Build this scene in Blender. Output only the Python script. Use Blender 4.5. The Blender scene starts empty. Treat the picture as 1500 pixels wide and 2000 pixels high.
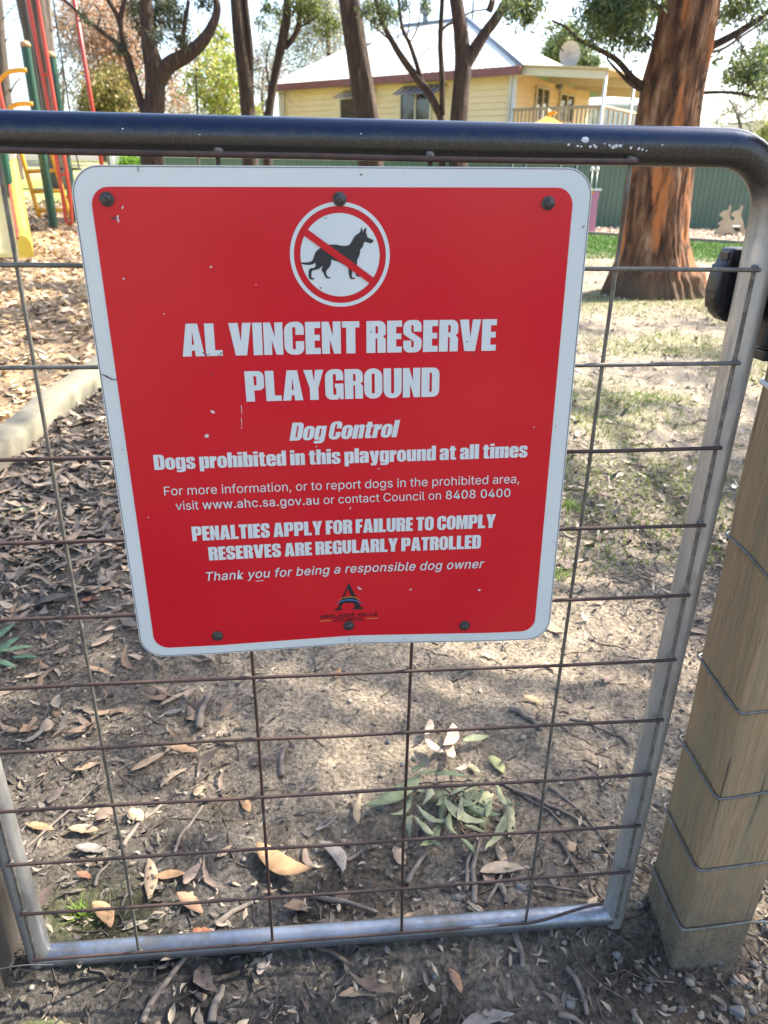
import bpy, bmesh, math, random
import numpy as np
from mathutils import Vector, Matrix

SC = bpy.context.scene
COL = SC.collection
R = math.radians
rng = np.random.default_rng(7)
random.seed(7)

# ------------------------------------------------------------------ camera
CAM = np.array([-0.0152957, -0.78036961, -0.0193882])
RX = np.array([0.99567494, -0.09154034, 0.01586779])      # image right
RY = np.array([-0.02312926, -0.40965351, -0.91194794])    # image down
RZ = np.array([0.08998032, 0.9076367, -0.40999899])       # viewing direction
F = 1439.669                                              # focal length in photo pixels (photo 1500 x 2000)
cam = bpy.data.cameras.new("camera")
cam.sensor_fit = 'VERTICAL'
cam.sensor_height = 24.0
cam.lens = F / 2000 * 24.0
cam.clip_start = 0.02
cam.clip_end = 2000
cam.dof.use_dof = True
cam.dof.focus_distance = 0.95
cam.dof.aperture_fstop = cam.lens / 2.6
camo = bpy.data.objects.new("camera", cam)
COL.objects.link(camo)
camo.matrix_world = Matrix(((RX[0], -RY[0], -RZ[0], CAM[0]), (RX[1], -RY[1], -RZ[1], CAM[1]),
                            (RX[2], -RY[2], -RZ[2], CAM[2]), (0, 0, 0, 1)))
SC.camera = camo

# ------------------------------------------------------------------ world, sun, exposure
SUN_AZ, SUN_EL = 70.0, 43.0            # azimuth from +Y (away from the camera) towards +X (right)
w = bpy.data.worlds.new("World")
SC.world = w
w.use_nodes = True
nt = w.node_tree
bg = nt.nodes["Background"]
sky = nt.nodes.new("ShaderNodeTexSky")
sky.sky_type = 'NISHITA'
sky.sun_disc = False
sky.sun_elevation = R(SUN_EL)
sky.sun_rotation = R(SUN_AZ)
sky.air_density = 1.0
sky.dust_density = 2.6
sky.ozone_density = 1.2
nt.links.new(sky.outputs[0], bg.inputs[0])
bg.inputs[1].default_value = 0.15
sun = bpy.data.lights.new("sun", 'SUN')
sun.energy = 5.0
sun.angle = R(0.53)
sun.color = (1.0, 0.92, 0.80)
suno = bpy.data.objects.new("sun", sun)
COL.objects.link(suno)
SD = Vector((math.sin(R(SUN_AZ)) * math.cos(R(SUN_EL)), math.cos(R(SUN_AZ)) * math.cos(R(SUN_EL)), math.sin(R(SUN_EL))))
suno.rotation_euler = SD.to_track_quat('Z', 'Y').to_euler()
suno.location = SD * 40
SC.view_settings.view_transform = 'Standard'
SC.view_settings.look = 'None'
SC.view_settings.exposure = 1.75
SC.view_settings.gamma = 1.0
SC.render.engine = 'CYCLES'
cy = SC.cycles
cy.use_denoising = True
cy.max_bounces = 7
cy.diffuse_bounces = 3
cy.glossy_bounces = 3
cy.transparent_max_bounces = 6
cy.caustics_reflective = False
cy.caustics_refractive = False


# ------------------------------------------------------------------ helpers: where things stand
def ray(px, py):
    return RX * ((px - 750) / F) + RY * ((py - 1000) / F) + RZ


def at(px, py, D):
    """The point at depth y = D seen in this direction: used to survey where background things stand."""
    d = ray(px, py)
    return CAM + d * ((D - CAM[1]) / d[1])


def terr(x, y):
    t = np.clip((0.05 - x / (np.maximum(y, 0) + 2)) / 0.30, 0, 1)
    return -1.15 + 0.055 * np.clip(y, 0, 30) * t * t * (3 - 2 * t)


def _hash(ix, iy, s):
    n = (ix.astype(np.int64) * 374761393 + iy.astype(np.int64) * 668265263 + s * 1274126177) & 0x7fffffff
    n = ((n ^ (n >> 13)) * 1103515245) & 0x7fffffff
    return ((n ^ (n >> 16)) & 0xffff) / 65535.0


def vnoise(x, y, s=0):
    x = np.asarray(x, float); y = np.asarray(y, float)
    ix = np.floor(x); iy = np.floor(y)
    fx = x - ix; fy = y - iy
    fx = fx * fx * (3 - 2 * fx); fy = fy * fy * (3 - 2 * fy)
    a = _hash(ix, iy, s); b = _hash(ix + 1, iy, s); c = _hash(ix, iy + 1, s); d = _hash(ix + 1, iy + 1, s)
    return (a * (1 - fx) + b * fx) * (1 - fy) + (c * (1 - fx) + d * fx) * fy


def fbm(x, y, s=0, o=4):
    r = 0; amp = 0.5
    for i in range(o):
        r = r + amp * vnoise(x, y, s + i * 17)
        x = np.asarray(x) * 2.03; y = np.asarray(y) * 2.03; amp *= 0.5
    return r


def gz(x, y):
    """height of the ground sheet, with its lumps"""
    x = np.asarray(x, float); y = np.asarray(y, float)
    near = 1 / (1 + np.maximum(0, np.hypot(x, y) - 3) * 0.3)
    z = terr(x, y) + near * (0.045 * (fbm(x * 2.2, y * 2.2, 3, 3) - 0.44) + 0.026 * (fbm(x * 13, y * 13, 5, 5) - 0.47) + 0.016 * (fbm(x * 34, y * 34, 6, 3) - 0.43))
    # soil heaped under the gate and a hollow on this side of it, with soil round the foot of the post
    z = z + 0.012 * np.exp(-((y - 0.03) / 0.05) ** 2) - 0.03 * np.exp(-((y + 0.14) / 0.07) ** 2)
    z = z - 0.018 * np.exp(-(((x - 0.56) / 0.12) ** 2 + ((y + 0.07) / 0.06) ** 2))
    return z


# ------------------------------------------------------------------ helpers: objects
def setp(o, label=None, cat=None, group=None, kind=None):
    if label: o["label"] = label
    if cat: o["category"] = cat
    if group: o["group"] = group
    if kind: o["kind"] = kind
    return o


def empty(name, loc, label, cat, group=None, rz=0):
    o = bpy.data.objects.new(name, None)
    o.empty_display_size = 0.1
    COL.objects.link(o)
    o.location = loc
    o.rotation_euler = (0, 0, rz)
    return setp(o, label, cat, group)


def link(name, me, mat, parent=None, smooth=False, world=True):
    """one mesh object; a child is given in world coordinates unless world=False"""
    o = bpy.data.objects.new(name, me)
    COL.objects.link(o)
    if mat is not None:
        for m_ in (mat if isinstance(mat, (list, tuple)) else [mat]):
            me.materials.append(m_)
    if smooth and len(me.polygons):
        me.polygons.foreach_set("use_smooth", np.ones(len(me.polygons), bool))
    if parent:
        o.parent = parent
        if world:
            pm = Matrix.Translation(parent.location) @ parent.rotation_euler.to_matrix().to_4x4()
            if parent.parent:
                pp = parent.parent
                pm = Matrix.Translation(pp.location) @ pp.rotation_euler.to_matrix().to_4x4() @ pm
            me.transform(pm.inverted())
    return o


def npmesh(name, V, Fa, cols=None):
    """V (n,3); Fa: array (m,k), or a list of such arrays"""
    me = bpy.data.meshes.new(name)
    if not isinstance(Fa, list): Fa = [Fa]
    Fa = [np.asarray(f, np.int32) for f in Fa if len(f)]
    me.vertices.add(len(V))
    me.vertices.foreach_set("co", np.asarray(V, np.float32).ravel())
    nl = sum(f.size for f in Fa); npoly = sum(len(f) for f in Fa)
    me.loops.add(nl); me.polygons.add(npoly)
    me.loops.foreach_set("vertex_index", np.concatenate([f.ravel() for f in Fa]))
    st = []; k = 0
    for f in Fa:
        st.append(k + np.arange(len(f)) * f.shape[1]); k += f.size
    me.polygons.foreach_set("loop_start", np.concatenate(st).astype(np.int32))
    if cols is not None:
        a = me.color_attributes.new("Col", 'FLOAT_COLOR', 'POINT')
        c = np.ones((len(V), 4), np.float32); c[:, :3] = cols
        a.data.foreach_set("color", c.ravel())
    me.update(calc_edges=True)
    me.validate()
    return me


class MB:
    """collects boxes, tubes and sheets into one mesh"""
    def __init__(s):
        s.v = []; s.f = []

    def add(s, V, Fs):
        b = len(s.v)
        s.v += [tuple(map(float, p)) for p in V]
        s.f += [[b + i for i in f] for f in Fs]
        return s

    def box(s, lo, hi, bev=0.0):
        x0, y0, z0 = lo; x1, y1, z1 = hi
        if bev <= 0:
            return s.add([(x0, y0, z0), (x1, y0, z0), (x1, y1, z0), (x0, y1, z0), (x0, y0, z1), (x1, y0, z1), (x1, y1, z1), (x0, y1, z1)],
                         [(0, 3, 2, 1), (4, 5, 6, 7), (0, 1, 5, 4), (1, 2, 6, 5), (2, 3, 7, 6), (3, 0, 4, 7)])
        bm = bmesh.new()
        bmesh.ops.create_cube(bm, size=1)
        for v in bm.verts:
            v.co = Vector(((x0 + x1) / 2 + v.co.x * (x1 - x0), (y0 + y1) / 2 + v.co.y * (y1 - y0), (z0 + z1) / 2 + v.co.z * (z1 - z0)))
        bmesh.ops.bevel(bm, geom=bm.edges[:], offset=bev, segments=2, profile=0.6, affect='EDGES')
        return s.bm(bm)

    def bm(s, bm, M=None):
        bm.verts.index_update()
        b = len(s.v)
        s.v += [tuple((M @ v.co) if M else v.co) for v in bm.verts]
        s.f += [[b + v.index for v in f.verts] for f in bm.faces]
        bm.free()
        return s

    def tube(s, pts, rad, n=8, cap=True):
        P = np.asarray(pts, float)
        r = np.full(len(P), rad, float) if np.isscalar(rad) else np.asarray(rad, float)
        T = np.gradient(P, axis=0)
        T /= np.linalg.norm(T, axis=1)[:, None] + 1e-12
        up = np.array([0, 0, 1.0]) if abs(T[0, 2]) < 0.9 else np.array([0, 1.0, 0])
        N = np.cross(up, T[0]); N /= np.linalg.norm(N)
        ang = np.arange(n) * 2 * np.pi / n
        V = []
        for i in range(len(P)):
            N = N - T[i] * np.dot(N, T[i]); N /= np.linalg.norm(N) + 1e-12
            B = np.cross(T[i], N)
            V.append(P[i] + r[i] * (np.cos(ang)[:, None] * N + np.sin(ang)[:, None] * B))
        V = np.concatenate(V)
        Fs = []
        for i in range(len(P) - 1):
            for j in range(n):
                k = (j + 1) % n
                Fs.append((i * n + j, i * n + k, (i + 1) * n + k, (i + 1) * n + j))
        if cap:
            Fs.append(tuple(range(n - 1, -1, -1))); Fs.append(tuple((len(P) - 1) * n + j for j in range(n)))
        return s.add(V, Fs)

    def mesh(s, name):
        me = bpy.data.meshes.new(name)
        me.from_pydata(s.v, [], s.f)
        me.update()
        return me

    def build(s, name, mat, parent=None, smooth=False, world=True):
        return link(name, s.mesh(name), mat, parent, smooth, world)


def smooth_by_angle(o, deg=40):
    me = o.data
    me.polygons.foreach_set("use_smooth", np.ones(len(me.polygons), bool))
    me.set_sharp_from_angle(angle=R(deg))
    return o


def spline(pts, n=8):
    """Catmull-Rom through points of any dimension"""
    P = np.asarray(pts, float)
    if len(P) < 3:
        t = np.linspace(0, 1, n + 1)[:, None]
        return P[0] * (1 - t) + P[-1] * t
    Q = np.vstack([2 * P[0] - P[1], P, 2 * P[-1] - P[-2]])
    out = []
    for i in range(1, len(Q) - 2):
        for t in np.arange(n) / n:
            a, b, c, d = Q[i - 1], Q[i], Q[i + 1], Q[i + 2]
            out.append(0.5 * (2 * b + (c - a) * t + (2 * a - 5 * b + 4 * c - d) * t * t + (3 * b - a - 3 * c + d) * t ** 3))
    out.append(P[-1])
    return np.array(out)


# ------------------------------------------------------------------ materials
def mat(name, c1, c2=None, scale=6.0, detail=5.0, rough=0.7, metal=0.0, bump=0.0, bscale=None, stretch=(1, 1, 1),
        spec=0.5, lo=0.35, hi=0.65, c3=None, c3scale=2.0, c3lo=0.55, c3hi=0.65, rvar=0.0, bdist=0.01, coat=0.0):
    m = bpy.data.materials.new(name)
    m.use_nodes = True
    t = m.node_tree
    b = t.nodes["Principled BSDF"]
    b.inputs["Roughness"].default_value = rough
    b.inputs["Metallic"].default_value = metal
    b.inputs["Specular IOR Level"].default_value = spec
    b.inputs["Coat Weight"].default_value = coat
    b.inputs["Coat Roughness"].default_value = 0.12
    tc = t.nodes.new("ShaderNodeTexCoord")
    mp = t.nodes.new("ShaderNodeMapping")
    mp.inputs["Scale"].default_value = stretch
    t.links.new(tc.outputs["Object"], mp.inputs[0])
    def noise(sc, dt=detail):
        n = t.nodes.new("ShaderNodeTexNoise")
        n.inputs["Scale"].default_value = sc; n.inputs["Detail"].default_value = dt; n.inputs["Roughness"].default_value = 0.6
        t.links.new(mp.outputs[0], n.inputs["Vector"])
        return n
    def ramp(src, a, bb):
        r = t.nodes.new("ShaderNodeMapRange")
        r.inputs[1].default_value = a; r.inputs[2].default_value = bb
        t.links.new(src, r.inputs[0])
        return r.outputs[0]
    def mix(fac, A, B):
        x = t.nodes.new("ShaderNodeMix"); x.data_type = 'RGBA'
        t.links.new(fac, x.inputs["Factor"])
        for sck, val in ((x.inputs["A"], A), (x.inputs["B"], B)):
            if isinstance(val, tuple): sck.default_value = (*val, 1)
            else: t.links.new(val, sck)
        return x.outputs["Result"]
    out = c1
    if c2 is not None:
        n1 = noise(scale)
        f1 = ramp(n1.outputs[0], lo, hi)
        out = mix(f1, c1, c2)
        if rvar:
            r = t.nodes.new("ShaderNodeMapRange")
            r.inputs[3].default_value = rough - rvar; r.inputs[4].default_value = rough + rvar
            t.links.new(f1, r.inputs[0]); t.links.new(r.outputs[0], b.inputs["Roughness"])
    if c3 is not None:
        n3 = noise(c3scale)
        out = mix(ramp(n3.outputs[0], c3lo, c3hi), out, c3)
    if isinstance(out, tuple): b.inputs["Base Color"].default_value = (*out, 1)
    else: t.links.new(out, b.inputs["Base Color"])
    if bump:
        nb = noise(bscale or scale * 3, 6)
        bp = t.nodes.new("ShaderNodeBump")
        bp.inputs["Strength"].default_value = bump
        bp.inputs["Distance"].default_value = bdist
        t.links.new(nb.outputs[0], bp.inputs["Height"])
        t.links.new(bp.outputs[0], b.inputs["Normal"])
    return m


def attr_mat(name, rough=0.8, transl=0.0, nscale=None, namt=0.3, spec=0.3, bump=0.0, bscale=60, bdist=0.004):
    """own colour of each piece in the 'Col' attribute, with mottling"""
    m = bpy.data.materials.new(name)
    m.use_nodes = True
    t = m.node_tree
    b = t.nodes["Principled BSDF"]
    b.inputs["Roughness"].default_value = rough
    b.inputs["Specular IOR Level"].default_value = spec
    a = t.nodes.new("ShaderNodeVertexColor"); a.layer_name = "Col"
    c = a.outputs[0]
    tc = t.nodes.new("ShaderNodeTexCoord")
    if nscale:
        n = t.nodes.new("ShaderNodeTexNoise")
        n.inputs["Scale"].default_value = nscale; n.inputs["Detail"].default_value = 5
        t.links.new(tc.outputs["Object"], n.inputs["Vector"])
        r = t.nodes.new("ShaderNodeMapRange")
        r.inputs[1].default_value = 0.3; r.inputs[2].default_value = 0.7
        r.inputs[3].default_value = 1 - namt; r.inputs[4].default_value = 1 + namt
        t.links.new(n.outputs[0], r.inputs[0])
        x = t.nodes.new("ShaderNodeVectorMath"); x.operation = 'SCALE'
        t.links.new(c, x.inputs[0]); t.links.new(r.outputs[0], x.inputs["Scale"])
        c = x.outputs[0]
    t.links.new(c, b.inputs["Base Color"])
    if bump:
        nb = t.nodes.new("ShaderNodeTexNoise")
        nb.inputs["Scale"].default_value = bscale; nb.inputs["Detail"].default_value = 8; nb.inputs["Roughness"].default_value = 0.65
        t.links.new(tc.outputs["Object"], nb.inputs["Vector"])
        bp = t.nodes.new("ShaderNodeBump")
        bp.inputs["Strength"].default_value = bump; bp.inputs["Distance"].default_value = bdist
        t.links.new(nb.outputs[0], bp.inputs["Height"]); t.links.new(bp.outputs[0], b.inputs["Normal"])
    if transl:
        tr = t.nodes.new("ShaderNodeBsdfTranslucent")
        t.links.new(c, tr.inputs[0])
        mx = t.nodes.new("ShaderNodeMixShader"); mx.inputs[0].default_value = transl
        t.links.new(b.outputs[0], mx.inputs[1]); t.links.new(tr.outputs[0], mx.inputs[2])
        t.links.new(mx.outputs[0], t.nodes["Material Output"].inputs[0])
    return m


M = {}


def height_mix(m, z0, z1, col, nscale, namt, rough=None, metal=None, upper=False, speck=None, sscale=800):
    """dirt that clings below (or dust and a painted sky reflection above) a level of the thing, with a ragged edge"""
    t = m.node_tree; b = t.nodes["Principled BSDF"]
    tc = t.nodes.new("ShaderNodeTexCoord"); sp = t.nodes.new("ShaderNodeSeparateXYZ")
    t.links.new(tc.outputs["Object"], sp.inputs[0])
    n = t.nodes.new("ShaderNodeTexNoise"); n.inputs["Scale"].default_value = nscale; n.inputs["Detail"].default_value = 6
    t.links.new(tc.outputs["Object"], n.inputs["Vector"])
    ma = t.nodes.new("ShaderNodeMath"); ma.operation = 'MULTIPLY_ADD'; ma.inputs[1].default_value = namt
    t.links.new(n.outputs[0], ma.inputs[0]); t.links.new(sp.outputs[2], ma.inputs[2])
    mr = t.nodes.new("ShaderNodeMapRange"); mr.inputs[1].default_value = z0 + namt * .5; mr.inputs[2].default_value = z1 + namt * .5
    mr.inputs[3].default_value = 0.0 if upper else 1.0; mr.inputs[4].default_value = 1.0 if upper else 0.0
    t.links.new(ma.outputs[0], mr.inputs[0])
    mx = t.nodes.new("ShaderNodeMix"); mx.data_type = 'RGBA'; mx.inputs["B"].default_value = (*col, 1)
    src = b.inputs["Base Color"].links[0].from_socket
    if speck:
        n2 = t.nodes.new("ShaderNodeTexNoise"); n2.inputs["Scale"].default_value = sscale; n2.inputs["Detail"].default_value = 3
        t.links.new(tc.outputs["Object"], n2.inputs["Vector"])
        m2 = t.nodes.new("ShaderNodeMapRange"); m2.inputs[1].default_value = .45; m2.inputs[2].default_value = .62
        t.links.new(n2.outputs[0], m2.inputs[0])
        x2 = t.nodes.new("ShaderNodeMix"); x2.data_type = 'RGBA'
        x2.inputs["A"].default_value = (*col, 1); x2.inputs["B"].default_value = (*speck, 1)
        t.links.new(m2.outputs[0], x2.inputs["Factor"]); t.links.new(x2.outputs["Result"], mx.inputs["B"])
    t.links.new(src, mx.inputs["A"]); t.links.new(mr.outputs[0], mx.inputs["Factor"])
    t.links.new(mx.outputs["Result"], b.inputs["Base Color"])
    for nm, v in (("Roughness", rough), ("Metallic", metal)):
        if v is None: continue
        inp = b.inputs[nm]
        f = t.nodes.new("ShaderNodeMix")
        if inp.links: t.links.new(inp.links[0].from_socket, f.inputs[2])
        else: f.inputs[2].default_value = inp.default_value
        f.inputs[3].default_value = v
        t.links.new(mr.outputs[0], f.inputs[0]); t.links.new(f.outputs[0], inp)
    return m


M['pine'] = mat("treated_pine", (0.40, 0.27, 0.145), (0.28, 0.185, 0.098), scale=34, detail=9, rough=0.85, bump=0.8, bscale=46, stretch=(9, 9, 0.30), c3=(0.27, 0.215, 0.12), c3scale=4.0, c3lo=0.44, c3hi=0.62, bdist=0.005)
# drying cracks and a few knots in the timber
_t = M['pine'].node_tree; _b = _t.nodes["Principled BSDF"]
_tc = _t.nodes.new("ShaderNodeTexCoord")
for _sc, _st, _lo, _hi, _col in ((5.0, (14, 14, .5), .655, .70, (.06, .045, .03)), (2.6, (6, 6, 3.2), .71, .75, (.11, .07, .04)), (60.0, (5, 5, .25), .56, .74, (.17, .13, .075))):
    _mp = _t.nodes.new("ShaderNodeMapping"); _mp.inputs["Scale"].default_value = _st; _t.links.new(_tc.outputs["Object"], _mp.inputs[0])
    _n = _t.nodes.new("ShaderNodeTexNoise"); _n.inputs["Scale"].default_value = _sc; _n.inputs["Detail"].default_value = 5; _t.links.new(_mp.outputs[0], _n.inputs["Vector"])
    _r = _t.nodes.new("ShaderNodeMapRange"); _r.inputs[1].default_value = _lo; _r.inputs[2].default_value = _hi; _t.links.new(_n.outputs[0], _r.inputs[0])
    _x = _t.nodes.new("ShaderNodeMix"); _x.data_type = 'RGBA'; _x.inputs["B"].default_value = (*_col, 1)
    _t.links.new(_b.inputs["Base Color"].links[0].from_socket, _x.inputs["A"]); _t.links.new(_r.outputs[0], _x.inputs["Factor"]); _t.links.new(_x.outputs["Result"], _b.inputs["Base Color"])
M['galv'] = mat("galvanised_steel", (0.34, 0.37, 0.42), (0.21, 0.22, 0.235), scale=45, rough=0.40, metal=0.85, bump=0.12, bscale=220, c3=(0.19, 0.175, 0.14), c3scale=9, c3lo=0.55, c3hi=0.72, rvar=0.1, bdist=0.002)
M['galv_worn_skytop'] = mat("worn_galvanised_skytop_frame", (0.47, 0.465, 0.445), (0.33, 0.325, 0.305), scale=30, rough=0.42, metal=0.62, bump=0.12, bscale=180, c3=(0.26, 0.245, 0.21), c3scale=14, c3lo=0.55, c3hi=0.72, rvar=0.1, bdist=0.002, stretch=(2.5, 2.5, .6))
M['galv_dull'] = mat("dull_galvanised_stile", (0.40, 0.39, 0.365), (0.26, 0.25, 0.23), scale=30, rough=0.5, metal=0.45, bump=0.2, bscale=180, c3=(0.14, 0.125, 0.09), c3scale=10, c3lo=0.52, c3hi=0.7, rvar=0.12, stretch=(1, 1, 0.35), bdist=0.003)
M['flake'] = mat("white_flaked_coating", (0.62, 0.64, 0.66), (0.42, 0.43, 0.45), scale=160, rough=0.7)
M['wire_rust'] = mat("rusty_wire", (0.050, 0.032, 0.030), (0.085, 0.05, 0.038), scale=60, rough=0.62, metal=0.35, bump=0.3, bscale=400, c3=(0.19, 0.19, 0.20), c3scale=7, c3lo=0.62, c3hi=0.72, bdist=0.001)
M['wire_galv'] = mat("weathered_wire", (0.10, 0.095, 0.085), (0.19, 0.18, 0.15), scale=50, rough=0.5, metal=0.5, bump=0.3, bscale=400, c3=(0.10, 0.06, 0.035), c3scale=8, c3lo=0.58, c3hi=0.68, bdist=0.001)
M['wire_tie'] = mat("grey_fence_wire", (0.20, 0.20, 0.19), (0.12, 0.115, 0.10), scale=80, rough=0.45, metal=0.6)
M['weld'] = mat("weld_bead", (0.22, 0.20, 0.17), (0.10, 0.09, 0.075), scale=120, rough=0.6, metal=0.4, bump=0.5, bscale=500, bdist=0.002)
M['sign_white'] = mat("sign_white_film", (0.60, 0.63, 0.60), (0.55, 0.585, 0.56), scale=5, rough=0.30, bump=0.03, bscale=9, c3=(0.42, 0.44, 0.43), c3scale=40, c3lo=0.70, c3hi=0.78, coat=0.1)
M['sign_red'] = mat("sign_red_film", (0.53, 0.0065, 0.018), (0.56, 0.009, 0.021), scale=3, detail=1.5, rough=0.22, bump=0.05, bscale=3, c3=(0.58, 0.030, 0.028), c3scale=4, c3lo=0.40, c3hi=0.9, spec=0.28, bdist=0.004)  # third tone: lighter patches imitating uneven gloss
M['sign_text'] = mat("sign_lettering", (0.60, 0.63, 0.61), (0.56, 0.60, 0.585), scale=30, rough=0.32)
M['sign_black'] = mat("sign_black_film", (0.010, 0.011, 0.016), (0.016, 0.016, 0.02), scale=20, rough=0.3)
M['sign_gold'] = mat("sign_gold_film", (0.62, 0.33, 0.05), (0.5, 0.28, 0.05), scale=20, rough=0.35)
M['sign_blue'] = mat("sign_blue_film", (0.03, 0.19, 0.42), (0.04, 0.16, 0.36), scale=20, rough=0.35)
M['alu'] = mat("aluminium_sheet_edge", (0.35, 0.35, 0.34), (0.25, 0.25, 0.24), scale=30, rough=0.5, metal=0.6)
M['bolt'] = mat("weathered_bolt", (0.10, 0.095, 0.09), (0.045, 0.04, 0.038), scale=200, rough=0.5, metal=0.6, bump=0.4, bscale=400, bdist=0.001)
M['chip'] = mat("chipped_film", (0.62, 0.62, 0.62), (0.5, 0.47, 0.46), scale=90, rough=0.6)
M['scuff'] = mat("dark_scuff", (0.05, 0.03, 0.03), (0.12, 0.06, 0.05), scale=200, rough=0.8)
M['old_timber'] = mat("old_dark_timber", (0.05, 0.042, 0.035), (0.085, 0.075, 0.06), scale=12, rough=0.9, bump=0.5, bscale=40, stretch=(6, 6, 0.4), bdist=0.006)
M['black_plastic'] = mat("black_plastic", (0.012, 0.012, 0.014), (0.02, 0.02, 0.021), scale=30, rough=0.42, bump=0.08, bscale=300, bdist=0.001)
M['white_plastic'] = mat("white_cable", (0.66, 0.66, 0.63), (0.5, 0.49, 0.45), scale=60, rough=0.5)
M['concrete'] = mat("concrete_edging", (0.21, 0.19, 0.14), (0.15, 0.137, 0.10), scale=9, rough=0.9, bump=0.3, bscale=60, c3=(0.24, 0.23, 0.14), c3scale=4, c3lo=0.55, c3hi=0.75, bdist=0.006)
M['bark_brown'] = mat("stringy_brown_bark", (0.075, 0.046, 0.030), (0.028, 0.019, 0.015), scale=9, rough=0.92, bump=1.0, bscale=26, stretch=(3.2, 3.2, 0.6), c3=(0.16, 0.10, 0.06), c3scale=5, c3lo=0.56, c3hi=0.72, bdist=0.03)
M['bark_grey'] = mat("grey_bark", (0.12, 0.095, 0.075), (0.055, 0.043, 0.036), scale=5, rough=0.92, bump=0.8, bscale=18, stretch=(3, 3, 0.3), c3=(0.26, 0.22, 0.17), c3scale=3, c3lo=0.58, c3hi=0.7, bdist=0.03)
M['bark_pale'] = mat("pale_branch_bark", (0.30, 0.25, 0.19), (0.19, 0.16, 0.125), scale=9, rough=0.9)
M['leaf'] = attr_mat("foliage", rough=0.45, transl=0.45)
M['litter'] = attr_mat("dry_leaf", rough=0.75, nscale=45, namt=0.28)
M['litter_chip'] = attr_mat("bark_chips", rough=0.85, nscale=30, namt=0.3)
M['ground'] = attr_mat("soil_and_turf", rough=0.95, nscale=110, namt=0.55, spec=0.15, bump=1.0, bscale=140, bdist=0.014)
M['grass'] = attr_mat("grass_blades", rough=0.6, transl=0.3)
M['stone'] = mat("stone", (0.21, 0.19, 0.165), (0.115, 0.105, 0.092), scale=20, rough=0.85, bump=0.4, bscale=60, bdist=0.004)
M['stone_blue'] = mat("blue_grey_stone", (0.175, 0.17, 0.16), (0.10, 0.099, 0.096), scale=25, rough=0.8, bump=0.4, bscale=60, bdist=0.004)
M['stone_tan'] = mat("tan_stone", (0.40, 0.27, 0.17), (0.27, 0.19, 0.13), scale=25, rough=0.85, bump=0.3, bscale=60, bdist=0.004)
M['twig'] = mat("grey_twig", (0.22, 0.18, 0.145), (0.11, 0.09, 0.075), scale=40, rough=0.9, bump=0.4, bscale=120, bdist=0.002)
M['twig_dark'] = mat("dark_twig", (0.075, 0.055, 0.045), (0.12, 0.09, 0.07), scale=40, rough=0.9)
M['board'] = mat("cream_weatherboard", (0.86, 0.66, 0.36), (0.80, 0.61, 0.33), scale=1.5, rough=0.6)
M['fascia'] = mat("tan_fascia", (0.60, 0.45, 0.22), (0.54, 0.40, 0.19), scale=2, rough=0.55)
M['cream'] = mat("cream_trim", (0.68, 0.60, 0.40), (0.62, 0.54, 0.36), scale=2, rough=0.55)
M['white_trim'] = mat("white_trim", (0.72, 0.72, 0.68), (0.62, 0.62, 0.59), scale=3, rough=0.5)
M['roof'] = mat("pale_roof_iron", (0.66, 0.65, 0.58), (0.60, 0.59, 0.53), scale=1.2, rough=0.45, bump=0.0)
M['maroon'] = mat("maroon_gutter", (0.22, 0.07, 0.052), (0.18, 0.055, 0.042), scale=3, rough=0.45)
M['glass'] = mat("dark_window_glass", (0.03, 0.034, 0.036), (0.05, 0.052, 0.05), scale=1.2, rough=0.06, spec=0.8)
M['curtain'] = mat("pale_blind", (0.36, 0.35, 0.28), (0.30, 0.29, 0.23), scale=4, rough=0.8)
M['awn'] = mat("striped_metal_awning", (0.085, 0.115, 0.18), (0.07, 0.095, 0.15), scale=8, rough=0.4)
M['dish'] = mat("grey_dish_mesh", (0.34, 0.345, 0.34), (0.27, 0.275, 0.27), scale=12, rough=0.6)
M['grey_metal'] = mat("grey_metal", (0.22, 0.25, 0.29), (0.16, 0.18, 0.21), scale=10, rough=0.45, metal=0.3)
M['timber_pale'] = mat("weathered_deck_timber", (0.44, 0.34, 0.21), (0.33, 0.25, 0.15), scale=4, rough=0.8)
M['fence_green'] = mat("green_steel_fence", (0.105, 0.165, 0.115), (0.09, 0.145, 0.10), scale=1.5, rough=0.5)
M['pg_green'] = mat("dark_green_post_paint", (0.010, 0.07, 0.043), (0.014, 0.055, 0.036), scale=4, rough=0.35)
M['pg_red'] = mat("red_powder_coat", (0.48, 0.055, 0.03), (0.40, 0.05, 0.035), scale=5, rough=0.35)
M['pg_yellow'] = mat("yellow_powder_coat", (0.70, 0.36, 0.02), (0.62, 0.30, 0.02), scale=5, rough=0.35)
M['pg_slide'] = mat("yellow_slide_plastic", (0.75, 0.52, 0.06), (0.68, 0.46, 0.05), scale=4, rough=0.35)
M['pg_bed_sunlit'] = mat("sunlit_yellow_slide_bed", (0.82, 0.70, 0.30), (0.76, 0.63, 0.24), scale=3, rough=0.4)  # the slide's yellow made paler to imitate overexposed sunlight
M['pg_steel'] = mat("slide_steel_bed", (0.72, 0.72, 0.68), (0.62, 0.62, 0.58), scale=3, rough=0.35, metal=0.3)
M['pg_cap'] = mat("tan_post_cap", (0.45, 0.30, 0.15), (0.38, 0.25, 0.13), scale=6, rough=0.5)
M['pg_pink'] = mat("pink_panel", (0.50, 0.20, 0.30), (0.44, 0.18, 0.27), scale=3, rough=0.4)
M['roo'] = mat("tan_plastic_panel", (0.46, 0.37, 0.25), (0.40, 0.32, 0.21), scale=4, rough=0.5)
M['rubber'] = mat("black_rubber", (0.02, 0.02, 0.02), (0.03, 0.03, 0.03), scale=8, rough=0.7)
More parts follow.
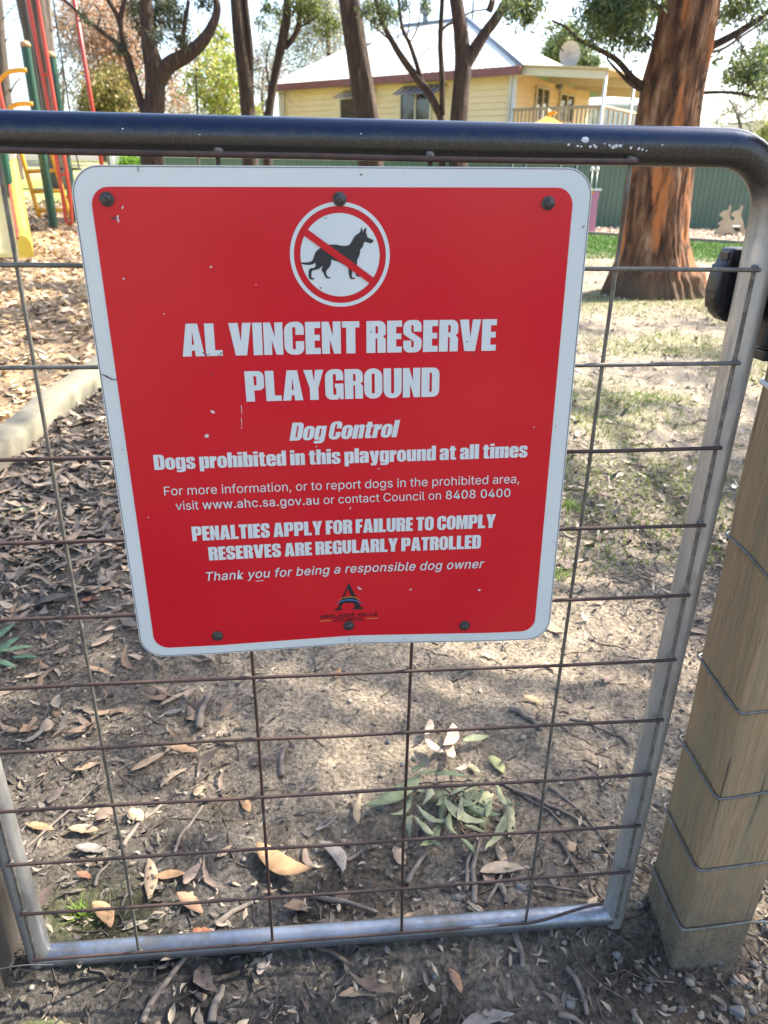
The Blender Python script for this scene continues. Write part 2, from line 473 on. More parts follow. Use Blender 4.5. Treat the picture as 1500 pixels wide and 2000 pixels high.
M['hill'] = mat("distant_hill", (0.20, 0.17, 0.11), (0.14, 0.135, 0.085), scale=0.05, rough=0.95, c3=(0.08, 0.095, 0.05), c3scale=0.12, c3lo=0.5, c3hi=0.6)
M['cable'] = mat("power_cable", (0.30, 0.26, 0.23), (0.24, 0.21, 0.18), scale=3, rough=0.6)

# ================================================================== GROUND (one sheet to the horizon)
def axis(lo, hi, a, b, step, grow=1.09):
    c = list(np.arange(a, b + 1e-6, step))
    s = step; x = c[-1]
    while x < hi:
        s *= grow; x += s; c.append(x)
    s = step; x = c[0]; pre = []
    while x > lo:
        s *= grow; x -= s; pre.append(x)
    return np.array(pre[::-1] + c)


def sstep(a, b, x):
    t = np.clip((x - a) / (b - a), 0, 1)
    return t * t * (3 - 2 * t)


KERB = spline([(-1.62, -1.0), (-1.44, 0.5), (-1.285, 1.85), (-1.18, 2.75), (-1.075, 3.6), (-0.9, 5.0), (-0.5, 8.0)], 8)


def in_chips(x, y):
    """how far a point lies on the wood-chip side of the edging (about -1..1)"""
    kx = np.interp(y, KERB[:, 1], KERB[:, 0])
    return kx - x


def zone_cols(x, y):
    n1 = fbm(x * 1.7, y * 1.7, 21, 4); n2 = fbm(x * 9, y * 9, 23, 4); n3 = fbm(x * 0.7 + 4, y * 0.7, 29, 3)
    dark = np.array([0.030, 0.026, 0.022]); tan = np.array([0.30, 0.245, 0.18]); grey = np.array([0.125, 0.113, 0.099])
    def mixc(a, b, t): return a * (1 - t[..., None]) + b * t[..., None]
    c = mixc(np.broadcast_to(grey, x.shape + (3,)), dark, sstep(0.42, 0.66, n2))
    pale = np.exp(-(((x - 0.10) / 0.42) ** 2 + ((y - 0.66) / 0.34) ** 2)) * 1.1 + 0.9 * np.exp(-(((x - 0.75) / 0.5) ** 2 + ((y - 0.9) / 0.6) ** 2))  # paler dirt painted where the sun patches fall
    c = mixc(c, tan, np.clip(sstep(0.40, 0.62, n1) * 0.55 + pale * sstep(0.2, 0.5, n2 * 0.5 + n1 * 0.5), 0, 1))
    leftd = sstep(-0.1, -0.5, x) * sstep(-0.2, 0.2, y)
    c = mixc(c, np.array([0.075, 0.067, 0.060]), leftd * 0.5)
    dark_soil = np.exp(-(((x - 0.48) / 0.13) ** 2 + ((y + 0.05) / 0.07) ** 2)) + .8 * np.exp(-(((x + 0.1) / 0.5) ** 2 + ((y + 0.12) / 0.05) ** 2))  # darker soil by the post foot and along the near side of the gate
    c = mixc(c, np.array([0.032, 0.027, 0.023]), np.clip(dark_soil, 0, 1) * .8)
    moss = np.exp(-(((x + 0.42) / 0.1) ** 2 + ((y - 0.10) / 0.07) ** 2))
    c = mixc(c, np.array([0.10, 0.115, 0.04]), np.clip(moss, 0, 1) * 0.7)
    # beyond: pale leaf-strewn dirt with worn turf, lawn, chip beds
    far = sstep(1.0, 3.0, y) * sstep(-0.5, 0.3, x)
    litter = np.array([0.42, 0.35, 0.26])
    c = mixc(c, litter, far * 0.75)
    turf = np.array([0.17, 0.21, 0.05])
    tf = sstep(0.5, 0.62, n3 * 0.6 + n1 * 0.4) * sstep(1.2, 2.6, y) * 0.3
    c = mixc(c, turf, tf)
    lawn = sstep(11.2, 12.2, y + 0.25 * (x - 6) + (n1 - .5) * 2) * sstep(0, 1.5, x)
    c = mixc(c, np.array([0.06, 0.125, 0.022]), lawn)
    bed = sstep(-0.1, 0.1, y - (18.235 + (x - 6.83) * (15.345 - 18.235) / (9.325 - 6.83)) + (n2 - .5) * .4) * sstep(4, 5, x) * (1 - sstep(24, 26, y))
    c = mixc(c, np.array([0.40, 0.31, 0.24]), bed)
    chips = sstep(0.02, 0.08, in_chips(x, y)) * (1 - sstep(12.0, 13.5, y))
    c = mixc(c, mixc(np.broadcast_to(np.array([0.42, 0.30, 0.18]), x.shape + (3,)), np.array([0.20, 0.14, 0.09]), sstep(0.4, 0.62, n2)), chips)
    leftlawn = sstep(12.0, 13.5, y) * sstep(0.5, -0.5, x)
    c = mixc(c, mixc(np.broadcast_to(np.array([0.24, 0.28, 0.07]), x.shape + (3,)), np.array([0.42, 0.36, 0.24]), sstep(0.42, 0.6, n1)), leftlawn)
    c = c * (0.6 + 0.8 * fbm(x * 31, y * 31, 41, 3))[..., None]
    return c


gx = axis(-160, 160, -1.3, 1.9, 0.009)
gy = axis(-30, 260, -0.40, 2.0, 0.009)
XX, YY = np.meshgrid(gx, gy)
ZZ = gz(XX, YY)
nx, ny = len(gx), len(gy)
idx = np.arange(nx * ny).reshape(ny, nx)
gf = np.stack([idx[:-1, :-1], idx[:-1, 1:], idx[1:, 1:], idx[1:, :-1]], -1).reshape(-1, 4)
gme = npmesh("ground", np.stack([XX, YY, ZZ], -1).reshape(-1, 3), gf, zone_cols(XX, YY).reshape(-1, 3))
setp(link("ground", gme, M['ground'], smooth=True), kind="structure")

# distant hill beyond the houses
hv = []; hf = []
hx = np.linspace(40, 230, 70)
for j, x in enumerate(hx):
    h = 16 * math.sin(math.pi * j / 69) ** 0.7 * (0.8 + 0.5 * float(fbm(np.array(x * 0.04), np.array(0.0), 3, 4)))
    for k in range(9):
        t = k / 8
        hv.append((x, 170 + 50 * t, -1.3 + h * math.sin(t * math.pi / 2)))
for j in range(69):
    for k in range(8):
        hf.append((j * 9 + k, (j + 1) * 9 + k, (j + 1) * 9 + k + 1, j * 9 + k + 1))
setp(link("hills", npmesh("hills", np.array(hv), np.array(hf)), M['hill'], smooth=True), kind="structure")

# ================================================================== GATE
# post origin z=-1.17: soil clings to the lowest 15 cm; rail origin z=-1.14: its top is painted navy to imitate reflected sky
height_mix(M['pine'], 0.02, 0.24, (0.15, 0.125, 0.088), 24, 0.20, rough=0.95, speck=(.09, .075, .055), sscale=160)
def sstep_(a, b, x):
    t = min(1, max(0, (x - a) / (b - a)))
    return t * t * (3 - 2 * t)


height_mix(M['galv_worn_skytop'], 1.06, 1.125, (0.055, 0.052, 0.046), 60, 0.03, rough=0.34, metal=0.55, upper=True, speck=(0.095, 0.09, 0.078))
height_mix(M['galv_worn_skytop'], 1.1545, 1.1655, (0.020, 0.031, 0.060), 90, 0.008, rough=0.13, metal=0.8, upper=True)  # deep-blue sky reflection put into the colour of the rail's top
gate = empty("metal_gate", (0, 0, -1.14), "galvanised tube gate with weldmesh wires carrying the red sign", "gate")
TR_ = 0.01685; TY = 0.0215
xs = 0.468; ztop = 0.0165; zbot = -1.121; cr = 0.062
RT = 0.0185


def arc(cx, cz, a0, a1, r, n=10):
    return [(cx + r * math.cos(a), TY, cz + r * math.sin(a)) for a in np.linspace(a0, a1, n)]


# one bent tube: up the hinge stile, along the top and down the latch stile
foot_x = 0.457
def stile_pts(sx):
    return [(sx * (foot_x + (xs - foot_x) * t ** .8), TY, -1.139 + (ztop - cr + 1.139) * t) for t in np.linspace(0, 1, 34)]
bend_r = arc(xs - cr, ztop - cr, math.pi / 2, 0.0, cr, 14)
bend_l = arc(-xs + cr, ztop - cr, math.pi, math.pi / 2, cr, 14)
path = stile_pts(-1)[:-1] + bend_l + [(x, TY, ztop) for x in np.linspace(-xs + cr, xs - cr, 26)[1:-1]] + bend_r + stile_pts(1)[::-1][1:]
rr_ = [TR_ + 0.0006 + (RT - TR_ - 0.0006) * float(sstep_(-0.15, 0.0, p[2])) for p in path]
o = MB().tube(path, rr_, 32).build("frame", M['galv_worn_skytop'], gate, True)
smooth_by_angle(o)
o = MB().tube([(x, TY, zbot) for x in np.linspace(-0.452, 0.452, 24)], TR_, 32).build("bottom_rail", M['galv'], gate, True)
smooth_by_angle(o)
# flaked patches of coating near the right end of the top rail
def blob_on_rail(x, ang, sx, sz, seed):
    n = 11; rr = random.Random(seed); V = []
    base = []
    for k in range(n):
        a = 2 * math.pi * k / n; q = 0.7 + 0.5 * rr.random()
        dx = sx * q * math.cos(a); da = sz * q * math.sin(a) / RT
        base.append((x + dx, TY - (RT + 0.0005) * math.cos(ang + da), ztop + (RT + 0.0005) * math.sin(ang + da)))
    c = (x, TY - (RT + 0.0008) * math.cos(ang), ztop + (RT + 0.0008) * math.sin(ang))
    MB().add(base + [c], [(k, (k + 1) % n, n) for k in range(n)]).build("flaked_patch", M['flake'], gate)
for k, (px, py, s) in enumerate([(1142, 273, 1.9), (1110, 283, .8), (1128, 285, .7), (1135, 286, .6), (1153, 286, .9), (1160, 284, .7), (1163, 287, .8), (1190, 284, .9), (1197, 287, 1.2), (1203, 285, 1.2), (1211, 285, 1.0), (1232, 289, .8), (1247, 290, .9), (1254, 292, .8), (1262, 294, .6), (1293, 283, .5), (1180, 281, .5), (240, 252, .4), (390, 263, .4), (705, 262, .4)]):
    d = ray(px, py); best = None
    for t in np.arange(0.3, 1.4, 0.0005):
        p = CAM + d * t
        if math.hypot(p[1] - TY, p[2] - ztop) < RT: best = p; break
    if best is not None:
        blob_on_rail(best[0], math.atan2(best[2] - ztop, -(best[1] - TY)), 0.0019 * s, 0.0016 * s, k)

VX = [-0.3028, -0.1009, 0.1009, 0.3028]
XE = 0.4565
WR = 0.00235
HZ = [-0.1 * k for k in range(12)]


def wob(n, amp, seed):
    r = np.random.default_rng(seed)
    return np.interp(np.linspace(0, 1, n), np.linspace(0, 1, 7), r.normal(0, amp, 7))


for k, z in enumerate(HZ):
    n = 60
    if k == 0:
        X = np.linspace(-0.36, 0.308, n); Zs = z + 0.0005 + wob(n, 0.0006, 90)
    elif k == 11:
        X = np.linspace(-0.4575, 0.425, n); Zs = z + wob(n, 0.0008, 91) + 0.032 * sstep(0.30, 0.425, X)
    else:
        X = np.linspace(-XE - 0.003, XE + 0.003, n); Zs = z + wob(n, 0.0007, 70 + k)
    Y = np.zeros(n) + wob(n, 0.0004, 50 + k)
    wm = M['wire_galv'] if k in (1, 2) else M['wire_rust']
    smooth_by_angle(MB().tube(np.stack([X, Y, Zs], 1), WR * (1.25 if k == 0 else 1.0), 10).build("horizontal_wire", wm, gate, True))
for i, x in enumerate(VX):
    n = 60
    Zs = np.linspace(0.0035, -1.106, n)
    X = x + wob(n, 0.0008, 30 + i)
    Y = np.zeros(n) + 0.0044
    smooth_by_angle(MB().tube(np.stack([X, Y, Zs], 1), WR * 0.95, 10).build("vertical_wire", M['wire_rust'] if i in (1, 2) else M['wire_galv'], gate, True))
for sx in (-1, 1):
    n = 50
    Zs = np.linspace(-0.095, -1.11, n)
    X = sx * (XE - 0.0045 * 0 + 0 * Zs) - sx * 0.002
    smooth_by_angle(MB().tube(np.stack([X + wob(n, 0.0006, 44), np.zeros(n) + 0.0042, Zs], 1), WR, 10).build("edge_wire", M['weld'], gate, True))
# weld beads where the wires meet the frame
def bead(x, y, z, r, seed):
    r *= .62
    bm = bmesh.new(); bmesh.ops.create_icosphere(bm, subdivisions=2, radius=r)
    rr = random.Random(seed)
    for v in bm.verts: v.co *= 0.75 + 0.5 * rr.random()
    MB().bm(bm, Matrix.Translation((x, y, z)) @ Matrix.Diagonal((1.2, 0.8, 0.9, 1))).build("weld_bead", M['weld'], gate, True)
for k, z in enumerate(HZ[1:], 1):
    for sx in (-1, 1):
        bead(sx * (XE - 0.002), 0.0035, z + 0.002, 0.0055, k * 3 + sx)
for i, x in enumerate(VX):
    bead(x, 0.0045, 0.0035, 0.0065, i); bead(x, 0.005, -1.105, 0.006, i + 20)


def poly_fill(polys, ex=0.0, bev=0.0):
    """filled shape with holes from closed outlines (x, y) -> mesh"""
    c = bpy.data.curves.new("outline", 'CURVE')
    c.dimensions = '2D'; c.fill_mode = 'BOTH' if ex else 'FRONT'
    c.extrude = ex; c.bevel_depth = bev; c.bevel_resolution = 1
    for p in polys:
        s = c.splines.new('POLY'); s.points.add(len(p) - 1)
        for q, v in zip(s.points, p): q.co = (v[0], v[1], 0, 1)
        s.use_cyclic_u = True
    o_ = bpy.data.objects.new("outline", c)
    COL.objects.link(o_)
    dg = bpy.context.evaluated_depsgraph_get()
    me = bpy.data.meshes.new_from_object(o_.evaluated_get(dg))
    bpy.data.objects.remove(o_)
    return me


def rnd(pts, seg=5):
    """round polygon corners: (x, y) or (x, y, r)"""
    out = []; n = len(pts)
    for i, p in enumerate(pts):
        r = p[2] if len(p) > 2 else 0
        c = np.array(p[:2], float)
        if r <= 0: out.append(tuple(c)); continue
        a = np.array(pts[i - 1][:2], float) - c; d = np.array(pts[(i + 1) % n][:2], float) - c
        la, ld = np.linalg.norm(a), np.linalg.norm(d)
        a /= la; d /= ld
        ang = math.acos(max(-1, min(1, float(a @ d))))
        if ang > 3.1: out.append(tuple(c)); continue
        k = min(r / math.tan(ang / 2), la * 0.499, ld * 0.499)
        p0 = c + a * k; p2 = c + d * k
        w_ = 1 / math.sin(ang / 2) if False else None
        cw = math.sin(ang / 2)   # conic weight: a true circular arc
        for t in np.linspace(0, 1, seg + 1):
            den = (1 - t) ** 2 + 2 * t * (1 - t) * cw + t * t
            out.append(tuple(((1 - t) ** 2 * p0 + 2 * t * (1 - t) * cw * c + t * t * p2) / den))
    return out


def xz(me, y, fl=1):
    """stand a flat outline up: its x,y become x,z"""
    for v in me.vertices: v.co = (v.co.x, y + v.co.z, v.co.y)
    return me


# black plastic latch body behind the right stile
lat = rnd([(0.452, -0.084, .004), (0.496, -0.083, .004), (0.496, -0.160, .006), (0.4585, -0.160, .004), (0.449, -0.152, .003), (0.4475, -0.146), (0.4445, -0.146), (0.4415, -0.128, .01), (0.443, -0.113, .004), (0.4445, -0.102), (0.4475, -0.1005)], 4)
hole = [(0.4655 + 0.0022 * math.cos(a), -0.1455 + 0.0032 * math.sin(a)) for a in np.linspace(0, 2 * math.pi, 10)[:-1]]
me = xz(poly_fill([lat, hole], 0.011, 0.002), 0.058)
latch = link("latch", me, M['black_plastic'], gate)
b = MB()
for (x0, x1, z0, z1) in ((0.4478, 0.4503, -0.150, -0.092), (0.4545, 0.4565, -0.148, -0.094)):
    b.box((x0, 0.0425, z0), (x1, 0.0472, z1))
b.box((0.440, 0.0465, -0.136), (0.443, 0.060, -0.120)); b.box((0.446, 0.046, -0.094), (0.4505, 0.062, -0.086))
b.build("latch_rib", M['black_plastic'], latch)

# ================================================================== POSTS
post = empty("gate_post", (0.585, 0.0, -1.17), "square treated-pine post wound with fence wire to the right of the gate", "post")
b = MB()
PX0, PX1, PY0, PY1 = 0.530, 0.645, -0.052, 0.060
bm = bmesh.new()
bmesh.ops.create_cube(bm, size=1)
for v in bm.verts: v.co = Vector(((PX0 + PX1) / 2 + v.co.x * (PX1 - PX0), (PY0 + PY1) / 2 + v.co.y * (PY1 - PY0), -0.55 + v.co.z * 1.40))
bmesh.ops.bevel(bm, geom=bm.edges[:], offset=0.007, segments=3, profile=0.5, affect='EDGES')
for z in np.linspace(-1.2, 0.1, 28):
    bmesh.ops.bisect_plane(bm, geom=bm.verts[:] + bm.edges[:] + bm.faces[:], plane_co=(0, 0, z), plane_no=(0, 0, 1))
for v in bm.verts:
    v.co.x += 0.0025 * math.sin(v.co.z * 5) + 0.001 * math.sin(v.co.z * 23); v.co.y += 0.002 * math.sin(v.co.z * 4 + 1)
b.bm(bm)
pm_ = b.mesh("post_shaft")
pm_.materials.append(M['pine'])
smooth_by_angle(link("post_shaft", pm_, None, post), 50)
b = MB().box((0.500, 0.030, -0.190), (0.5295, 0.062, -0.085), 0.004)
b.box((0.504, 0.030, -0.205), (0.5295, 0.058, -0.192), 0.003)
b.build("latch_keeper", M['black_plastic'], post)

fw = empty("wire_netting", (0.60, -0.055, -1.15), "grey fence wires wound round the treated-pine post in horizontal turns", "fence wire")
for k, (z, dr) in enumerate([(-0.245, 0.0), (-0.452, 0.012), (-0.648, 0.004), (-0.797, 0.010), (-0.937, 0.003), (-1.066, 0.002)]):
    r = 0.0021 if k != 0 else 0.0034
    e = 0.0024
    x0, x1, y0, y1 = PX0 - e, PX1 + e, PY0 - e, PY1 + e
    c = 0.010
    path = [(x0 + 0.02, y1, z + 0.012), (x0 + c, y1, z + 0.010), (x0 + .002, y1 - .002, z + 0.010), (x0, y1 - c, z + 0.009), (x0 - .0006, (y0 + y1) / 2, z + 0.004 + dr * .3), (x0, y0 + c, z + 0.001),
            (x0 + 0.0028, y0 + 0.0028, z), (x0 + c, y0, z - 0.001), ((x0 + x1) / 2, y0 - .0006, z + 0.002 + dr * 0.3), (x1 - c, y0, z + 0.004 + dr), (x1, y0 - 0.001, z + 0.004 + dr), (x1 + 0.05, y0 - 0.002, z + 0.003 + dr * 1.2), (x1 + 0.25, y0, z + 0.002), (x1 + 0.7, y0 + .004, z)]
    smooth_by_angle(MB().tube(spline(path, 5), r, 8).build("fence_wire", M['wire_tie'] if k else M['white_plastic'], fw, True))
# netting uprights and the twisted tie near the foot
for k, x in enumerate((0.78, 0.95, 1.12, 1.29)):
    MB().tube(spline([(x, PY0 - 0.002, -0.2), (x + .003, PY0, -0.7), (x, PY0 - 0.003, -1.13)], 8), 0.0014, 6).build("upright_wire", M['wire_tie'], fw, True)
tw = [(0.652 + 0.11 * t + 0.006 * math.sin(t * 38), -0.058 + 0.004 * math.cos(t * 38), -1.066 + 0.008 * math.sin(t * 38 + 1) - 0.01 * t) for t in np.linspace(0, 1, 60)]
MB().tube(tw, 0.0016, 6).build("tie_wire", M['wire_tie'], fw, True)

hp = empty("hinge_post", (-0.56, 0.03, -1.17), "old dark timber post at the hinge side left of the gate", "post")
bm = bmesh.new()
bmesh.ops.create_cube(bm, size=1)
for v in bm.verts: v.co = Vector((-0.563 + v.co.x * 0.125, 0.03 + v.co.y * 0.13, -0.60 + v.co.z * 1.35))
bmesh.ops.bevel(bm, geom=bm.edges[:], offset=0.012, segments=2, profile=0.5, affect='EDGES')
MB().bm(bm).build("post_shaft", M['old_timber'], hp)
for z in (-0.25, -0.9):
    MB().tube([(-0.505, TY, z), (-0.472, TY, z)], 0.008, 10).build("hinge_pin", M['galv_dull'], hp, True)

# ================================================================== SIGN
SQ = [-0.235, -0.0106, 0.4977, 0.535, -0.0122, -0.0135, -0.006, -0.0227, -0.0264, 0.0089]


def sign_pt(s, t, off=0.0):
    a, bb = s / SQ[2], t / SQ[3]
    y = (1 - a) * (1 - bb) * SQ[5] + a * (1 - bb) * SQ[6] + (1 - a) * bb * SQ[7] + a * bb * SQ[8]
    y += SQ[9] * max(0.0, 1 - math.sqrt((s - .5135 * SQ[2]) ** 2 + .006 ** 2) / .17) * max(0.0, (bb - .55) / .45) ** 1.5
    c, sn = math.cos(SQ[4]), math.sin(SQ[4])
    return Vector((SQ[0] + c * s - sn * t, y - off, SQ[1] - c * t - sn * s))


def lay(me, off, cell=0.0, mapper=None):
    """bend a flat (s, -t) sheet onto the face of the sign"""
    if cell:
        bm = bmesh.new(); bm.from_mesh(me)
        bmesh.ops.remove_doubles(bm, verts=bm.verts, dist=1e-6)
        for k in range(int(0.52 / cell) + 1):
            bmesh.ops.bisect_plane(bm, geom=bm.verts[:] + bm.edges[:] + bm.faces[:], plane_co=(k * cell, 0, 0), plane_no=(1, 0, 0))
        for k in range(int(0.56 / cell) + 1):
            bmesh.ops.bisect_plane(bm, geom=bm.verts[:] + bm.edges[:] + bm.faces[:], plane_co=(0, -k * cell, 0), plane_no=(0, 1, 0))
        bm.to_mesh(me); bm.free()
    for v in me.vertices:
        s, t = v.co.x, -v.co.y
        if mapper: s, t = mapper(v.co.x, v.co.y)
        v.co = sign_pt(s, t, off)
    me.update()
    return me


sign = empty("warning_sign", (0.015, -0.012, -0.55), "square red and white sign prohibiting dogs in the playground, bolted to the gate", "sign")
Wd, Hd = SQ[2], SQ[3]
outer = rnd([(0, 0, .027), (Wd, 0, .027), (Wd, -Hd, .027), (0, -Hd, .027)], 9)
front = lay(poly_fill([outer]), 0.0, 0.018)
bm = bmesh.new(); bm.from_mesh(front)
bmesh.ops.recalc_face_normals(bm, faces=bm.faces[:])
if sum(f.normal.y for f in bm.faces) > 0: bmesh.ops.reverse_faces(bm, faces=bm.faces[:])
ext = bmesh.ops.extrude_face_region(bm, geom=bm.faces[:])
newv = [g for g in ext['geom'] if isinstance(g, bmesh.types.BMVert)]
bmesh.ops.translate(bm, verts=newv, vec=(0, 0.0016, 0))
bmesh.ops.recalc_face_normals(bm, faces=bm.faces[:])
bm.to_mesh(front); bm.free()
front.materials.append(M['sign_white']); front.materials.append(M['alu'])
for p in front.polygons:
    p.material_index = 0 if p.normal.y < -0.7 else 1
smooth_by_angle(link("panel", front, None, sign), 30)
# thin dark rim line just inside the edge of the panel
ri = rnd([(.0016, -.0016, .0255), (Wd - .0016, -.0016, .0255), (Wd - .0016, -Hd + .0016, .0255), (.0016, -Hd + .0016, .0255)], 9)
ro = rnd([(.0010, -.0010, .026), (Wd - .0010, -.0010, .026), (Wd - .0010, -Hd + .0010, .026), (.0010, -Hd + .0010, .026)], 9)
link("rim_line", lay(poly_fill([ro, ri]), 0.0003, 0.018), M['scuff'], sign)
redf = rnd([(.0165, -.0184, .017), (.4788, -.0180, .017), (.4782, -.5222, .017), (.0165, -.5228, .017)], 9)
smooth_by_angle(link("red_field", lay(poly_fill([redf]), 0.0004, 0.018), M['sign_red'], sign), 30)


def ell(cx, cy, rx, ry, n=72):
    return [(cx + rx * math.cos(a), -(cy + ry * math.sin(a))) for a in np.linspace(0, 2 * math.pi, n, endpoint=False)]


cx, cy = 0.24700, 0.0799
sym = link("prohibition_symbol", lay(poly_fill([ell(cx, cy, .0492, .0490), ell(cx, cy, .0454, .0453)]), 0.0008), M['sign_text'], sign)
link("symbol_face", lay(poly_fill([ell(cx, cy, .0390, .0389)]), 0.0008), M['sign_text'], sym)
DOG = [(208.7,86.1),(216.1,85.9),(219.3,84.5),(220.8,81.8),(222.2,77.8),(223.9,75.5),(227.8,72.7),(232.1,70.9),(237,69.7),(242.6,69.6),(246.8,70.5),(251.1,70.9),(254.6,70.5),(256.7,69.3),(258.9,66.4),(261.1,62.7),(263.6,60.5),(266.6,58.7),(267.5,56.2),(268.6,53.7),(269.3,56.9),(269.4,58.3),(270.6,56.2),(273.1,54.1),(272.7,58.8),(273.6,60.5),(273.9,62.8),(275.9,64),(279.7,65.5),(280,66.5),(278.3,68.2),(276.5,68.6),(274.4,68),(271.2,67.3),(270.2,69.4),(269.1,72.1),(266.9,74.7),(266.4,78),(265,82.1),(263.7,84.2),(263.5,90.2),(263.1,96.3),(263.8,97.8),(266.3,98.7),(266.4,99.7),(263.7,99.8),(262.3,98.3),(260.3,92.2),(258.8,94.5),(258.2,99.7),(259.1,100.7),(261.2,101.1),(261.4,101.9),(258,102.3),(256.5,101.4),(255,96.9),(254.6,91.5),(250,88.4),(245.1,85.7),(239.5,84.1),(238.2,83.8),(237.8,87.3),(236.5,90.3),(233.3,93.7),(232.7,96.7),(234.4,99.8),(236.9,100.3),(237,101.1),(233.3,101.2),(231.9,100.1),(230.2,96.4),(228.2,93.3),(229.4,90.3),(229.3,89.5),(225,92.7),(219.4,93.6),(218.2,96.6),(218.1,100),(220.5,101.3),(220.3,102.2),(217.6,102.3),(215.7,100.7),(215.3,98),(216.2,92.2),(221.2,91.1),(222.5,88.9),(222.1,86.7),(219.2,88),(215.3,88.4),(209,87.6)]
DOG = spline(DOG + DOG[:1], 2)[:-1]
link("dog_silhouette", lay(poly_fill([[(x / 1000, -y / 1000) for x, y in DOG]]), 0.0012), M['sign_black'], sym)
link("slash", lay(poly_fill([[(.2140, -.0543), (.2821, -.1024), (.2787, -.1083), (.2106, -.0602)]]), 0.0016), M['sign_red'], sym)

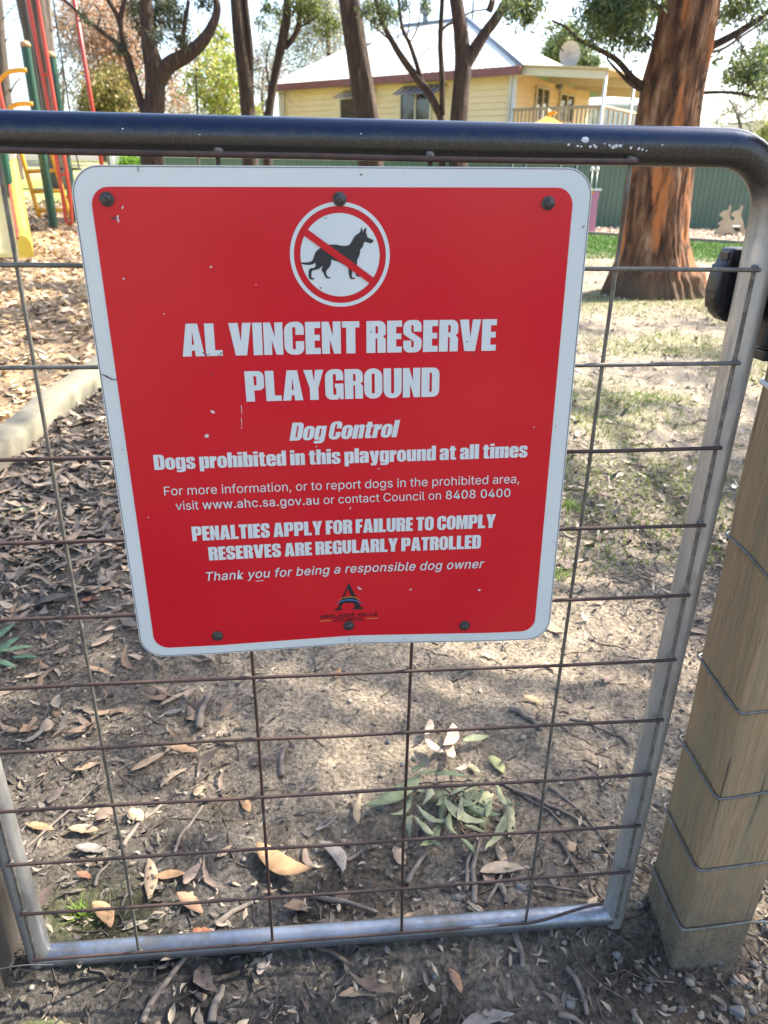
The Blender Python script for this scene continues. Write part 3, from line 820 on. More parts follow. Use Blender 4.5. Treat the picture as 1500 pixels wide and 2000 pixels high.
# --- heavy condensed lettering, drawn as outlines (cap height 100)
G = {
 'I': (28, [[(0, 0), (28, 0), (28, 100), (0, 100)]]),
 'L': (50, [[(0, 0), (50, 0), (50, 18), (28, 18), (28, 100), (0, 100)]]),
 'E': (46, [[(0, 0), (46, 0), (46, 19), (28, 19), (28, 42), (44, 42), (44, 60), (28, 60), (28, 81), (46, 81), (46, 100), (0, 100)]]),
 'F': (45, [[(0, 0), (28, 0), (28, 41), (43, 41), (43, 60), (28, 60), (28, 81), (46, 81), (46, 100), (0, 100)]]),
 'T': (53, [[(0, 81), (12.5, 81), (12.5, 0), (40.5, 0), (40.5, 81), (53, 81), (53, 100), (0, 100)]]),
 'N': (58, [[(0, 0), (24, 0), (24, 46), (37, 0), (58, 0), (58, 100), (34, 100), (34, 55), (21, 100), (0, 100)]]),
 'V': (67, [[(0, 100), (28, 100), (34.5, 42), (41, 100), (67, 100), (51, 0), (17, 0)]]),
 'A': (66, [[(0, 0), (27, 0), (28.5, 18), (37.5, 18), (39, 0), (66, 0), (50, 100), (16, 100)], [(29.5, 36), (36.5, 36), (33, 78)]]),
 'Y': (65, [[(0, 100), (28, 100), (33, 62), (38, 100), (65, 100), (46.5, 40), (46.5, 0), (18.5, 0), (18.5, 40)]]),
 'P': (61, [[(0, 0), (28, 0), (28, 37), (61, 37, 20), (61, 100, 18), (0, 100)], [(28, 53), (37, 53, 4), (37, 84, 4), (28, 84)]]),
 'R': (60, [[(0, 0), (28, 0), (28, 46), (34, 46, 4), (34, 0), (60, 0), (60, 45, 8), (50, 51, 3), (60, 57, 8), (60, 100, 20), (0, 100)], [(28, 60), (36, 60, 4), (36, 84, 4), (28, 84)]]),
 'D': (60, [[(0, 0), (60, 0, 21), (60, 100, 21), (0, 100)], [(27, 17), (35, 17, 5), (35, 83, 5), (27, 83)]]),
 'O': (60, [[(0, -1, 27), (60, -1, 27), (60, 101, 27), (0, 101, 27)], [(25, 16, 4.8), (35, 16, 4.8), (35, 84, 4.8), (25, 84, 4.8)]]),
 'U': (60, [[(0, 100), (0, -1, 27), (60, -1, 27), (60, 100), (35, 100), (35, 15, 4.8), (25, 15, 4.8), (25, 100)]]),
 'C': (60, [[(60, 61), (60, 101, 27), (0, 101, 27), (0, -1, 27), (60, -1, 27), (60, 41), (34.5, 41), (34.5, 15, 4.6), (25, 15, 4.6), (25, 85, 4.6), (34.5, 85, 4.6), (34.5, 61)]]),
 'G': (60, [[(60, 64), (60, 101, 27), (0, 101, 27), (0, -1, 25), (42, -1, 8), (47, 8), (48, 0), (60, 0), (60, 53), (32, 53), (32, 38), (36, 38), (36, 15, 4.6), (26, 15, 4.6), (26, 85, 4.6), (36, 85, 4.6), (36, 64)]]),
 'S': (58, [[(57, 65), (57, 101, 26), (0, 101, 26), (0, 58, 12), (33, 34, 5), (33, 15, 4), (25, 15, 4), (25, 37), (0, 37), (0, -1, 26), (58, -1, 26), (58, 42, 14), (25, 64, 5), (25, 86, 4), (32, 86, 4), (32, 65)]]),
 'M': (78, [[(0, 0), (24, 0), (24, 60), (33, 0), (45, 0), (54, 60), (54, 0), (78, 0), (78, 100), (47, 100), (39, 48), (31, 100), (0, 100)]]),
 'o': (55, [[(0, -1, 24), (55, -1, 24), (55, 79, 24), (0, 79, 24)], [(23.5, 14, 4), (31.5, 14, 4), (31.5, 64, 4), (23.5, 64, 4)]]),
 'g': (55, [[(55, 78), (55, -20, 20), (2, -20, 14), (2, -5), (30, -5), (30, 4), (24, 0, 4), (0, 0, 16), (0, 79, 18), (26, 79, 5), (32, 73), (32, 78)], [(23, 15, 4), (31, 15, 4), (31, 64, 4), (23, 64, 4)]]),
 's': (51, [[(50, 52), (50, 79, 21), (0, 79, 21), (0, 46, 10), (29, 27, 4), (29, 12, 3), (22, 12, 3), (22, 29), (0, 29), (0, -1, 21), (51, -1, 21), (51, 33, 12), (22, 51, 4), (22, 67, 3), (28, 67, 3), (28, 52)]]),
 'p': (55, [[(0, -20), (25, -20), (25, 4), (32, -1, 5), (55, -1, 18), (55, 79, 18), (32, 79, 5), (25, 73), (25, 78), (0, 78)], [(25, 14, 3), (31.5, 14, 3), (31.5, 64, 3), (25, 64, 3)]]),
 'b': (55, [[(0, 0), (25, 0), (25, 5), (32, -1, 5), (55, -1, 18), (55, 79, 18), (32, 79, 5), (25, 74), (25, 100), (0, 100)], [(25, 14, 3), (31.5, 14, 3), (31.5, 64, 3), (25, 64, 3)]]),
 'd': (55, [[(55, 0), (30, 0), (30, 5), (23, -1, 5), (0, -1, 18), (0, 79, 18), (23, 79, 5), (30, 74), (30, 100), (55, 100)], [(23.5, 14, 3), (30, 14, 3), (30, 64, 3), (23.5, 64, 3)]]),
 'r': (39, [[(0, 0), (25, 0), (25, 45, 8), (39, 52), (39, 79), (33, 79, 3), (25, 69), (25, 78), (0, 78)]]),
 'h': (55, [[(0, 0), (25, 0), (25, 64, 3), (31, 64, 3), (31, 0), (55, 0), (55, 79, 16), (32, 79, 6), (25, 74), (25, 100), (0, 100)]]),
 'n': (55, [[(0, 0), (25, 0), (25, 64, 3), (31, 64, 3), (31, 0), (55, 0), (55, 79, 16), (32, 79, 6), (25, 72), (25, 78), (0, 78)]]),
 'u': (55, [[(55, 78), (30, 78), (30, 14, 3), (24, 14, 3), (24, 78), (0, 78), (0, -1, 16), (23, -1, 6), (30, 6), (30, 0), (55, 0)]]),
 'i': (26, [[(0, 0), (26, 0), (26, 78), (0, 78)], [(0, 85), (26, 85), (26, 100), (0, 100)]]),
 't': (40, [[(0, 77), (6, 77), (6, 93), (31, 93), (31, 77), (39, 77), (39, 63), (31, 63), (31, 16, 3), (40, 14), (40, 0), (6, 0, 11), (6, 63), (0, 63)]]),
 'e': (55, [[(55, 36), (24, 36), (24, 14, 4), (31, 14, 4), (31, 28), (55, 28), (55, -1, 22), (0, -1, 22), (0, 79, 22), (55, 79, 22)], [(24, 47), (31, 47), (31, 65, 3), (24, 65, 3)]]),
 'l': (26, [[(0, 0), (26, 0), (26, 100), (0, 100)]]),
 'a': (54, [[(54, 0), (29, 0), (29, 7), (23, -1, 4), (0, -1, 14), (0, 40, 12), (29, 50), (29, 65, 3), (24, 65, 3), (24, 52), (0, 52), (0, 79, 20), (54, 79, 20)], [(23, 13, 3), (29, 13, 3), (29, 38), (23, 34)]]),
 'y': (57, [[(0, 78), (25, 78), (29.5, 34), (33, 78), (57, 78), (45, -4, 4), (41, -20, 10), (8, -20), (8, -5), (20, -4, 3), (17, 6)]]),
 'm': (84, [[(0, 0), (25, 0), (25, 64, 2.5), (30, 64, 2.5), (30, 0), (54, 0), (54, 64, 2.5), (59, 64, 2.5), (59, 0), (84, 0), (84, 79, 15), (62, 79, 5), (54, 72), (50, 79, 6), (33, 79, 5), (25, 72), (25, 78), (0, 78)]]),
}
SANS = {}
for ln in ''' ~187~
,~187~38,-119 68,71 137,71 84,-119
.~187~95,-4 83,-3 73,1 63,9 55,18 51,29 50,41 51,53 55,64 63,73 73,81 83,85 95,87 107,85 118,81 128,73 135,64 140,53 141,41 140,29 135,18 128,9 118,1 107,-3
0~453~227,-7 191,-3 158,7 130,24 105,48 85,77 69,113 57,155 50,202 48,254 50,306 57,353 69,395 85,431 106,461 130,484 159,502 191,512 227,516 262,512 295,502 323,484 348,461 368,431 384,395 396,353 403,306 405,254 403,202 396,155 384,113 368,77 348,48 323,24 295,7 263,-3/227,50 250,52 271,60 290,74 306,92 320,116 330,144 338,176 342,213 344,254 342,295 338,332 330,365 320,393 306,416 290,435 271,449 250,457 227,460 203,457 182,449 163,435 147,416 134,393 123,365 115,332 111,295 109,254 111,213 115,176 123,144 134,116 147,92 163,74 182,60 203,52
4~453~40,105 40,158 247,509 311,509 109,166 109,163 413,163 413,105/282,0 282,121 282,146 282,318 343,318 343,0
8~453~226,-7 193,-5 163,1 136,11 111,25 91,42 74,62 62,84 54,109 52,135 53,156 58,176 65,195 75,212 87,228 101,241 117,252 134,260 153,265 153,267 129,276 109,289 93,308 80,330 73,354 70,380 73,405 79,429 90,450 106,469 124,485 146,498 170,508 197,514 226,516 255,514 282,508 306,498 328,485 346,469 361,450 373,429 379,405 382,380 379,354 372,330 359,308 343,289 323,276 300,267 300,265 319,260 335,252 351,241 365,228 377,212 387,195 395,176 399,156 401,135 398,109 391,84 378,62 362,42 341,25 317,11 289,1 259,-5/226,49 248,50 267,54 285,60 300,69 313,79 323,91 331,106 335,121 337,139 335,157 330,173 322,189 312,202 298,213 283,223 265,230 247,234 226,235 206,234 187,230 169,223 154,213 140,202 130,189 122,173 117,157 115,139 117,121 121,106 129,91 139,79 152,69 167,60 185,54 205,50/226,290 244,291 260,294 274,300 287,308 298,318 307,330 314,344 318,359 319,376 318,392 314,407 308,420 299,432 288,442 275,449 260,455 244,459 226,460 208,459 192,455 177,449 164,442 153,432 145,420 138,407 134,392 133,376 134,359 138,344 145,330 154,318 165,308 178,300 193,294 209,291
A~479~16,0 201,509 276,509 463,0 395,0 287,302 280,323 272,346 264,372 255,402 244,438 232,478 245,478 233,437 222,402 213,371 204,345 197,322 191,302 85,0/110,142 110,199 370,199 370,142
C~510~267,-7 225,-3 186,7 150,25 119,49 92,79 70,115 53,157 44,203 40,254 44,305 53,352 70,393 92,429 119,459 150,484 186,501 225,512 267,516 293,514 317,511 340,504 362,496 383,485 402,471 419,456 435,438 448,418 459,397 467,373 473,348 408,348 404,365 397,380 389,395 380,407 369,418 357,428 344,437 330,444 315,449 300,453 284,455 267,456 237,453 209,445 184,432 161,414 141,391 125,364 113,332 106,295 103,254 106,213 113,177 125,145 141,117 161,94 184,76 210,63 237,56 267,53 284,54 300,56 315,60 330,65 344,72 357,81 369,90 380,102 389,114 397,128 404,144 408,160 473,160 467,135 459,112 448,91 435,71 420,53 402,38 383,24 363,13 341,5 317,-2 293,-6
D~502~219,0 96,0 96,57 215,57 254,60 288,68 318,81 343,99 363,122 379,149 390,181 397,216 399,255 397,294 390,329 379,361 364,388 344,410 320,428 291,441 258,449 221,452 93,452 93,509 225,509 273,505 315,495 353,478 385,455 412,426 433,391 449,351 458,306 462,255 458,205 449,159 433,119 411,83 384,54 351,31 312,14 268,3/125,509 125,0 60,0 60,509
E~418~60,0 60,509 372,509 372,452 125,452 125,286 355,286 355,229 125,229 125,57 375,57 375,0
F~410~60,0 60,509 369,509 369,452 125,452 125,278 346,278 346,221 125,221 125,0
H~517~60,0 60,509 125,509 125,289 392,289 392,509 457,509 457,0 392,0 392,232 125,232 125,0
I~300~31,0 31,57 118,57 118,452 31,452 31,509 269,509 269,452 183,452 183,57 269,57 269,0
L~393~60,0 60,509 125,509 125,57 361,57 361,0
N~523~60,0 60,509 136,509 343,183 349,174 355,163 363,151 371,137 379,122 388,107 396,90 405,73 414,55 405,54 403,72 402,90 401,108 400,126 399,142 399,157 399,171 399,184 399,195 399,509 463,509 463,0 387,0 202,290 194,303 186,317 177,331 168,346 159,363 148,381 136,402 123,425 108,452 119,454 120,429 121,406 122,384 123,363 124,345 124,328 125,313 125,301 125,291 125,0
O~533~267,-7 225,-3 186,7 150,25 119,49 92,79 70,115 53,157 44,203 40,254 44,305 53,352 70,393 92,429 119,459 150,484 186,501 225,512 267,516 309,512 348,501 384,484 415,459 442,429 464,393 480,352 490,305 493,254 490,203 480,157 464,115 442,79 415,49 384,25 348,7 309,-3/267,53 296,55 324,63 349,76 372,94 392,116 408,144 420,176 428,213 430,254 428,295 420,332 408,365 392,392 372,415 349,433 324,446 296,453 267,456 237,453 210,445 184,433 161,415 142,392 125,364 113,332 106,295 103,254 106,213 113,176 125,144 142,117 161,94 184,76 210,63 237,55
S~446~224,-9 188,-7 156,-1 128,9 102,23 81,40 64,60 51,83 42,109 38,137 104,137 108,118 114,102 123,88 136,76 150,66 166,59 185,53 204,50 224,49 246,50 267,54 286,60 303,69 317,79 329,92 338,106 344,122 346,139 344,154 340,168 332,179 322,189 310,197 296,205 280,211 263,217 245,222 184,239 145,253 112,269 86,289 67,313 56,341 52,372 54,400 62,425 75,448 92,468 113,484 138,498 165,508 195,514 227,516 259,514 289,508 316,498 340,484 360,468 377,449 390,427 398,403 401,378 337,378 332,402 320,421 302,437 280,449 254,456 225,459 204,457 185,454 167,448 152,440 139,430 129,418 121,405 117,391 115,376 117,359 122,345 131,334 142,324 155,315 169,308 184,302 198,297 212,293 264,279 279,275 295,270 312,264 328,256 344,248 359,238 372,226 384,213 395,198 402,180 407,161 408,139 406,112 399,87 386,64 370,43 349,25 323,11 294,0 261,-7
T~448~32,452 32,509 417,509 417,452 257,452 257,0 193,0 193,452
U~517~259,-8 220,-6 186,2 154,15 126,33 103,55 85,80 71,108 63,140 60,173 60,509 124,509 124,178 126,155 132,133 141,113 153,95 169,80 187,68 208,59 232,53 259,52 285,53 309,59 331,68 349,80 364,95 377,113 385,133 391,155 393,178 393,509 457,509 457,173 454,140 446,108 433,80 414,55 391,33 363,15 332,2 297,-6
a~389~160,-9 137,-7 115,-3 94,5 76,15 60,29 48,45 38,63 32,84 30,108 32,128 36,146 43,161 53,174 64,184 78,193 92,200 108,206 125,211 143,214 161,217 178,220 200,223 218,225 234,227 247,229 257,231 265,235 271,240 274,246 276,255 276,257 275,272 272,285 267,297 260,307 251,315 240,322 227,327 212,330 196,331 178,330 163,327 149,322 137,316 127,309 118,301 110,292 104,283 100,274 41,291 51,313 64,331 79,346 95,358 114,368 133,375 153,380 173,383 194,384 208,384 223,382 239,379 255,375 271,369 286,360 300,350 312,336 322,320 330,301 335,278 337,251 337,0 277,0 277,52 272,52 267,43 260,34 252,25 242,16 229,8 215,1 199,-4 181,-7/170,45 192,47 211,51 228,59 242,68 254,80 263,93 270,108 274,122 276,138 276,190 272,187 267,184 259,182 251,180 241,178 231,176 221,174 210,173 200,171 191,170 182,169 175,168 161,166 147,163 134,159 122,153 112,147 103,139 97,130 93,118 92,105 93,93 96,82 102,72 109,64 119,57 130,52 142,48 156,46
b~424~229,-8 208,-7 189,-3 172,4 159,12 147,21 138,31 130,41 123,50 118,59 112,59 112,0 53,0 53,509 114,509 114,319 118,319 123,327 130,336 137,346 147,355 158,364 171,373 188,379 207,383 229,384 259,382 287,374 313,361 335,342 354,320 370,293 381,261 388,227 390,189 388,151 381,116 370,84 355,57 336,34 313,16 288,3 260,-6/220,47 242,49 262,55 279,66 294,80 306,97 316,117 323,139 327,163 328,189 327,215 323,239 316,261 307,281 295,298 280,311 262,322 243,328 220,330 198,328 178,322 161,312 147,299 134,282 125,263 118,241 114,216 113,189 114,162 118,138 125,115 135,95 147,78 162,65 179,55 198,49
c~395~207,-8 174,-5 144,3 117,16 93,35 72,58 56,85 44,116 37,150 34,187 37,225 44,260 56,291 72,318 93,341 117,360 144,374 174,382 207,384 226,384 243,381 260,377 276,371 291,364 305,356 318,346 330,335 340,322 349,308 356,293 362,277 303,262 300,272 295,281 290,289 284,297 278,304 270,311 261,316 252,321 242,325 231,328 220,329 207,330 184,328 163,321 145,310 130,296 118,278 108,258 102,236 98,212 96,187 98,163 102,139 108,117 118,97 130,80 145,66 163,55 184,49 207,46 220,47 232,49 243,52 253,55 262,60 271,66 279,73 285,80 292,89 297,98 301,107 304,117 363,102 357,86 350,70 341,56 331,43 319,32 306,21 292,12 277,5 261,-1 244,-5 226,-7
d~424~195,-8 165,-6 137,3 111,16 89,34 70,57 55,84 43,116 36,151 34,189 36,227 43,261 55,293 70,320 89,342 112,361 137,374 165,382 196,384 218,383 237,379 253,373 267,364 278,355 287,346 295,336 301,327 306,319 311,319 311,509 372,509 372,0 313,0 313,59 307,59 301,50 295,41 287,31 277,21 266,12 252,4 236,-3 217,-7/205,47 226,49 246,55 263,65 278,78 290,95 299,115 306,138 310,162 312,189 310,216 306,241 300,263 290,282 278,299 263,312 246,322 227,328 205,330 182,328 162,322 145,311 130,298 118,281 108,261 102,239 98,215 96,189 98,163 102,139 109,117 118,97 130,80 145,66 162,55 182,49
e~404~212,-8 177,-5 145,3 117,16 92,35 72,58 56,85 44,116 37,150 34,187 36,224 44,258 55,290 71,317 91,340 115,359 142,373 172,382 205,384 226,383 246,380 266,374 285,366 303,355 319,341 334,324 347,305 357,282 365,256 370,227 371,194 371,169 75,169 75,221 338,221 310,202 308,226 304,248 298,269 288,286 277,301 263,314 246,323 227,328 205,330 183,328 164,323 146,313 131,301 119,286 109,270 102,251 97,231 96,211 96,178 98,151 102,127 110,106 121,88 135,73 151,61 169,53 190,48 212,46 227,47 241,49 254,53 265,58 276,65 285,73 294,82 300,93 306,105 365,91 358,72 348,55 335,39 320,26 302,14 283,4 261,-3 237,-7
f~253~228,379 228,327 6,327 6,379/81,0 81,432 82,452 87,470 96,486 107,499 120,510 135,519 152,525 169,529 187,530 201,530 212,529 222,527 231,525 238,523 243,521 227,468 224,470 220,471 215,472 209,473 202,474 195,474 178,472 164,468 154,460 147,449 143,435 142,419 142,0
g~425~207,-151 180,-149 156,-146 134,-140 114,-132 97,-122 82,-110 70,-97 59,-84 51,-69 101,-41 107,-49 114,-57 122,-66 131,-74 142,-82 154,-88 169,-93 187,-96 207,-97 236,-95 261,-87 282,-75 298,-58 308,-34 311,-6 311,68 306,68 301,60 294,51 287,41 277,32 266,23 252,16 236,10 217,6 195,5 165,7 138,14 113,27 90,43 71,65 55,90 43,120 36,154 34,191 36,229 43,263 55,293 71,320 90,342 112,361 138,374 166,382 196,384 218,383 237,379 253,373 267,365 279,356 288,346 296,336 302,327 308,319 313,319 313,379 372,379 372,-9 370,-40 363,-67 350,-90 334,-109 314,-124 291,-136 265,-144 237,-149/205,59 227,61 246,66 264,75 278,87 290,103 300,121 307,142 311,166 312,193 311,219 307,242 300,264 291,283 279,299 264,312 247,322 227,328 205,330 182,328 163,322 145,312 130,298 118,282 109,262 102,241 98,218 96,193 98,167 102,144 109,123 118,104 131,88 145,76 163,66 183,61
h~410~114,227 114,0 53,0 53,509 114,509 114,287 102,287 116,319 132,344 152,362 175,374 200,382 227,384 252,383 275,377 295,369 313,356 328,340 341,321 350,298 355,271 357,240 357,0 296,0 296,235 293,263 286,286 273,304 256,318 235,326 210,329 192,328 176,324 161,317 147,308 136,297 126,283 119,266 115,248
i~166~53,0 53,379 114,379 114,0/84,443 73,444 63,448 54,455 47,463 43,472 41,483 43,494 47,504 54,512 63,518 73,522 84,524 95,522 105,518 114,512 121,504 125,494 126,483 125,472 121,463 114,455 105,448 95,444
k~380~110,137 110,212 121,212 284,379 360,379 184,199 177,199/53,0 53,509 114,509 114,0/294,0 148,186 191,229 372,0
l~189~139,-2 112,0 91,8 74,20 62,37 55,59 53,84 53,509 114,509 114,99 114,83 117,71 120,62 126,57 135,53 146,52 152,52 157,52 160,53 164,53 167,54 170,54 181,3 175,1 169,0 162,-1 154,-2 147,-2
m~609~53,0 53,379 112,379 112,295 108,295 114,314 122,331 132,346 144,358 158,368 172,376 187,382 203,385 219,386 245,383 268,375 287,361 303,342 314,320 321,295 312,295 318,312 326,329 337,343 350,356 364,366 381,375 398,381 417,385 437,386 458,385 478,380 497,372 514,361 529,346 541,328 550,307 555,283 557,255 557,0 496,0 496,254 493,279 485,298 473,313 456,323 438,329 419,330 402,329 387,326 374,320 363,312 353,302 345,290 340,277 336,263 335,247 335,0 274,0 274,260 272,280 265,297 253,311 238,322 220,328 199,330 185,329 171,326 158,320 145,312 135,302 126,289 119,274 115,257 114,238 114,0
n~409~114,227 114,0 53,0 53,379 112,379 112,287 102,287 116,319 132,344 152,362 175,374 200,382 227,384 252,383 275,377 295,369 313,356 328,340 341,321 350,298 355,271 357,240 357,0 296,0 296,235 293,263 286,286 273,304 256,318 235,326 210,329 192,328 176,324 161,317 147,308 136,297 126,283 119,266 115,248
o~415~207,-8 174,-5 144,3 117,16 93,35 72,58 56,85 44,116 37,150 34,187 37,225 44,260 56,291 72,318 93,341 117,360 144,374 174,382 207,384 241,382 271,374 299,360 323,341 343,318 359,291 371,260 379,225 381,187 379,150 371,116 359,85 343,58 323,35 299,16 271,3 241,-5/207,46 231,49 252,55 270,66 285,80 298,97 307,117 314,139 318,163 319,187 318,212 314,236 307,258 298,278 285,296 270,310 252,321 231,328 207,330 184,328 163,321 145,310 130,296 118,278 108,258 102,236 98,212 96,187 98,163 102,139 108,117 118,97 130,80 145,66 163,55 184,49
p~424~53,-143 53,379 112,379 112,319 118,319 123,327 130,336 137,346 147,355 158,364 171,373 188,379 207,383 229,384 259,382 287,374 313,361 335,342 354,320 370,293 381,261 388,227 390,189 388,151 381,116 370,84 355,57 336,34 313,16 288,3 260,-6 229,-8 208,-7 189,-3 173,4 159,12 147,21 138,31 130,41 124,50 118,59 114,59 114,-143/220,47 242,49 262,55 279,66 294,80 306,97 316,117 323,139 327,163 328,189 327,215 323,239 316,261 307,281 295,298 280,311 262,322 243,328 220,330 198,328 178,322 161,312 147,299 134,282 125,263 118,241 114,216 113,189 114,162 118,138 125,115 135,95 147,78 162,65 179,55 198,49
r~259~53,0 53,379 112,379 112,321 115,321 124,339 137,354 152,367 171,377 191,383 213,385 218,385 223,385 229,384 235,384 240,384 243,384 243,322 241,323 236,324 230,324 223,325 215,326 207,326 190,324 174,321 159,315 146,306 135,296 126,284 119,269 115,254 114,237 114,0
s~365~182,-8 157,-7 133,-3 112,3 93,12 76,24 62,38 50,54 41,73 36,94 94,107 101,87 111,72 124,60 141,52 160,47 181,45 206,47 227,53 244,62 258,74 265,88 268,103 266,115 262,126 254,136 243,144 229,150 212,155 149,170 118,180 92,192 72,208 58,227 50,249 47,274 49,295 55,314 65,332 79,347 95,360 115,370 137,378 161,383 187,384 212,383 234,379 254,372 271,363 286,352 299,339 309,324 318,308 324,290 268,277 262,291 254,304 243,316 228,325 210,331 187,333 166,331 147,326 131,317 119,305 111,292 109,277 110,264 115,253 124,243 136,235 152,229 172,223 229,209 261,200 287,187 306,171 320,153 328,131 331,107 329,85 323,65 312,47 298,31 281,18 260,6 236,-2 210,-7
t~227~204,379 204,327 6,327 6,379/65,471 126,471 126,98 127,83 130,70 136,61 144,55 156,51 170,50 175,50 180,50 185,51 191,52 197,53 202,54 213,2 207,0 200,-2 192,-3 184,-3 176,-4 168,-4 138,-1 113,7 92,21 77,41 68,64 65,93
u~410~182,-5 158,-3 135,2 115,11 97,23 82,39 69,59 60,82 54,109 53,139 53,379 114,379 114,144 116,117 124,94 137,75 154,61 175,53 200,50 218,51 234,55 249,62 263,71 274,83 283,97 290,113 295,132 296,153 296,379 357,379 357,0 298,0 298,92 307,92 294,60 277,35 257,17 234,5 209,-3
v~389~163,0 17,379 84,379 165,155 173,132 180,110 187,87 193,64 199,42 206,21 184,21 191,42 197,64 203,87 209,110 216,132 224,155 305,379 371,379 226,0
w~567~138,0 23,379 87,379 133,214 140,190 147,164 154,137 161,107 168,75 175,41 165,41 172,74 179,105 186,135 192,163 199,189 206,214 252,379 316,379 362,214 368,189 375,163 382,136 388,106 395,75 402,41 391,41 399,75 406,106 413,135 420,163 427,189 434,214 480,379 545,379 429,0 368,0 319,172 314,189 309,207 305,225 300,243 295,262 291,280 286,299 281,318 277,338 291,338 286,319 281,299 277,280 272,262 267,243 263,225 258,207 253,189 248,172 199,0
y~389~47,-139 61,-86 71,-87 83,-89 94,-90 104,-89 113,-86 122,-81 130,-74 138,-64 145,-51 151,-36 163,-1 17,379 84,379 165,155 173,132 180,109 187,87 193,64 199,42 206,21 184,21 190,42 196,64 202,87 209,110 216,132 224,155 305,379 371,379 204,-58 196,-77 187,-93 177,-107 165,-119 153,-128 139,-136 125,-141 109,-144 91,-145 82,-145 73,-144 65,-143 57,-142 52,-140'''.split('\n'):
    ch, adv, ps = ln.split('~')
    SANS[ch] = (int(adv), [[tuple(map(int, q.split(','))) for q in p.split()] for p in ps.split('/') if p])


def heavy(txt, gap=4.6, space=19):
    x = 0; out = []
    for ch in txt:
        if ch == ' ': x += space - gap; continue
        wd, ps = G[ch]
        for p in ps: out.append([(a + x, bb) for a, bb in rnd(p, 4)])
        x += wd + gap
    return out, x - gap


def sans(runs, skew=0.0):
    """runs: (text, bold) -> outlines with cap height 100"""
    x = 0; out = []; flags = []; k = 100 / 509
    for txt, bold in runs:
        for ch in txt:
            adv, ps = SANS[ch]
            for p in ps:
                out.append([(float(a) * k + x + (9 * k if bold else 0) + skew * float(bb) * k, float(bb) * k) for a, bb in p])
                flags.append(bold)
            x += (adv + (20 if bold else 0)) * k
    return out, x, flags


def letter(name, outlines, width, quad, off=0.0009, m='sign_text', skew=0.0, x0=None, flags=None):
    BL, BR, TL, TR = [np.array(q) for q in quad]
    xs_ = [p[0] for o_ in outlines for p in o_]
    lo = min(xs_) if x0 is None else x0; wd = (max(xs_) - lo) if x0 is None else width
    def mp(x, y):
        a = (x - lo) / wd; v = y / 100
        p = (BL * (1 - a) + BR * a) * (1 - v) + (TL * (1 - a) + TR * a) * v
        return p[0], p[1]
    me = lay(poly_fill([[(a + skew * bb, bb) for a, bb in o_] for o_ in outlines]), off, 0, mp)
    if flags and any(flags):                     # heavier weight: the same outlines overprinted a hair aside
        bm = bmesh.new(); bm.from_mesh(me)
        for i, (dx, dy) in enumerate(((-2.1, 0), (2.1, 0), (0, 1.1), (0, -1.1))):
            extra = lay(poly_fill([[(a + dx + skew * bb, bb + dy) for a, bb in o_] for o_, f in zip(outlines, flags) if f]), off + 0.00006 * (i + 1), 0, mp)
            bm.from_mesh(extra)
        bm.to_mesh(me); bm.free()
    return link(name, me, M[m], sign)


L1, w1 = heavy("AL VINCENT RESERVE", 4.4, 22)
letter("title_lettering", L1, w1, [(.0850, .1762), (.4090, .1757), (.0856, .1436), (.4087, .1433)], x0=0)
L2, w2 = heavy("PLAYGROUND", 4.4)
letter("title_lettering", L2, w2, [(.1456, .2245), (.3499, .2237), (.1454, .1925), (.3497, .1923)], x0=0)
L3, w3 = heavy("Dog Control", 3.4, 17)
letter("heading_lettering", L3, w3, [(.1883, .2685), (.3042, .2676), (.1883, .2485), (.3042, .2484)], skew=0.19, x0=0)
L4, w4 = heavy("Dogs prohibited in this playground at all times", 4.2, 24)
letter("heading_lettering", L4, w4, [(.0427, .2972), (.4522, .2950), (.0430, .2802), (.4518, .2780)], x0=0)
L5, w5, f5 = sans([("For more information, or to report dogs in the prohibited area,", 0)])
letter("information_lettering", L5, w5, [(.0497, .3271), (.4452, .3256), (.0500, .3168), (.4450, .3152)])
L6, w6, f6 = sans([("visit ", 0), ("www.ahc.sa.gov.au", 1), (" or contact Council on ", 0), ("8408 0400", 1)])
letter("information_lettering", L6, w6, [(.0604, .3449), (.4357, .3420), (.0604, .3346), (.4354, .3320)], flags=f6)
L7, w7 = heavy("PENALTIES APPLY FOR FAILURE TO COMPLY", 4.6, 24)
letter("penalty_lettering", L7, w7, [(.0745, .3831), (.4206, .3801), (.0747, .3654), (.4206, .3631)], x0=0)
L8, w8 = heavy("RESERVES ARE REGULARLY PATROLLED", 4.6, 24)
letter("penalty_lettering", L8, w8, [(.0906, .4083), (.4048, .4062), (.0906, .3915), (.4046, .3888)], x0=0)
L9, w9, f9 = sans([("Thank you for being a responsible dog owner", 1)], 0.2)
letter("thanks_lettering", L9, w9, [(.0855, .4343), (.4100, .4319), (.0855, .4232), (.4100, .4206)], flags=f9)
A_ = [[(249.4, 446.6), (263.4, 481.2), (265.9, 482.8), (265.9, 484.3), (253.3, 484.2), (253.4, 482.8), (256.2, 481.8), (254.6, 474.7), (242.3, 474.6), (238.7, 482.1), (241.8, 483.2), (241.8, 484.3), (231.6, 484.2), (231.6, 483), (235.5, 481.3)], [(248.1, 454.7), (252.3, 466.3), (243.5, 466.3)]]
emb = link("council_emblem", lay(poly_fill([[(x / 1000, -y / 1000) for x, y in p] for p in A_]), 0.0009), M['sign_black'], sign)


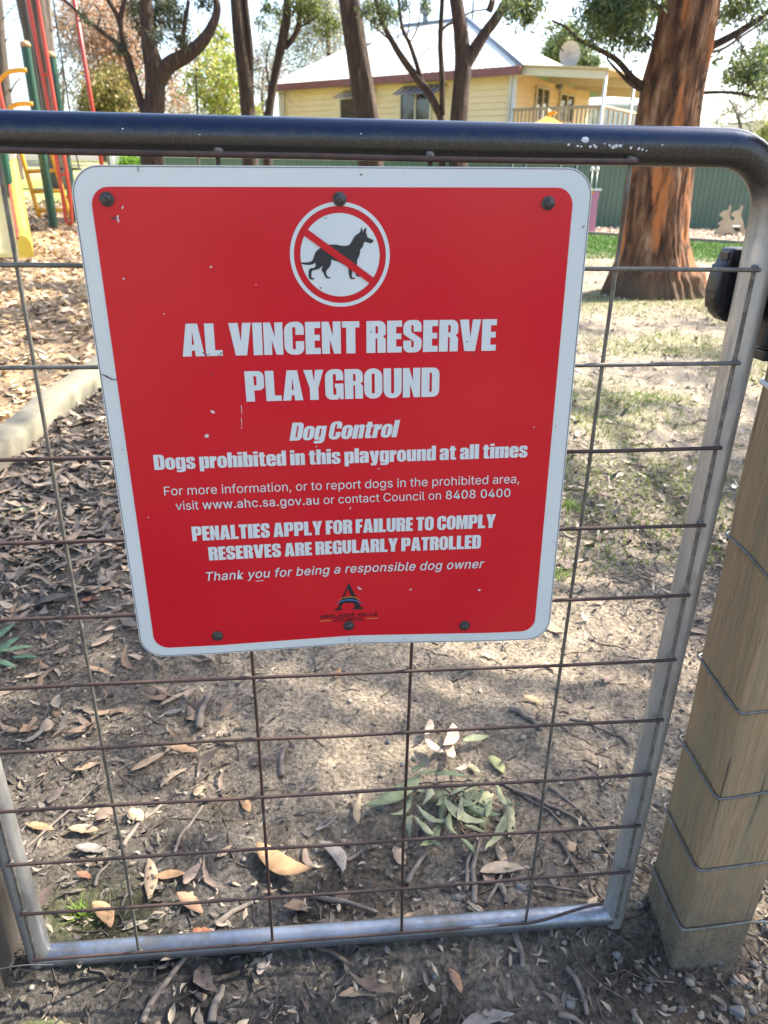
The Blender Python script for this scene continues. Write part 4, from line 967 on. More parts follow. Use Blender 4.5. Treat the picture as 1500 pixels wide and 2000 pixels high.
def band(pts, wds, off, m, par):
    P = spline([(x, y) for x, y in pts], 6); Wt = np.interp(np.linspace(0, 1, len(P)), np.linspace(0, 1, len(wds)), wds)
    T = np.gradient(P, axis=0); T /= np.linalg.norm(T, axis=1)[:, None]
    Nn = np.stack([-T[:, 1], T[:, 0]], 1)
    q = np.vstack([P + Nn * Wt[:, None] / 2, (P - Nn * Wt[:, None] / 2)[::-1]])
    return link("emblem_band", lay(poly_fill([[(x / 1000, -y / 1000) for x, y in q]]), off), M[m], par)


band([(236.5, 469.9), (242.5, 467.2), (250.8, 466.2), (257.2, 467.7), (263, 471.4)], [.3, .7, .95, .7, .3], 0.0013, 'sign_gold', emb)
band([(232.5, 475.3), (239.5, 471.4), (249.3, 470), (259.1, 472.4), (267.9, 478.2)], [.3, 1.1, 1.6, 1.1, .3], 0.0014, 'sign_blue', emb)
LA, wA, fA = sans([("ADELAIDE HILLS", 1)])
oA = letter("council_lettering", LA, wA, [(.2138, .4946), (.2835, .4943), (.2139, .4900), (.2835, .4896)], m='sign_black', flags=fA)
LB, wB, fB = sans([("COUNCIL", 1)])
letter("council_lettering", LB, wB, [(.2297, .5004), (.2673, .5005), (.2298, .4958), (.2673, .4960)], m='sign_black', flags=fB)
band([(213.2, 498.3), (220, 498.1), (227, 498)], [.9, .9, .9], 0.0009, 'sign_gold', emb)
band([(269.8, 497.8), (276, 497.85), (283.7, 498)], [.9, .9, .9], 0.0009, 'sign_gold', emb)
# bolts
for (s, t) in [(.0309, .0291), (.2475, .0288), (.4536, .0322), (.0913, .5090), (.2484, .5071), (.3904, .5109)]:
    p = sign_pt(s, t)
    b = MB()
    prof = [(0.0066, 0.0), (0.0066, 0.0012), (0.0060, 0.0016), (0.0044, 0.0017), (0.0043, 0.0036), (0.0036, 0.0044), (0.0020, 0.0047), (0.0017, 0.0040), (0.0003, 0.0040)]
    n = 18; V = []
    for r, h in prof:
        for k in range(n):
            a = 2 * math.pi * k / n
            V.append((p.x + r * math.cos(a), p.y - 0.0006 - h, p.z + r * math.sin(a)))
    Fs = [(i * n + k, i * n + (k + 1) % n, (i + 1) * n + (k + 1) % n, (i + 1) * n + k) for i in range(len(prof) - 1) for k in range(n)]
    b.add(V, Fs + [tuple(range((len(prof) - 1) * n, len(prof) * n))])
    smooth_by_angle(b.build("bolt", M['bolt'], sign, True), 40)


# chips and scratches in the film, where the photograph shows them
def chips(name, spots, m, off):
    for i, (s, t, rx, ry, rot) in enumerate(spots):
        rr = random.Random(i * 5 + 1)
        n = 9
        pl = []
        for k in range(n):
            a = 2 * math.pi * k / n; q = 0.75 + 0.45 * rr.random()
            u, v = rx * q * math.cos(a), ry * q * math.sin(a)
            pl.append((s + u * math.cos(rot) - v * math.sin(rot), -(t + u * math.sin(rot) + v * math.cos(rot))))
        link(name, lay(poly_fill([pl]), off), M[m], sign)


def sg(px, py):
    """sign-face coordinates of a mark surveyed in the photograph"""
    q = CAM + ray(px, py) * ((-0.016 - CAM[1]) / ray(px, py)[1])
    s, t = q[0] - SQ[0], SQ[1] - q[2]
    for _ in range(12):
        p = sign_pt(s, t)
        d = ray(px, py); q = CAM + d * ((p.y - CAM[1]) / d[1])
        s += q[0] - p.x; t -= q[2] - p.z
    return s, t


chips("paint_chip", [(*sg(x, y), a * 1e-3, bb * 1e-3, r) for x, y, a, bb, r in [(404, 851, 2.6, 1.9, 2.3), (415, 804, 2.6, 1.6, .4), (412, 521, 1.1, 1.0, 0), (242, 544, 1, 1, 0), (472, 800, .4, 5.5, .02), (472, 823, .35, 5.5, .02), (472, 835, .4, 1.5, 0), (703, 1149, 2.2, 1.0, .3), (802, 1151, 1.5, 1.0, .2), (936, 1152, 2.2, 1.0, .2), (507, 1134, 5.5, .5, -.05), (684, 992, .5, 2.2, .4), (230, 425, 1.0, 2.5, .4), (232, 432, .7, 1.5, .4), (240, 405, .6, 2.0, .4), (321, 613, .8, .8, 0), (700, 1146, .8, .8, 0), (500, 556, .6, .6, 0), (618, 872, .8, .8, 0), (740, 915, .8, .8, 0), (1043, 834, .7, .7, 0), (290, 1010, .7, .7, 0)]], 'chip', 0.0007)
chips("scuff_mark", [(*sg(x, y), a * 1e-3, bb * 1e-3, r) for x, y, a, bb, r in [(205, 733, 5, .5, .35), (212, 737, 4, .6, .4), (222, 741, 4, .5, .1), (223, 426, 4, 1.0, -.1), (399, 690, 2.8, .5, .5), (405, 693, 2.5, .5, -.3), (432, 690, 2.2, .6, -.6), (428, 694, 1.5, .5, .5), (450, 677, .4, 1.6, 0), (725, 648, 1.8, .4, -.4), (912, 667, 1.5, .5, .5), (896, 630, 1, .4, .3), (636, 426, 1.3, .5, 0), (682, 1250, .35, 3.5, .02), (703, 1250, .7, .6, 0), (790, 1247, 1.6, .35, -.3), (1085, 832, .8, .5, .3), (1110, 740, .4, .7, 0), (1139, 443, .5, 2.0, .6), (174, 520, .4, .4, 0), (172, 561, .4, .5, 0), (505, 422, .7, .7, 0), (515, 528, .5, .7, 0), (912, 418, .8, .8, 0), (610, 570, .7, .7, 0), (626, 562, .9, .8, 0), (415, 732, 1.6, .7, .3), (705, 341, 1.1, .8, 0), (1082, 755, .6, .6, 0), (925, 690, .8, .8, 0), (990, 880, .8, .6, 0), (258, 790, .7, .7, 0), (240, 878, 1.2, .4, .4), (270, 832, .8, .6, 0), (980, 960, 1.0, 1.6, .3), (270, 330, .4, 3, 0)]], 'scuff', 0.0010)

# ================================================================== EDGING, FENCE
kz = gz(KERB[:, 0], KERB[:, 1])
sec = []
for k in range(len(KERB)):
    t = np.gradient(KERB, axis=0)[k]; t = t / np.linalg.norm(t); nrm = np.array([t[1], -t[0]])
    zt = terr(KERB[k, 0], KERB[k, 1]) + 0.085 + 0.006 * math.sin(k * 0.9)
    for (u, h) in ((0.068, -0.2), (0.070, -0.03), (0.060, -0.008), (0.045, 0.0), (-0.045, 0.003), (-0.062, -0.010), (-0.07, -0.03), (-0.07, -0.2)):
        q = KERB[k] + nrm * (u + 0.004 * math.sin(k * 1.7 + u * 30))
        sec.append((q[0], q[1], zt + h))
kf = [(k * 8 + j, k * 8 + j + 1, (k + 1) * 8 + j + 1, (k + 1) * 8 + j) for k in range(len(KERB) - 1) for j in range(7)]
o = link("kerb", npmesh("kerb", np.array(sec), np.array(kf)), M['concrete'], smooth=True)
setp(o, kind="structure")
RK = np.array([(4.2, 20.9), (6.83, 18.235), (9.325, 15.345), (12.5, 12.0)])
sec = []
for q in RK:
    for (u, v, h) in ((-.05, -.05, -.1), (-.05, -.05, .06), (.05, .05, .06), (.05, .05, -.1)):
        sec.append((q[0] + u, q[1] + v, -1.15 + h))
o = link("kerb", npmesh("kerb", np.array(sec), np.array([(k * 4 + j, k * 4 + j + 1, k * 4 + 5 + j, k * 4 + 4 + j) for k in range(3) for j in range(3)])), M['concrete'])
setp(o, kind="structure")

fence = empty("steel_fence", (5, 21.9, -1.15), "long green corrugated steel fence between the playground and the cream house", "fence")
F0, F1 = np.array([-4.2, 23.0]), np.array([26.0, 19.0])
fd = (F1 - F0); fl = np.linalg.norm(fd); fd = fd / fl; fn = np.array([fd[1], -fd[0]])
prof = [(0, 0), (.075, 0), (.092, .028), (.125, .028), (.142, 0)]
V = []; k = 0; s = 0.0
while s < fl:
    for a, dpt in prof[:4]:
        p = F0 + fd * (s + a) + fn * dpt
        zb = float(terr(p[0], p[1]))
        V += [(p[0], p[1], zb - .05), (p[0], p[1], zb * 0.12 + 0.4 - 1.02 * 0 + 0.15 if False else 0.43 + 0.03 * (1 - (s / fl)))]
    s += .142
n = len(V) // 2
link("cladding", npmesh("cladding", np.array(V), np.array([(2 * i, 2 * i + 2, 2 * i + 3, 2 * i + 1) for i in range(n - 1)])), M['fence_green'], fence)
b = MB()
for i in range(12):
    s0, s1 = fl * i / 12, fl * (i + 1) / 12
    for (ho, hh) in ((0.42, 0.05),):
        p, q = F0 + fd * s0, F0 + fd * s1
        za = ho + 0.03 * (1 - s0 / fl); zb = ho + 0.03 * (1 - s1 / fl)
        b.add([(p[0] + fn[0] * .036, p[1] + fn[1] * .036, za), (q[0] + fn[0] * .036, q[1] + fn[1] * .036, zb), (q[0] + fn[0] * .036, q[1] + fn[1] * .036, zb + hh), (p[0] + fn[0] * .036, p[1] + fn[1] * .036, za + hh),
               (p[0] - fn[0] * .03, p[1] - fn[1] * .03, za), (q[0] - fn[0] * .03, q[1] - fn[1] * .03, zb), (q[0] - fn[0] * .03, q[1] - fn[1] * .03, zb + hh), (p[0] - fn[0] * .03, p[1] - fn[1] * .03, za + hh)],
              [(0, 1, 2, 3), (5, 4, 7, 6), (3, 2, 6, 7), (1, 0, 4, 5), (0, 3, 7, 4), (2, 1, 5, 6)])
b.build("fence_rail", M['fence_green'], fence)

# ================================================================== HOUSE
P0 = at(1008, 138, 26.4)
EZ = P0[2]                                    # eave height
U = np.array([-.753, .658]); Vv = np.array([.658, .753])   # along the front wall to the left, and back
HB = -1.0


def hw(u, v, z): return (P0[0] + U[0] * u + Vv[0] * v, P0[1] + U[1] * u + Vv[1] * v, z)


def on_front(px, py, v0=0.0):
    d = ray(px, py); nrm = np.array([Vv[0], Vv[1]])
    p0 = P0[:2] + Vv * v0
    t = ((p0 - CAM[:2]) @ nrm) / (d[:2] @ nrm)
    q = CAM + d * t
    return float((q[:2] - P0[:2]) @ U), float(q[2])


def on_side(px, py, u0=0.0):
    d = ray(px, py)
    p0 = P0[:2] + U * u0
    t = ((p0 - CAM[:2]) @ U) / (d[:2] @ U)
    q = CAM + d * t
    return float((q[:2] - P0[:2]) @ Vv), float(q[2])


HL = on_front(546, 172)[0]
best = min(np.arange(2.5, 9, .05), key=lambda h: abs(on_front(912, 38, h)[0] - h))
HWD = best; RZ_ = on_front(912, 38, best)[1]
house = empty("cream_house", tuple(hw(HL / 2, 3, HB)), "cream weatherboard house with a pale iron roof and maroon gutters behind the green fence", "house")


def boards(b, fn_, length, z0, z1, step=0.19):
    z = z0
    while z < z1 - 1e-3:
        zz = min(z + step, z1)
        b.add([fn_(0, -.04, z), fn_(length, -.04, z), fn_(length, 0, zz), fn_(0, 0, zz), fn_(0, 0, z), fn_(length, 0, z)], [(0, 1, 2, 3), (4, 5, 1, 0)])
        z = zz


b = MB(); boards(b, lambda l, o_, z: hw(l, o_, z), HL, HB, EZ - 0.02)
b.build("front_wall", M['board'], house)
SIDE = on_side(1150, 200)[0]
b = MB(); boards(b, lambda l, o_, z: hw(o_, l, z), SIDE, HB, EZ - 0.02)
b.build("side_wall", M['board'], house)
for (u0, v0) in ((-0.05, -0.05), (HL - 0.07, -0.05)):
    q = [hw(u0, v0, HB), hw(u0 + .12, v0, HB), hw(u0 + .12, v0 + .12, HB), hw(u0, v0 + .12, HB)]
    MB().add(q + [(x, y, EZ) for x, y, z in q], [(0, 1, 5, 4), (1, 2, 6, 5), (2, 3, 7, 6), (3, 0, 4, 7)]).build("corner_trim", M['white_trim'], house)
for u in (0.12, HL - 0.25):
    MB().tube([hw(u, -0.09, HB), hw(u, -0.09, EZ - 0.15), hw(u, -0.28, EZ)], 0.045, 8).build("downpipe", M['white_trim'], house, True)
# roof: a hip roof, its left part lower
OV = 0.35
rv = HWD
ru1 = on_front(783, 45, HWD)[0]
lowu, lowz = on_front(735, 88, HWD * 0.75)
lowu2, lowz2 = on_front(603, 103, HWD * 0.75)
ez = EZ + 0.06
b = MB()
A = hw(-OV, -OV, ez); B = hw(HL + OV, -OV, ez); Cc = hw(HL + OV, 2 * HWD, ez); D_ = hw(-OV, 2 * HWD, ez)
r0 = hw(HWD, HWD, RZ_); r1 = hw(ru1, HWD, RZ_)
l0 = hw(lowu, HWD * .75, lowz); l1 = hw(min(lowu2, HL - 0.6), HWD * .75, lowz)
# main front slope, right hip, back, then the lower wing to the left
mid = hw(ru1 + .9, -OV, ez); 
def sheet(b, p, q, r_, s_, n=40):
    """corrugated roof sheet between eave p-q and ridge s-r"""
    p, q, r_, s_ = map(np.array, (p, q, r_, s_)); V = []
    for i in range(n + 1):
        t = i / n; up = 0.02 if i % 2 else 0
        a = p * (1 - t) + q * t; c = s_ * (1 - t) + r_ * t
        V += [a + (0, 0, up), c + (0, 0, up)]
    b.add(V, [(2 * i, 2 * i + 2, 2 * i + 3, 2 * i + 1) for i in range(n)])
sheet(b, A, B, l1, r0, 90) if False else None
sheet(b, A, mid, r1, r0, 70)
sheet(b, mid, B, l1, l0, 60)
b.add([mid, r1, l0], [(0, 1, 2)])
b.add([A, r0, D_], [(0, 1, 2)])
b.add([B, l1, Cc], [(0, 2, 1)])
b.add([D_, r0, r1, l0, l1, Cc], [(0, 1, 2, 3, 4, 5)])
roof = b.build("roof", M['roof'], house)
cap = MB()
for (p, q) in ((A, r0), (r0, r1), (l0, l1), (r1, l0)):
    p, q = np.array(p) + (0, 0, .03), np.array(q) + (0, 0, .03)
    cap.tube([p, q], 0.075, 8)
cap.build("ridge_capping", M['grey_metal'], roof, True)
b = MB()
g0, g1, g2 = hw(-OV - .02, -OV - .02, 0), hw(HL + OV, -OV - .02, 0), hw(-OV - .02, 2 * HWD, 0)
for (p, q, ou) in ((g0, g1, -Vv),):
    p = np.array(p); q = np.array(q); ou3 = np.array([ou[0], ou[1], 0]) * 0.11
    vs = []
    for z in (EZ - 0.17, EZ + 0.07):
        for e in (p, q): vs.append(e + (0, 0, z)); vs.append(e + ou3 + (0, 0, z))
    b.add(vs, [(0, 1, 3, 2), (4, 6, 7, 5), (1, 5, 7, 3), (0, 2, 6, 4), (0, 4, 5, 1), (2, 3, 7, 6)])
b.build("gutter", M['maroon'], roof)
b = MB()
q = [hw(-OV, -OV, EZ - .16), hw(HL + OV, -OV, EZ - .16), hw(HL + OV, 0, EZ - .16), hw(-OV, 0, EZ - .16)]
b.add(q, [(0, 1, 2, 3)]); b.build("eave_lining", M['cream'], house)
# roof vent and antenna post
vu, vz = on_front(831, 40, HWD)
vb = np.array(hw(vu, HWD, RZ_))
b = MB().tube([vb, vb + (0, 0, .35)], 0.12, 10)
bm = bmesh.new(); bmesh.ops.create_uvsphere(bm, u_segments=14, v_segments=10, radius=0.26)
b.bm(bm, Matrix.Translation(Vector(vb + (0, 0, .52))) @ Matrix.Diagonal((1, 1, .85, 1)))
b.build("roof_vent", M['grey_metal'], roof, True)
q = np.array(hw(*(on_front(925, 40, HWD)[0], HWD), RZ_ - .2)) if False else np.array(r0) + (0.2, 0, -.1)
MB().tube([q, q + (0.02, 0, 1.0)], 0.05, 8).build("flue", M['grey_metal'], roof, True)
# windows with metal awnings on the front wall
for (x0, y0, x1, y1, split, awx0, awy0, awx1, awy1) in ((668, 195, 704, 245, 0.9, 648, 178, 712, 199), (786, 186, 843, 235, 0.50, 765, 168, 850, 193)):
    u1, z1 = on_front(x0, y0); u0, _ = on_front(x1, y0); _, z0 = on_front(x0, y1)
    b = MB()
    def bar(ua, ub, za, zb, o0=-.11, o1=-.043):
        q = [hw(ua, o0, za), hw(ub, o0, za), hw(ub, o1, za), hw(ua, o1, za)]
        b.add(q + [(x, y, zb) for x, y, z in q], [(0, 3, 2, 1), (4, 5, 6, 7), (0, 1, 5, 4), (1, 2, 6, 5), (2, 3, 7, 6), (3, 0, 4, 7)])
    bar(u0 - .06, u0, z0, z1); bar(u1, u1 + .06, z0, z1); bar(u0 - .06, u1 + .06, z0 - .08, z0 - .002); bar(u0 - .06, u1 + .06, z1 + .002, z1 + .08)
    um = u0 + (u1 - u0) * (1 - split); bar(um - .03, um + .03, z0 + .001, z1 - .001, -.105, -.06)
    win = b.build("window", M['cream'], house)
    b = MB().add([hw(u0, -.055, z0), hw(u1, -.055, z0), hw(u1, -.055, z1), hw(u0, -.055, z1)], [(0, 1, 2, 3)])
    b.build("pane", M['glass'], win)
    # awning: a sloping sheet on two maroon brackets
    au1, az1 = on_front(awx0, awy1, -.8); au0, _ = on_front(awx1, awy1, -.8); _, ztop_ = on_front((awx0 + awx1) / 2, awy0)
    b = MB()
    n = 14
    for i in range(n):
        t0, t1 = i / n, (i + 1) / n; up = .03 if i % 2 else 0
        ea, eb = au0 + (au1 - au0) * t0, au0 + (au1 - au0) * t1
        b.add([hw(ea, -.8, az1 + .1 + up), hw(eb, -.8, az1 + .1 + up), hw(eb, -.03, ztop_ + up), hw(ea, -.03, ztop_ + up)], [(0, 1, 2, 3)])
    aw = b.build("awning", M['awn'], win)
    b = MB()
    for e in (au0, au1):
        b.tube([hw(e, -.8, az1 + .08), hw(e, -.03, az1 + .06)], .03, 6); b.tube([hw(e, -.05, ztop_), hw(e, -.05, az1 - .55)], .035, 6); b.tube([hw(e, -.8, az1 + .08), hw(e, -.05, ztop_)], .03, 6)
    b.tube([hw(au0, -.8, az1 + .08), hw(au1, -.8, az1 + .08)], .035, 6)
    b.build("awning_frame", M['maroon'], aw)
# verandah on the right end
ax, zf0 = on_front(1187, 140)
VW = -ax                                        # how far the verandah comes out
_, zroof = on_front(1030, 126)
VD = SIDE + 0.6
b = MB()
zi, zo = zroof, on_front(1187, 134)[1]
q = [hw(-.1, -.3, zi), hw(-VW - .15, -.3, zo), hw(-VW - .15, VD, zo), hw(-.1, VD, zi)]
b.add(q + [(x, y, z - .06) for x, y, z in q], [(0, 1, 2, 3), (7, 6, 5, 4), (0, 4, 5, 1), (1, 5, 6, 2), (2, 6, 7, 3)])
b.build("verandah_roof", M['fascia'], house)
b = MB()
for v in (-.22, VD * .33, VD * .66, VD - .1):
    q = [hw(-.1, v, zi - .07), hw(-VW, v, zo - .07), hw(-VW, v + .09, zo - .07), hw(-.1, v + .09, zi - .07)]
    b.add(q + [(x, y, z - .22) for x, y, z in q], [(0, 4, 5, 1), (1, 5, 6, 2), (2, 6, 7, 3), (4, 7, 6, 5)])
b.build("rafter", M['cream'], house)
DK = 0.15                                        # deck level
for v in (-.1, VD * .35, VD * .95):
    MB().tube([hw(-VW, v, HB), hw(-VW, v, zo - .08)], 0.055, 8).build("verandah_post", M['white_trim'], house, True)
b = MB(); q = [hw(-.02, -.3, DK), hw(-VW - .2, -.3, DK), hw(-VW - .2, VD, DK), hw(-.02, VD, DK)]
b.add(q + [(x, y, z - .2) for x, y, z in q], [(0, 1, 2, 3), (7, 6, 5, 4), (0, 4, 5, 1), (1, 5, 6, 2)]); b.build("deck", M['timber_pale'], house)
_, ztr = on_front(1100, 211)
rail_ = MB()
def hbar(p, q, h, wd):
    p, q = np.array(p), np.array(q)
    rail_.tube([p, q], wd, 6)
hbar(hw(-.05, -.1, ztr), hw(-VW, -.1, ztr), .05, .05); hbar(hw(-VW, -.1, ztr), hw(-VW, VD, ztr), .05, .05)
hbar(hw(-.05, -.1, DK + .15), hw(-VW, -.1, DK + .15), .05, .04)
bal = rail_.build("balustrade", M['timber_pale'], house)
b = MB()
for i in range(22):
    u = -.1 - (VW - .2) * i / 21
    b.tube([hw(u, -.1, DK + .15), hw(u, -.1, ztr)], .032, 5)
for i in range(16):
    v = .1 + (VD - .3) * i / 15
    b.tube([hw(-VW, v, DK + .15), hw(-VW, v, ztr)], .032, 5)
b.build("baluster", M['timber_pale'], bal)
for (x0, y0, x1, y1, nm) in ((1046, 172, 1069, 245, "glass_door"), (1092, 184, 1118, 235, "window")):
    v0, z1 = on_side(x0, y0); v1, _ = on_side(x1, y0); z0 = on_side(x0, y1)[1]
    b = MB()
    def sbar(va, vb, za, zb, o0=-.11, o1=-.043):
        q = [hw(o0, va, za), hw(o0, vb, za), hw(o1, vb, za), hw(o1, va, za)]
        b.add(q + [(x, y, zb) for x, y, z in q], [(0, 3, 2, 1), (4, 5, 6, 7), (0, 1, 5, 4), (1, 2, 6, 5), (2, 3, 7, 6), (3, 0, 4, 7)])
    sbar(v0 - .06, v0, z0, z1); sbar(v1, v1 + .06, z0, z1); sbar(v0 - .06, v1 + .06, z1 + .002, z1 + .07); sbar((v0 + v1) / 2 - .03, (v0 + v1) / 2 + .03, z0, z1)
    wd_ = b.build(nm, M['cream'], house)
    MB().add([hw(-.055, v0, z0), hw(-.055, v1, z0), hw(-.055, v1, z1), hw(-.055, v0, z1)], [(0, 1, 2, 3)]).build("pane", M['glass'], wd_)
lv, lz = on_side(1086, 170)
b = MB(); bm = bmesh.new(); bmesh.ops.create_uvsphere(bm, u_segments=12, v_segments=8, radius=.11); b.bm(bm, Matrix.Translation(Vector(hw(-.16, lv, lz)))); b.tube([hw(0, lv, lz + .02), hw(-.12, lv, lz + .02)], .03, 6)
b.build("wall_lamp", M['grey_metal'], house, True)
# satellite dish
dc = at(1113, 106, 29.5)
dish = empty("satellite_dish", tuple(dc - np.array([0, 0, 1.0])), "pale round mesh satellite dish on a mast above the verandah roof", "satellite dish")
V = []; n = 24
for i in range(7):
    r = 0.42 * i / 6
    for k in range(n):
        a = 2 * math.pi * k / n
        V.append((dc[0] + r * math.cos(a) * 0.92, dc[1] + 0.25 * (r / .42) ** 2 * -1 + .25, dc[2] + r * math.sin(a)))
link("reflector", npmesh("reflector", np.array(V), np.array([(i * n + k, i * n + (k + 1) % n, (i + 1) * n + (k + 1) % n, (i + 1) * n + k) for i in range(6) for k in range(n)])), M['dish'], dish, True)
MB().tube([dc + np.array([0, .27, -.05]), dc + np.array([0, .5, -.3]), dc + np.array([0, .5, -1.3])], .03, 6).build("mast", M['grey_metal'], dish, True)
MB().tube([dc + np.array([0, .2, 0]), dc + np.array([0, -.3, .05])], .015, 6).build("feed_arm", M['grey_metal'], dish, True)
# pale shed wall farther right
s0 = at(1187, 208, 36); s1 = at(1246, 206, 36)
shed = empty("white_shed", ((s0[0] + s1[0]) / 2, 37, -1), "plain white shed seen past the verandah posts beside the big gum", "shed")
b = MB().box((s0[0], 36, -1), (s1[0] + 1.5, 39, s0[2])); b.build("wall", M['white_trim'], shed)
b = MB().box((s0[0] - .1, 35.9, s0[2] + .003), (s1[0] + 1.6, 39.1, s0[2] + .12)); b.build("roof", M['roof'], shed)

# ================================================================== TREES
def limb_pts(spec, D, n=6, dD=0.0):
    """(px, py, width px) stations seen at depth D -> points and radii; dD lets a limb lean away"""
    P = []; Rr = []
    for i, (px, py, wpx) in enumerate(spec):
        p = at(px, py, D + dD * i / max(1, len(spec) - 1))
        dist = float((p - CAM) @ RZ)
        P.append(p); Rr.append(wpx * 0.5 * dist / F)
    S = spline(np.column_stack([P, Rr]), n)
    return S[:, :3], np.maximum(S[:, 3], 0.004)


def ridged_tube(mb, P, r, n, amp, seed, flare=None):
    """a trunk with uneven girth and long bark ridges"""
    base = len(mb.v)
    mb.tube(P, r, n)
    rr = np.random.default_rng(seed)
    ph = rr.uniform(0, 100)
    for i in range(len(P)):
        for j in range(n):
            a = 2 * math.pi * j / n
            q = amp * (2 * float(fbm(np.array(math.cos(a) * 2.1 + ph), np.array(math.sin(a) * 2.1 + P[i][2] * 0.8), seed, 4)) - 0.95)
            q += amp * 0.7 * (2 * float(vnoise(np.array(a * n / 7.0 + ph), np.array(P[i][2] * 1.3), seed + 3)) - 1)
            if flare: q += flare(a, P[i][2])
            v = np.array(mb.v[base + i * n + j]); c = np.array(P[i])
            mb.v[base + i * n + j] = tuple(c + (v - c) * (1 + q))
    return mb


def leaves(name, centers, rads, n, L, Wf, cols, parent, seed=0, droop=0.5, mat_='leaf', flat=(1, 1, .8), hollow=0.25, clump=14, cr_=0.16):
    """a crown of leaf-sized blades gathered in small sprays; one mesh"""
    r = np.random.default_rng(seed)
    C = np.asarray(centers, float); Ra = np.asarray(rads, float)
    wgt = Ra ** 2; wgt = wgt / wgt.sum()
    nc = max(1, n // clump)
    ci = r.choice(len(C), nc, p=wgt)
    d = r.normal(size=(nc, 3)); d /= np.linalg.norm(d, axis=1)[:, None]
    q = C[ci] + d * (Ra[ci] * (hollow + (1 - hollow) * r.random(nc) ** 0.6))[:, None] * np.array(flat)
    shade = r.random(nc)
    rep = np.repeat(np.arange(nc), clump)
    N = len(rep)
    p = q[rep] + r.normal(size=(N, 3)) * (Ra[ci][rep] * cr_)[:, None]
    dirv = r.normal(size=(N, 3)); dirv[:, 2] -= droop * 2; dirv /= np.linalg.norm(dirv, axis=1)[:, None]
    side = np.cross(dirv, r.normal(size=(N, 3))); side /= np.linalg.norm(side, axis=1)[:, None] + 1e-9
    ln = L * (0.6 + 0.8 * r.random(N)); wd = ln * Wf * (0.7 + .6 * r.random(N))
    nrm = np.cross(dirv, side)
    mid = p + dirv * (ln * .45)[:, None] + nrm * (ln * .08)[:, None]
    V = np.stack([p, mid + side * (wd / 2)[:, None], p + dirv * ln[:, None], mid - side * (wd / 2)[:, None]], 1).reshape(-1, 3)
    Fq = np.arange(N * 4).reshape(N, 4)
    cols = np.asarray(cols, float)
    k = r.integers(0, len(cols), nc)[rep]
    c = cols[k] * (0.65 + 0.7 * r.random(N))[:, None] * (0.75 + 0.5 * shade[rep])[:, None]
    me = npmesh(name, V, Fq, np.repeat(c, 4, 0))
    return link(name, me, M[mat_], parent)


def twigs(mb, start, ends, r0, seed, kinks=3, wig=0.12):
    rr = np.random.default_rng(seed)
    s = np.asarray(start, float)
    for e in ends:
        e = np.asarray(e, float); d = np.linalg.norm(e - s)
        P = [s] + [s + (e - s) * (i / (kinks + 1)) + rr.normal(0, wig * d * .5, 3) for i in range(1, kinks + 1)] + [e]
        P = spline(P, 3)
        mb.tube(P, np.linspace(r0, r0 * .3, len(P)), 5)
        if d > 0.5:
            for _ in range(3):
                i = rr.integers(len(P) // 3, len(P)); q = P[i]
                e2 = q + (e - s) / d * d * 0.25 * rr.uniform(.5, 1.3) + rr.normal(0, .16 * d, 3)
                mb.tube(spline([q, (q + e2) / 2 + rr.normal(0, .04 * d, 3), e2], 3), np.linspace(r0 * .4, r0 * .15, 7), 4)


GUM = [(0.10, 0.15, 0.055), (0.13, 0.17, 0.06), (0.085, 0.125, 0.07), (0.20, 0.22, 0.075)]
GUMPALE = [(0.12, 0.15, 0.06), (0.16, 0.17, 0.075), (0.09, 0.12, 0.06), (0.10, 0.13, 0.10)]


def ph(px, py, D, r_px):
    p = at(px, py, D)
    return p, r_px * float((p - CAM) @ RZ) / F


# ---- the big gum on the right
def big_bark():
    m = bpy.data.materials.new("peeling_gum_bark"); m.use_nodes = True
    t = m.node_tree; b_ = t.nodes["Principled BSDF"]; b_.inputs["Roughness"].default_value = 0.85; b_.inputs["Specular IOR Level"].default_value = 0.25
    tc = t.nodes.new("ShaderNodeTexCoord")
    def noi(sc, st, det=6):
        mp = t.nodes.new("ShaderNodeMapping"); mp.inputs["Scale"].default_value = st
        t.links.new(tc.outputs["Object"], mp.inputs[0])
        n_ = t.nodes.new("ShaderNodeTexNoise"); n_.inputs["Scale"].default_value = sc; n_.inputs["Detail"].default_value = det; n_.inputs["Roughness"].default_value = .62
        t.links.new(mp.outputs[0], n_.inputs["Vector"]); return n_.outputs[0]
    rp = t.nodes.new("ShaderNodeValToRGB")
    cr_ = rp.color_ramp
    cr_.elements[0].position = .36; cr_.elements[0].color = (.040, .020, .012, 1)
    cr_.elements[1].position = .70; cr_.elements[1].color = (.40, .28, .18, 1)
    for p_, c_ in ((.44, (.085, .043, .025, 1)), (.54, (.19, .092, .046, 1)), (.64, (.29, .175, .105, 1))):
        e = cr_.elements.new(p_); e.color = c_
    t.links.new(noi(3.6, (3.0, 3.0, .72), 12), rp.inputs[0])
    mx = t.nodes.new("ShaderNodeMix"); mx.data_type = 'RGBA'; mx.inputs["B"].default_value = (.46, .165, .055, 1)
    mr = t.nodes.new("ShaderNodeMapRange"); mr.inputs[1].default_value = .545; mr.inputs[2].default_value = .63
    t.links.new(noi(2.0, (2.8, 2.8, .7), 9), mr.inputs[0]); t.links.new(mr.outputs[0], mx.inputs["Factor"]); t.links.new(rp.outputs[0], mx.inputs["A"])
    t.links.new(mx.outputs["Result"], b_.inputs["Base Color"])
    bp = t.nodes.new("ShaderNodeBump"); bp.inputs["Strength"].default_value = 1.0; bp.inputs["Distance"].default_value = .035
    t.links.new(noi(9, (3.4, 3.4, .6), 10), bp.inputs["Height"]); t.links.new(bp.outputs[0], b_.inputs["Normal"])
    return m


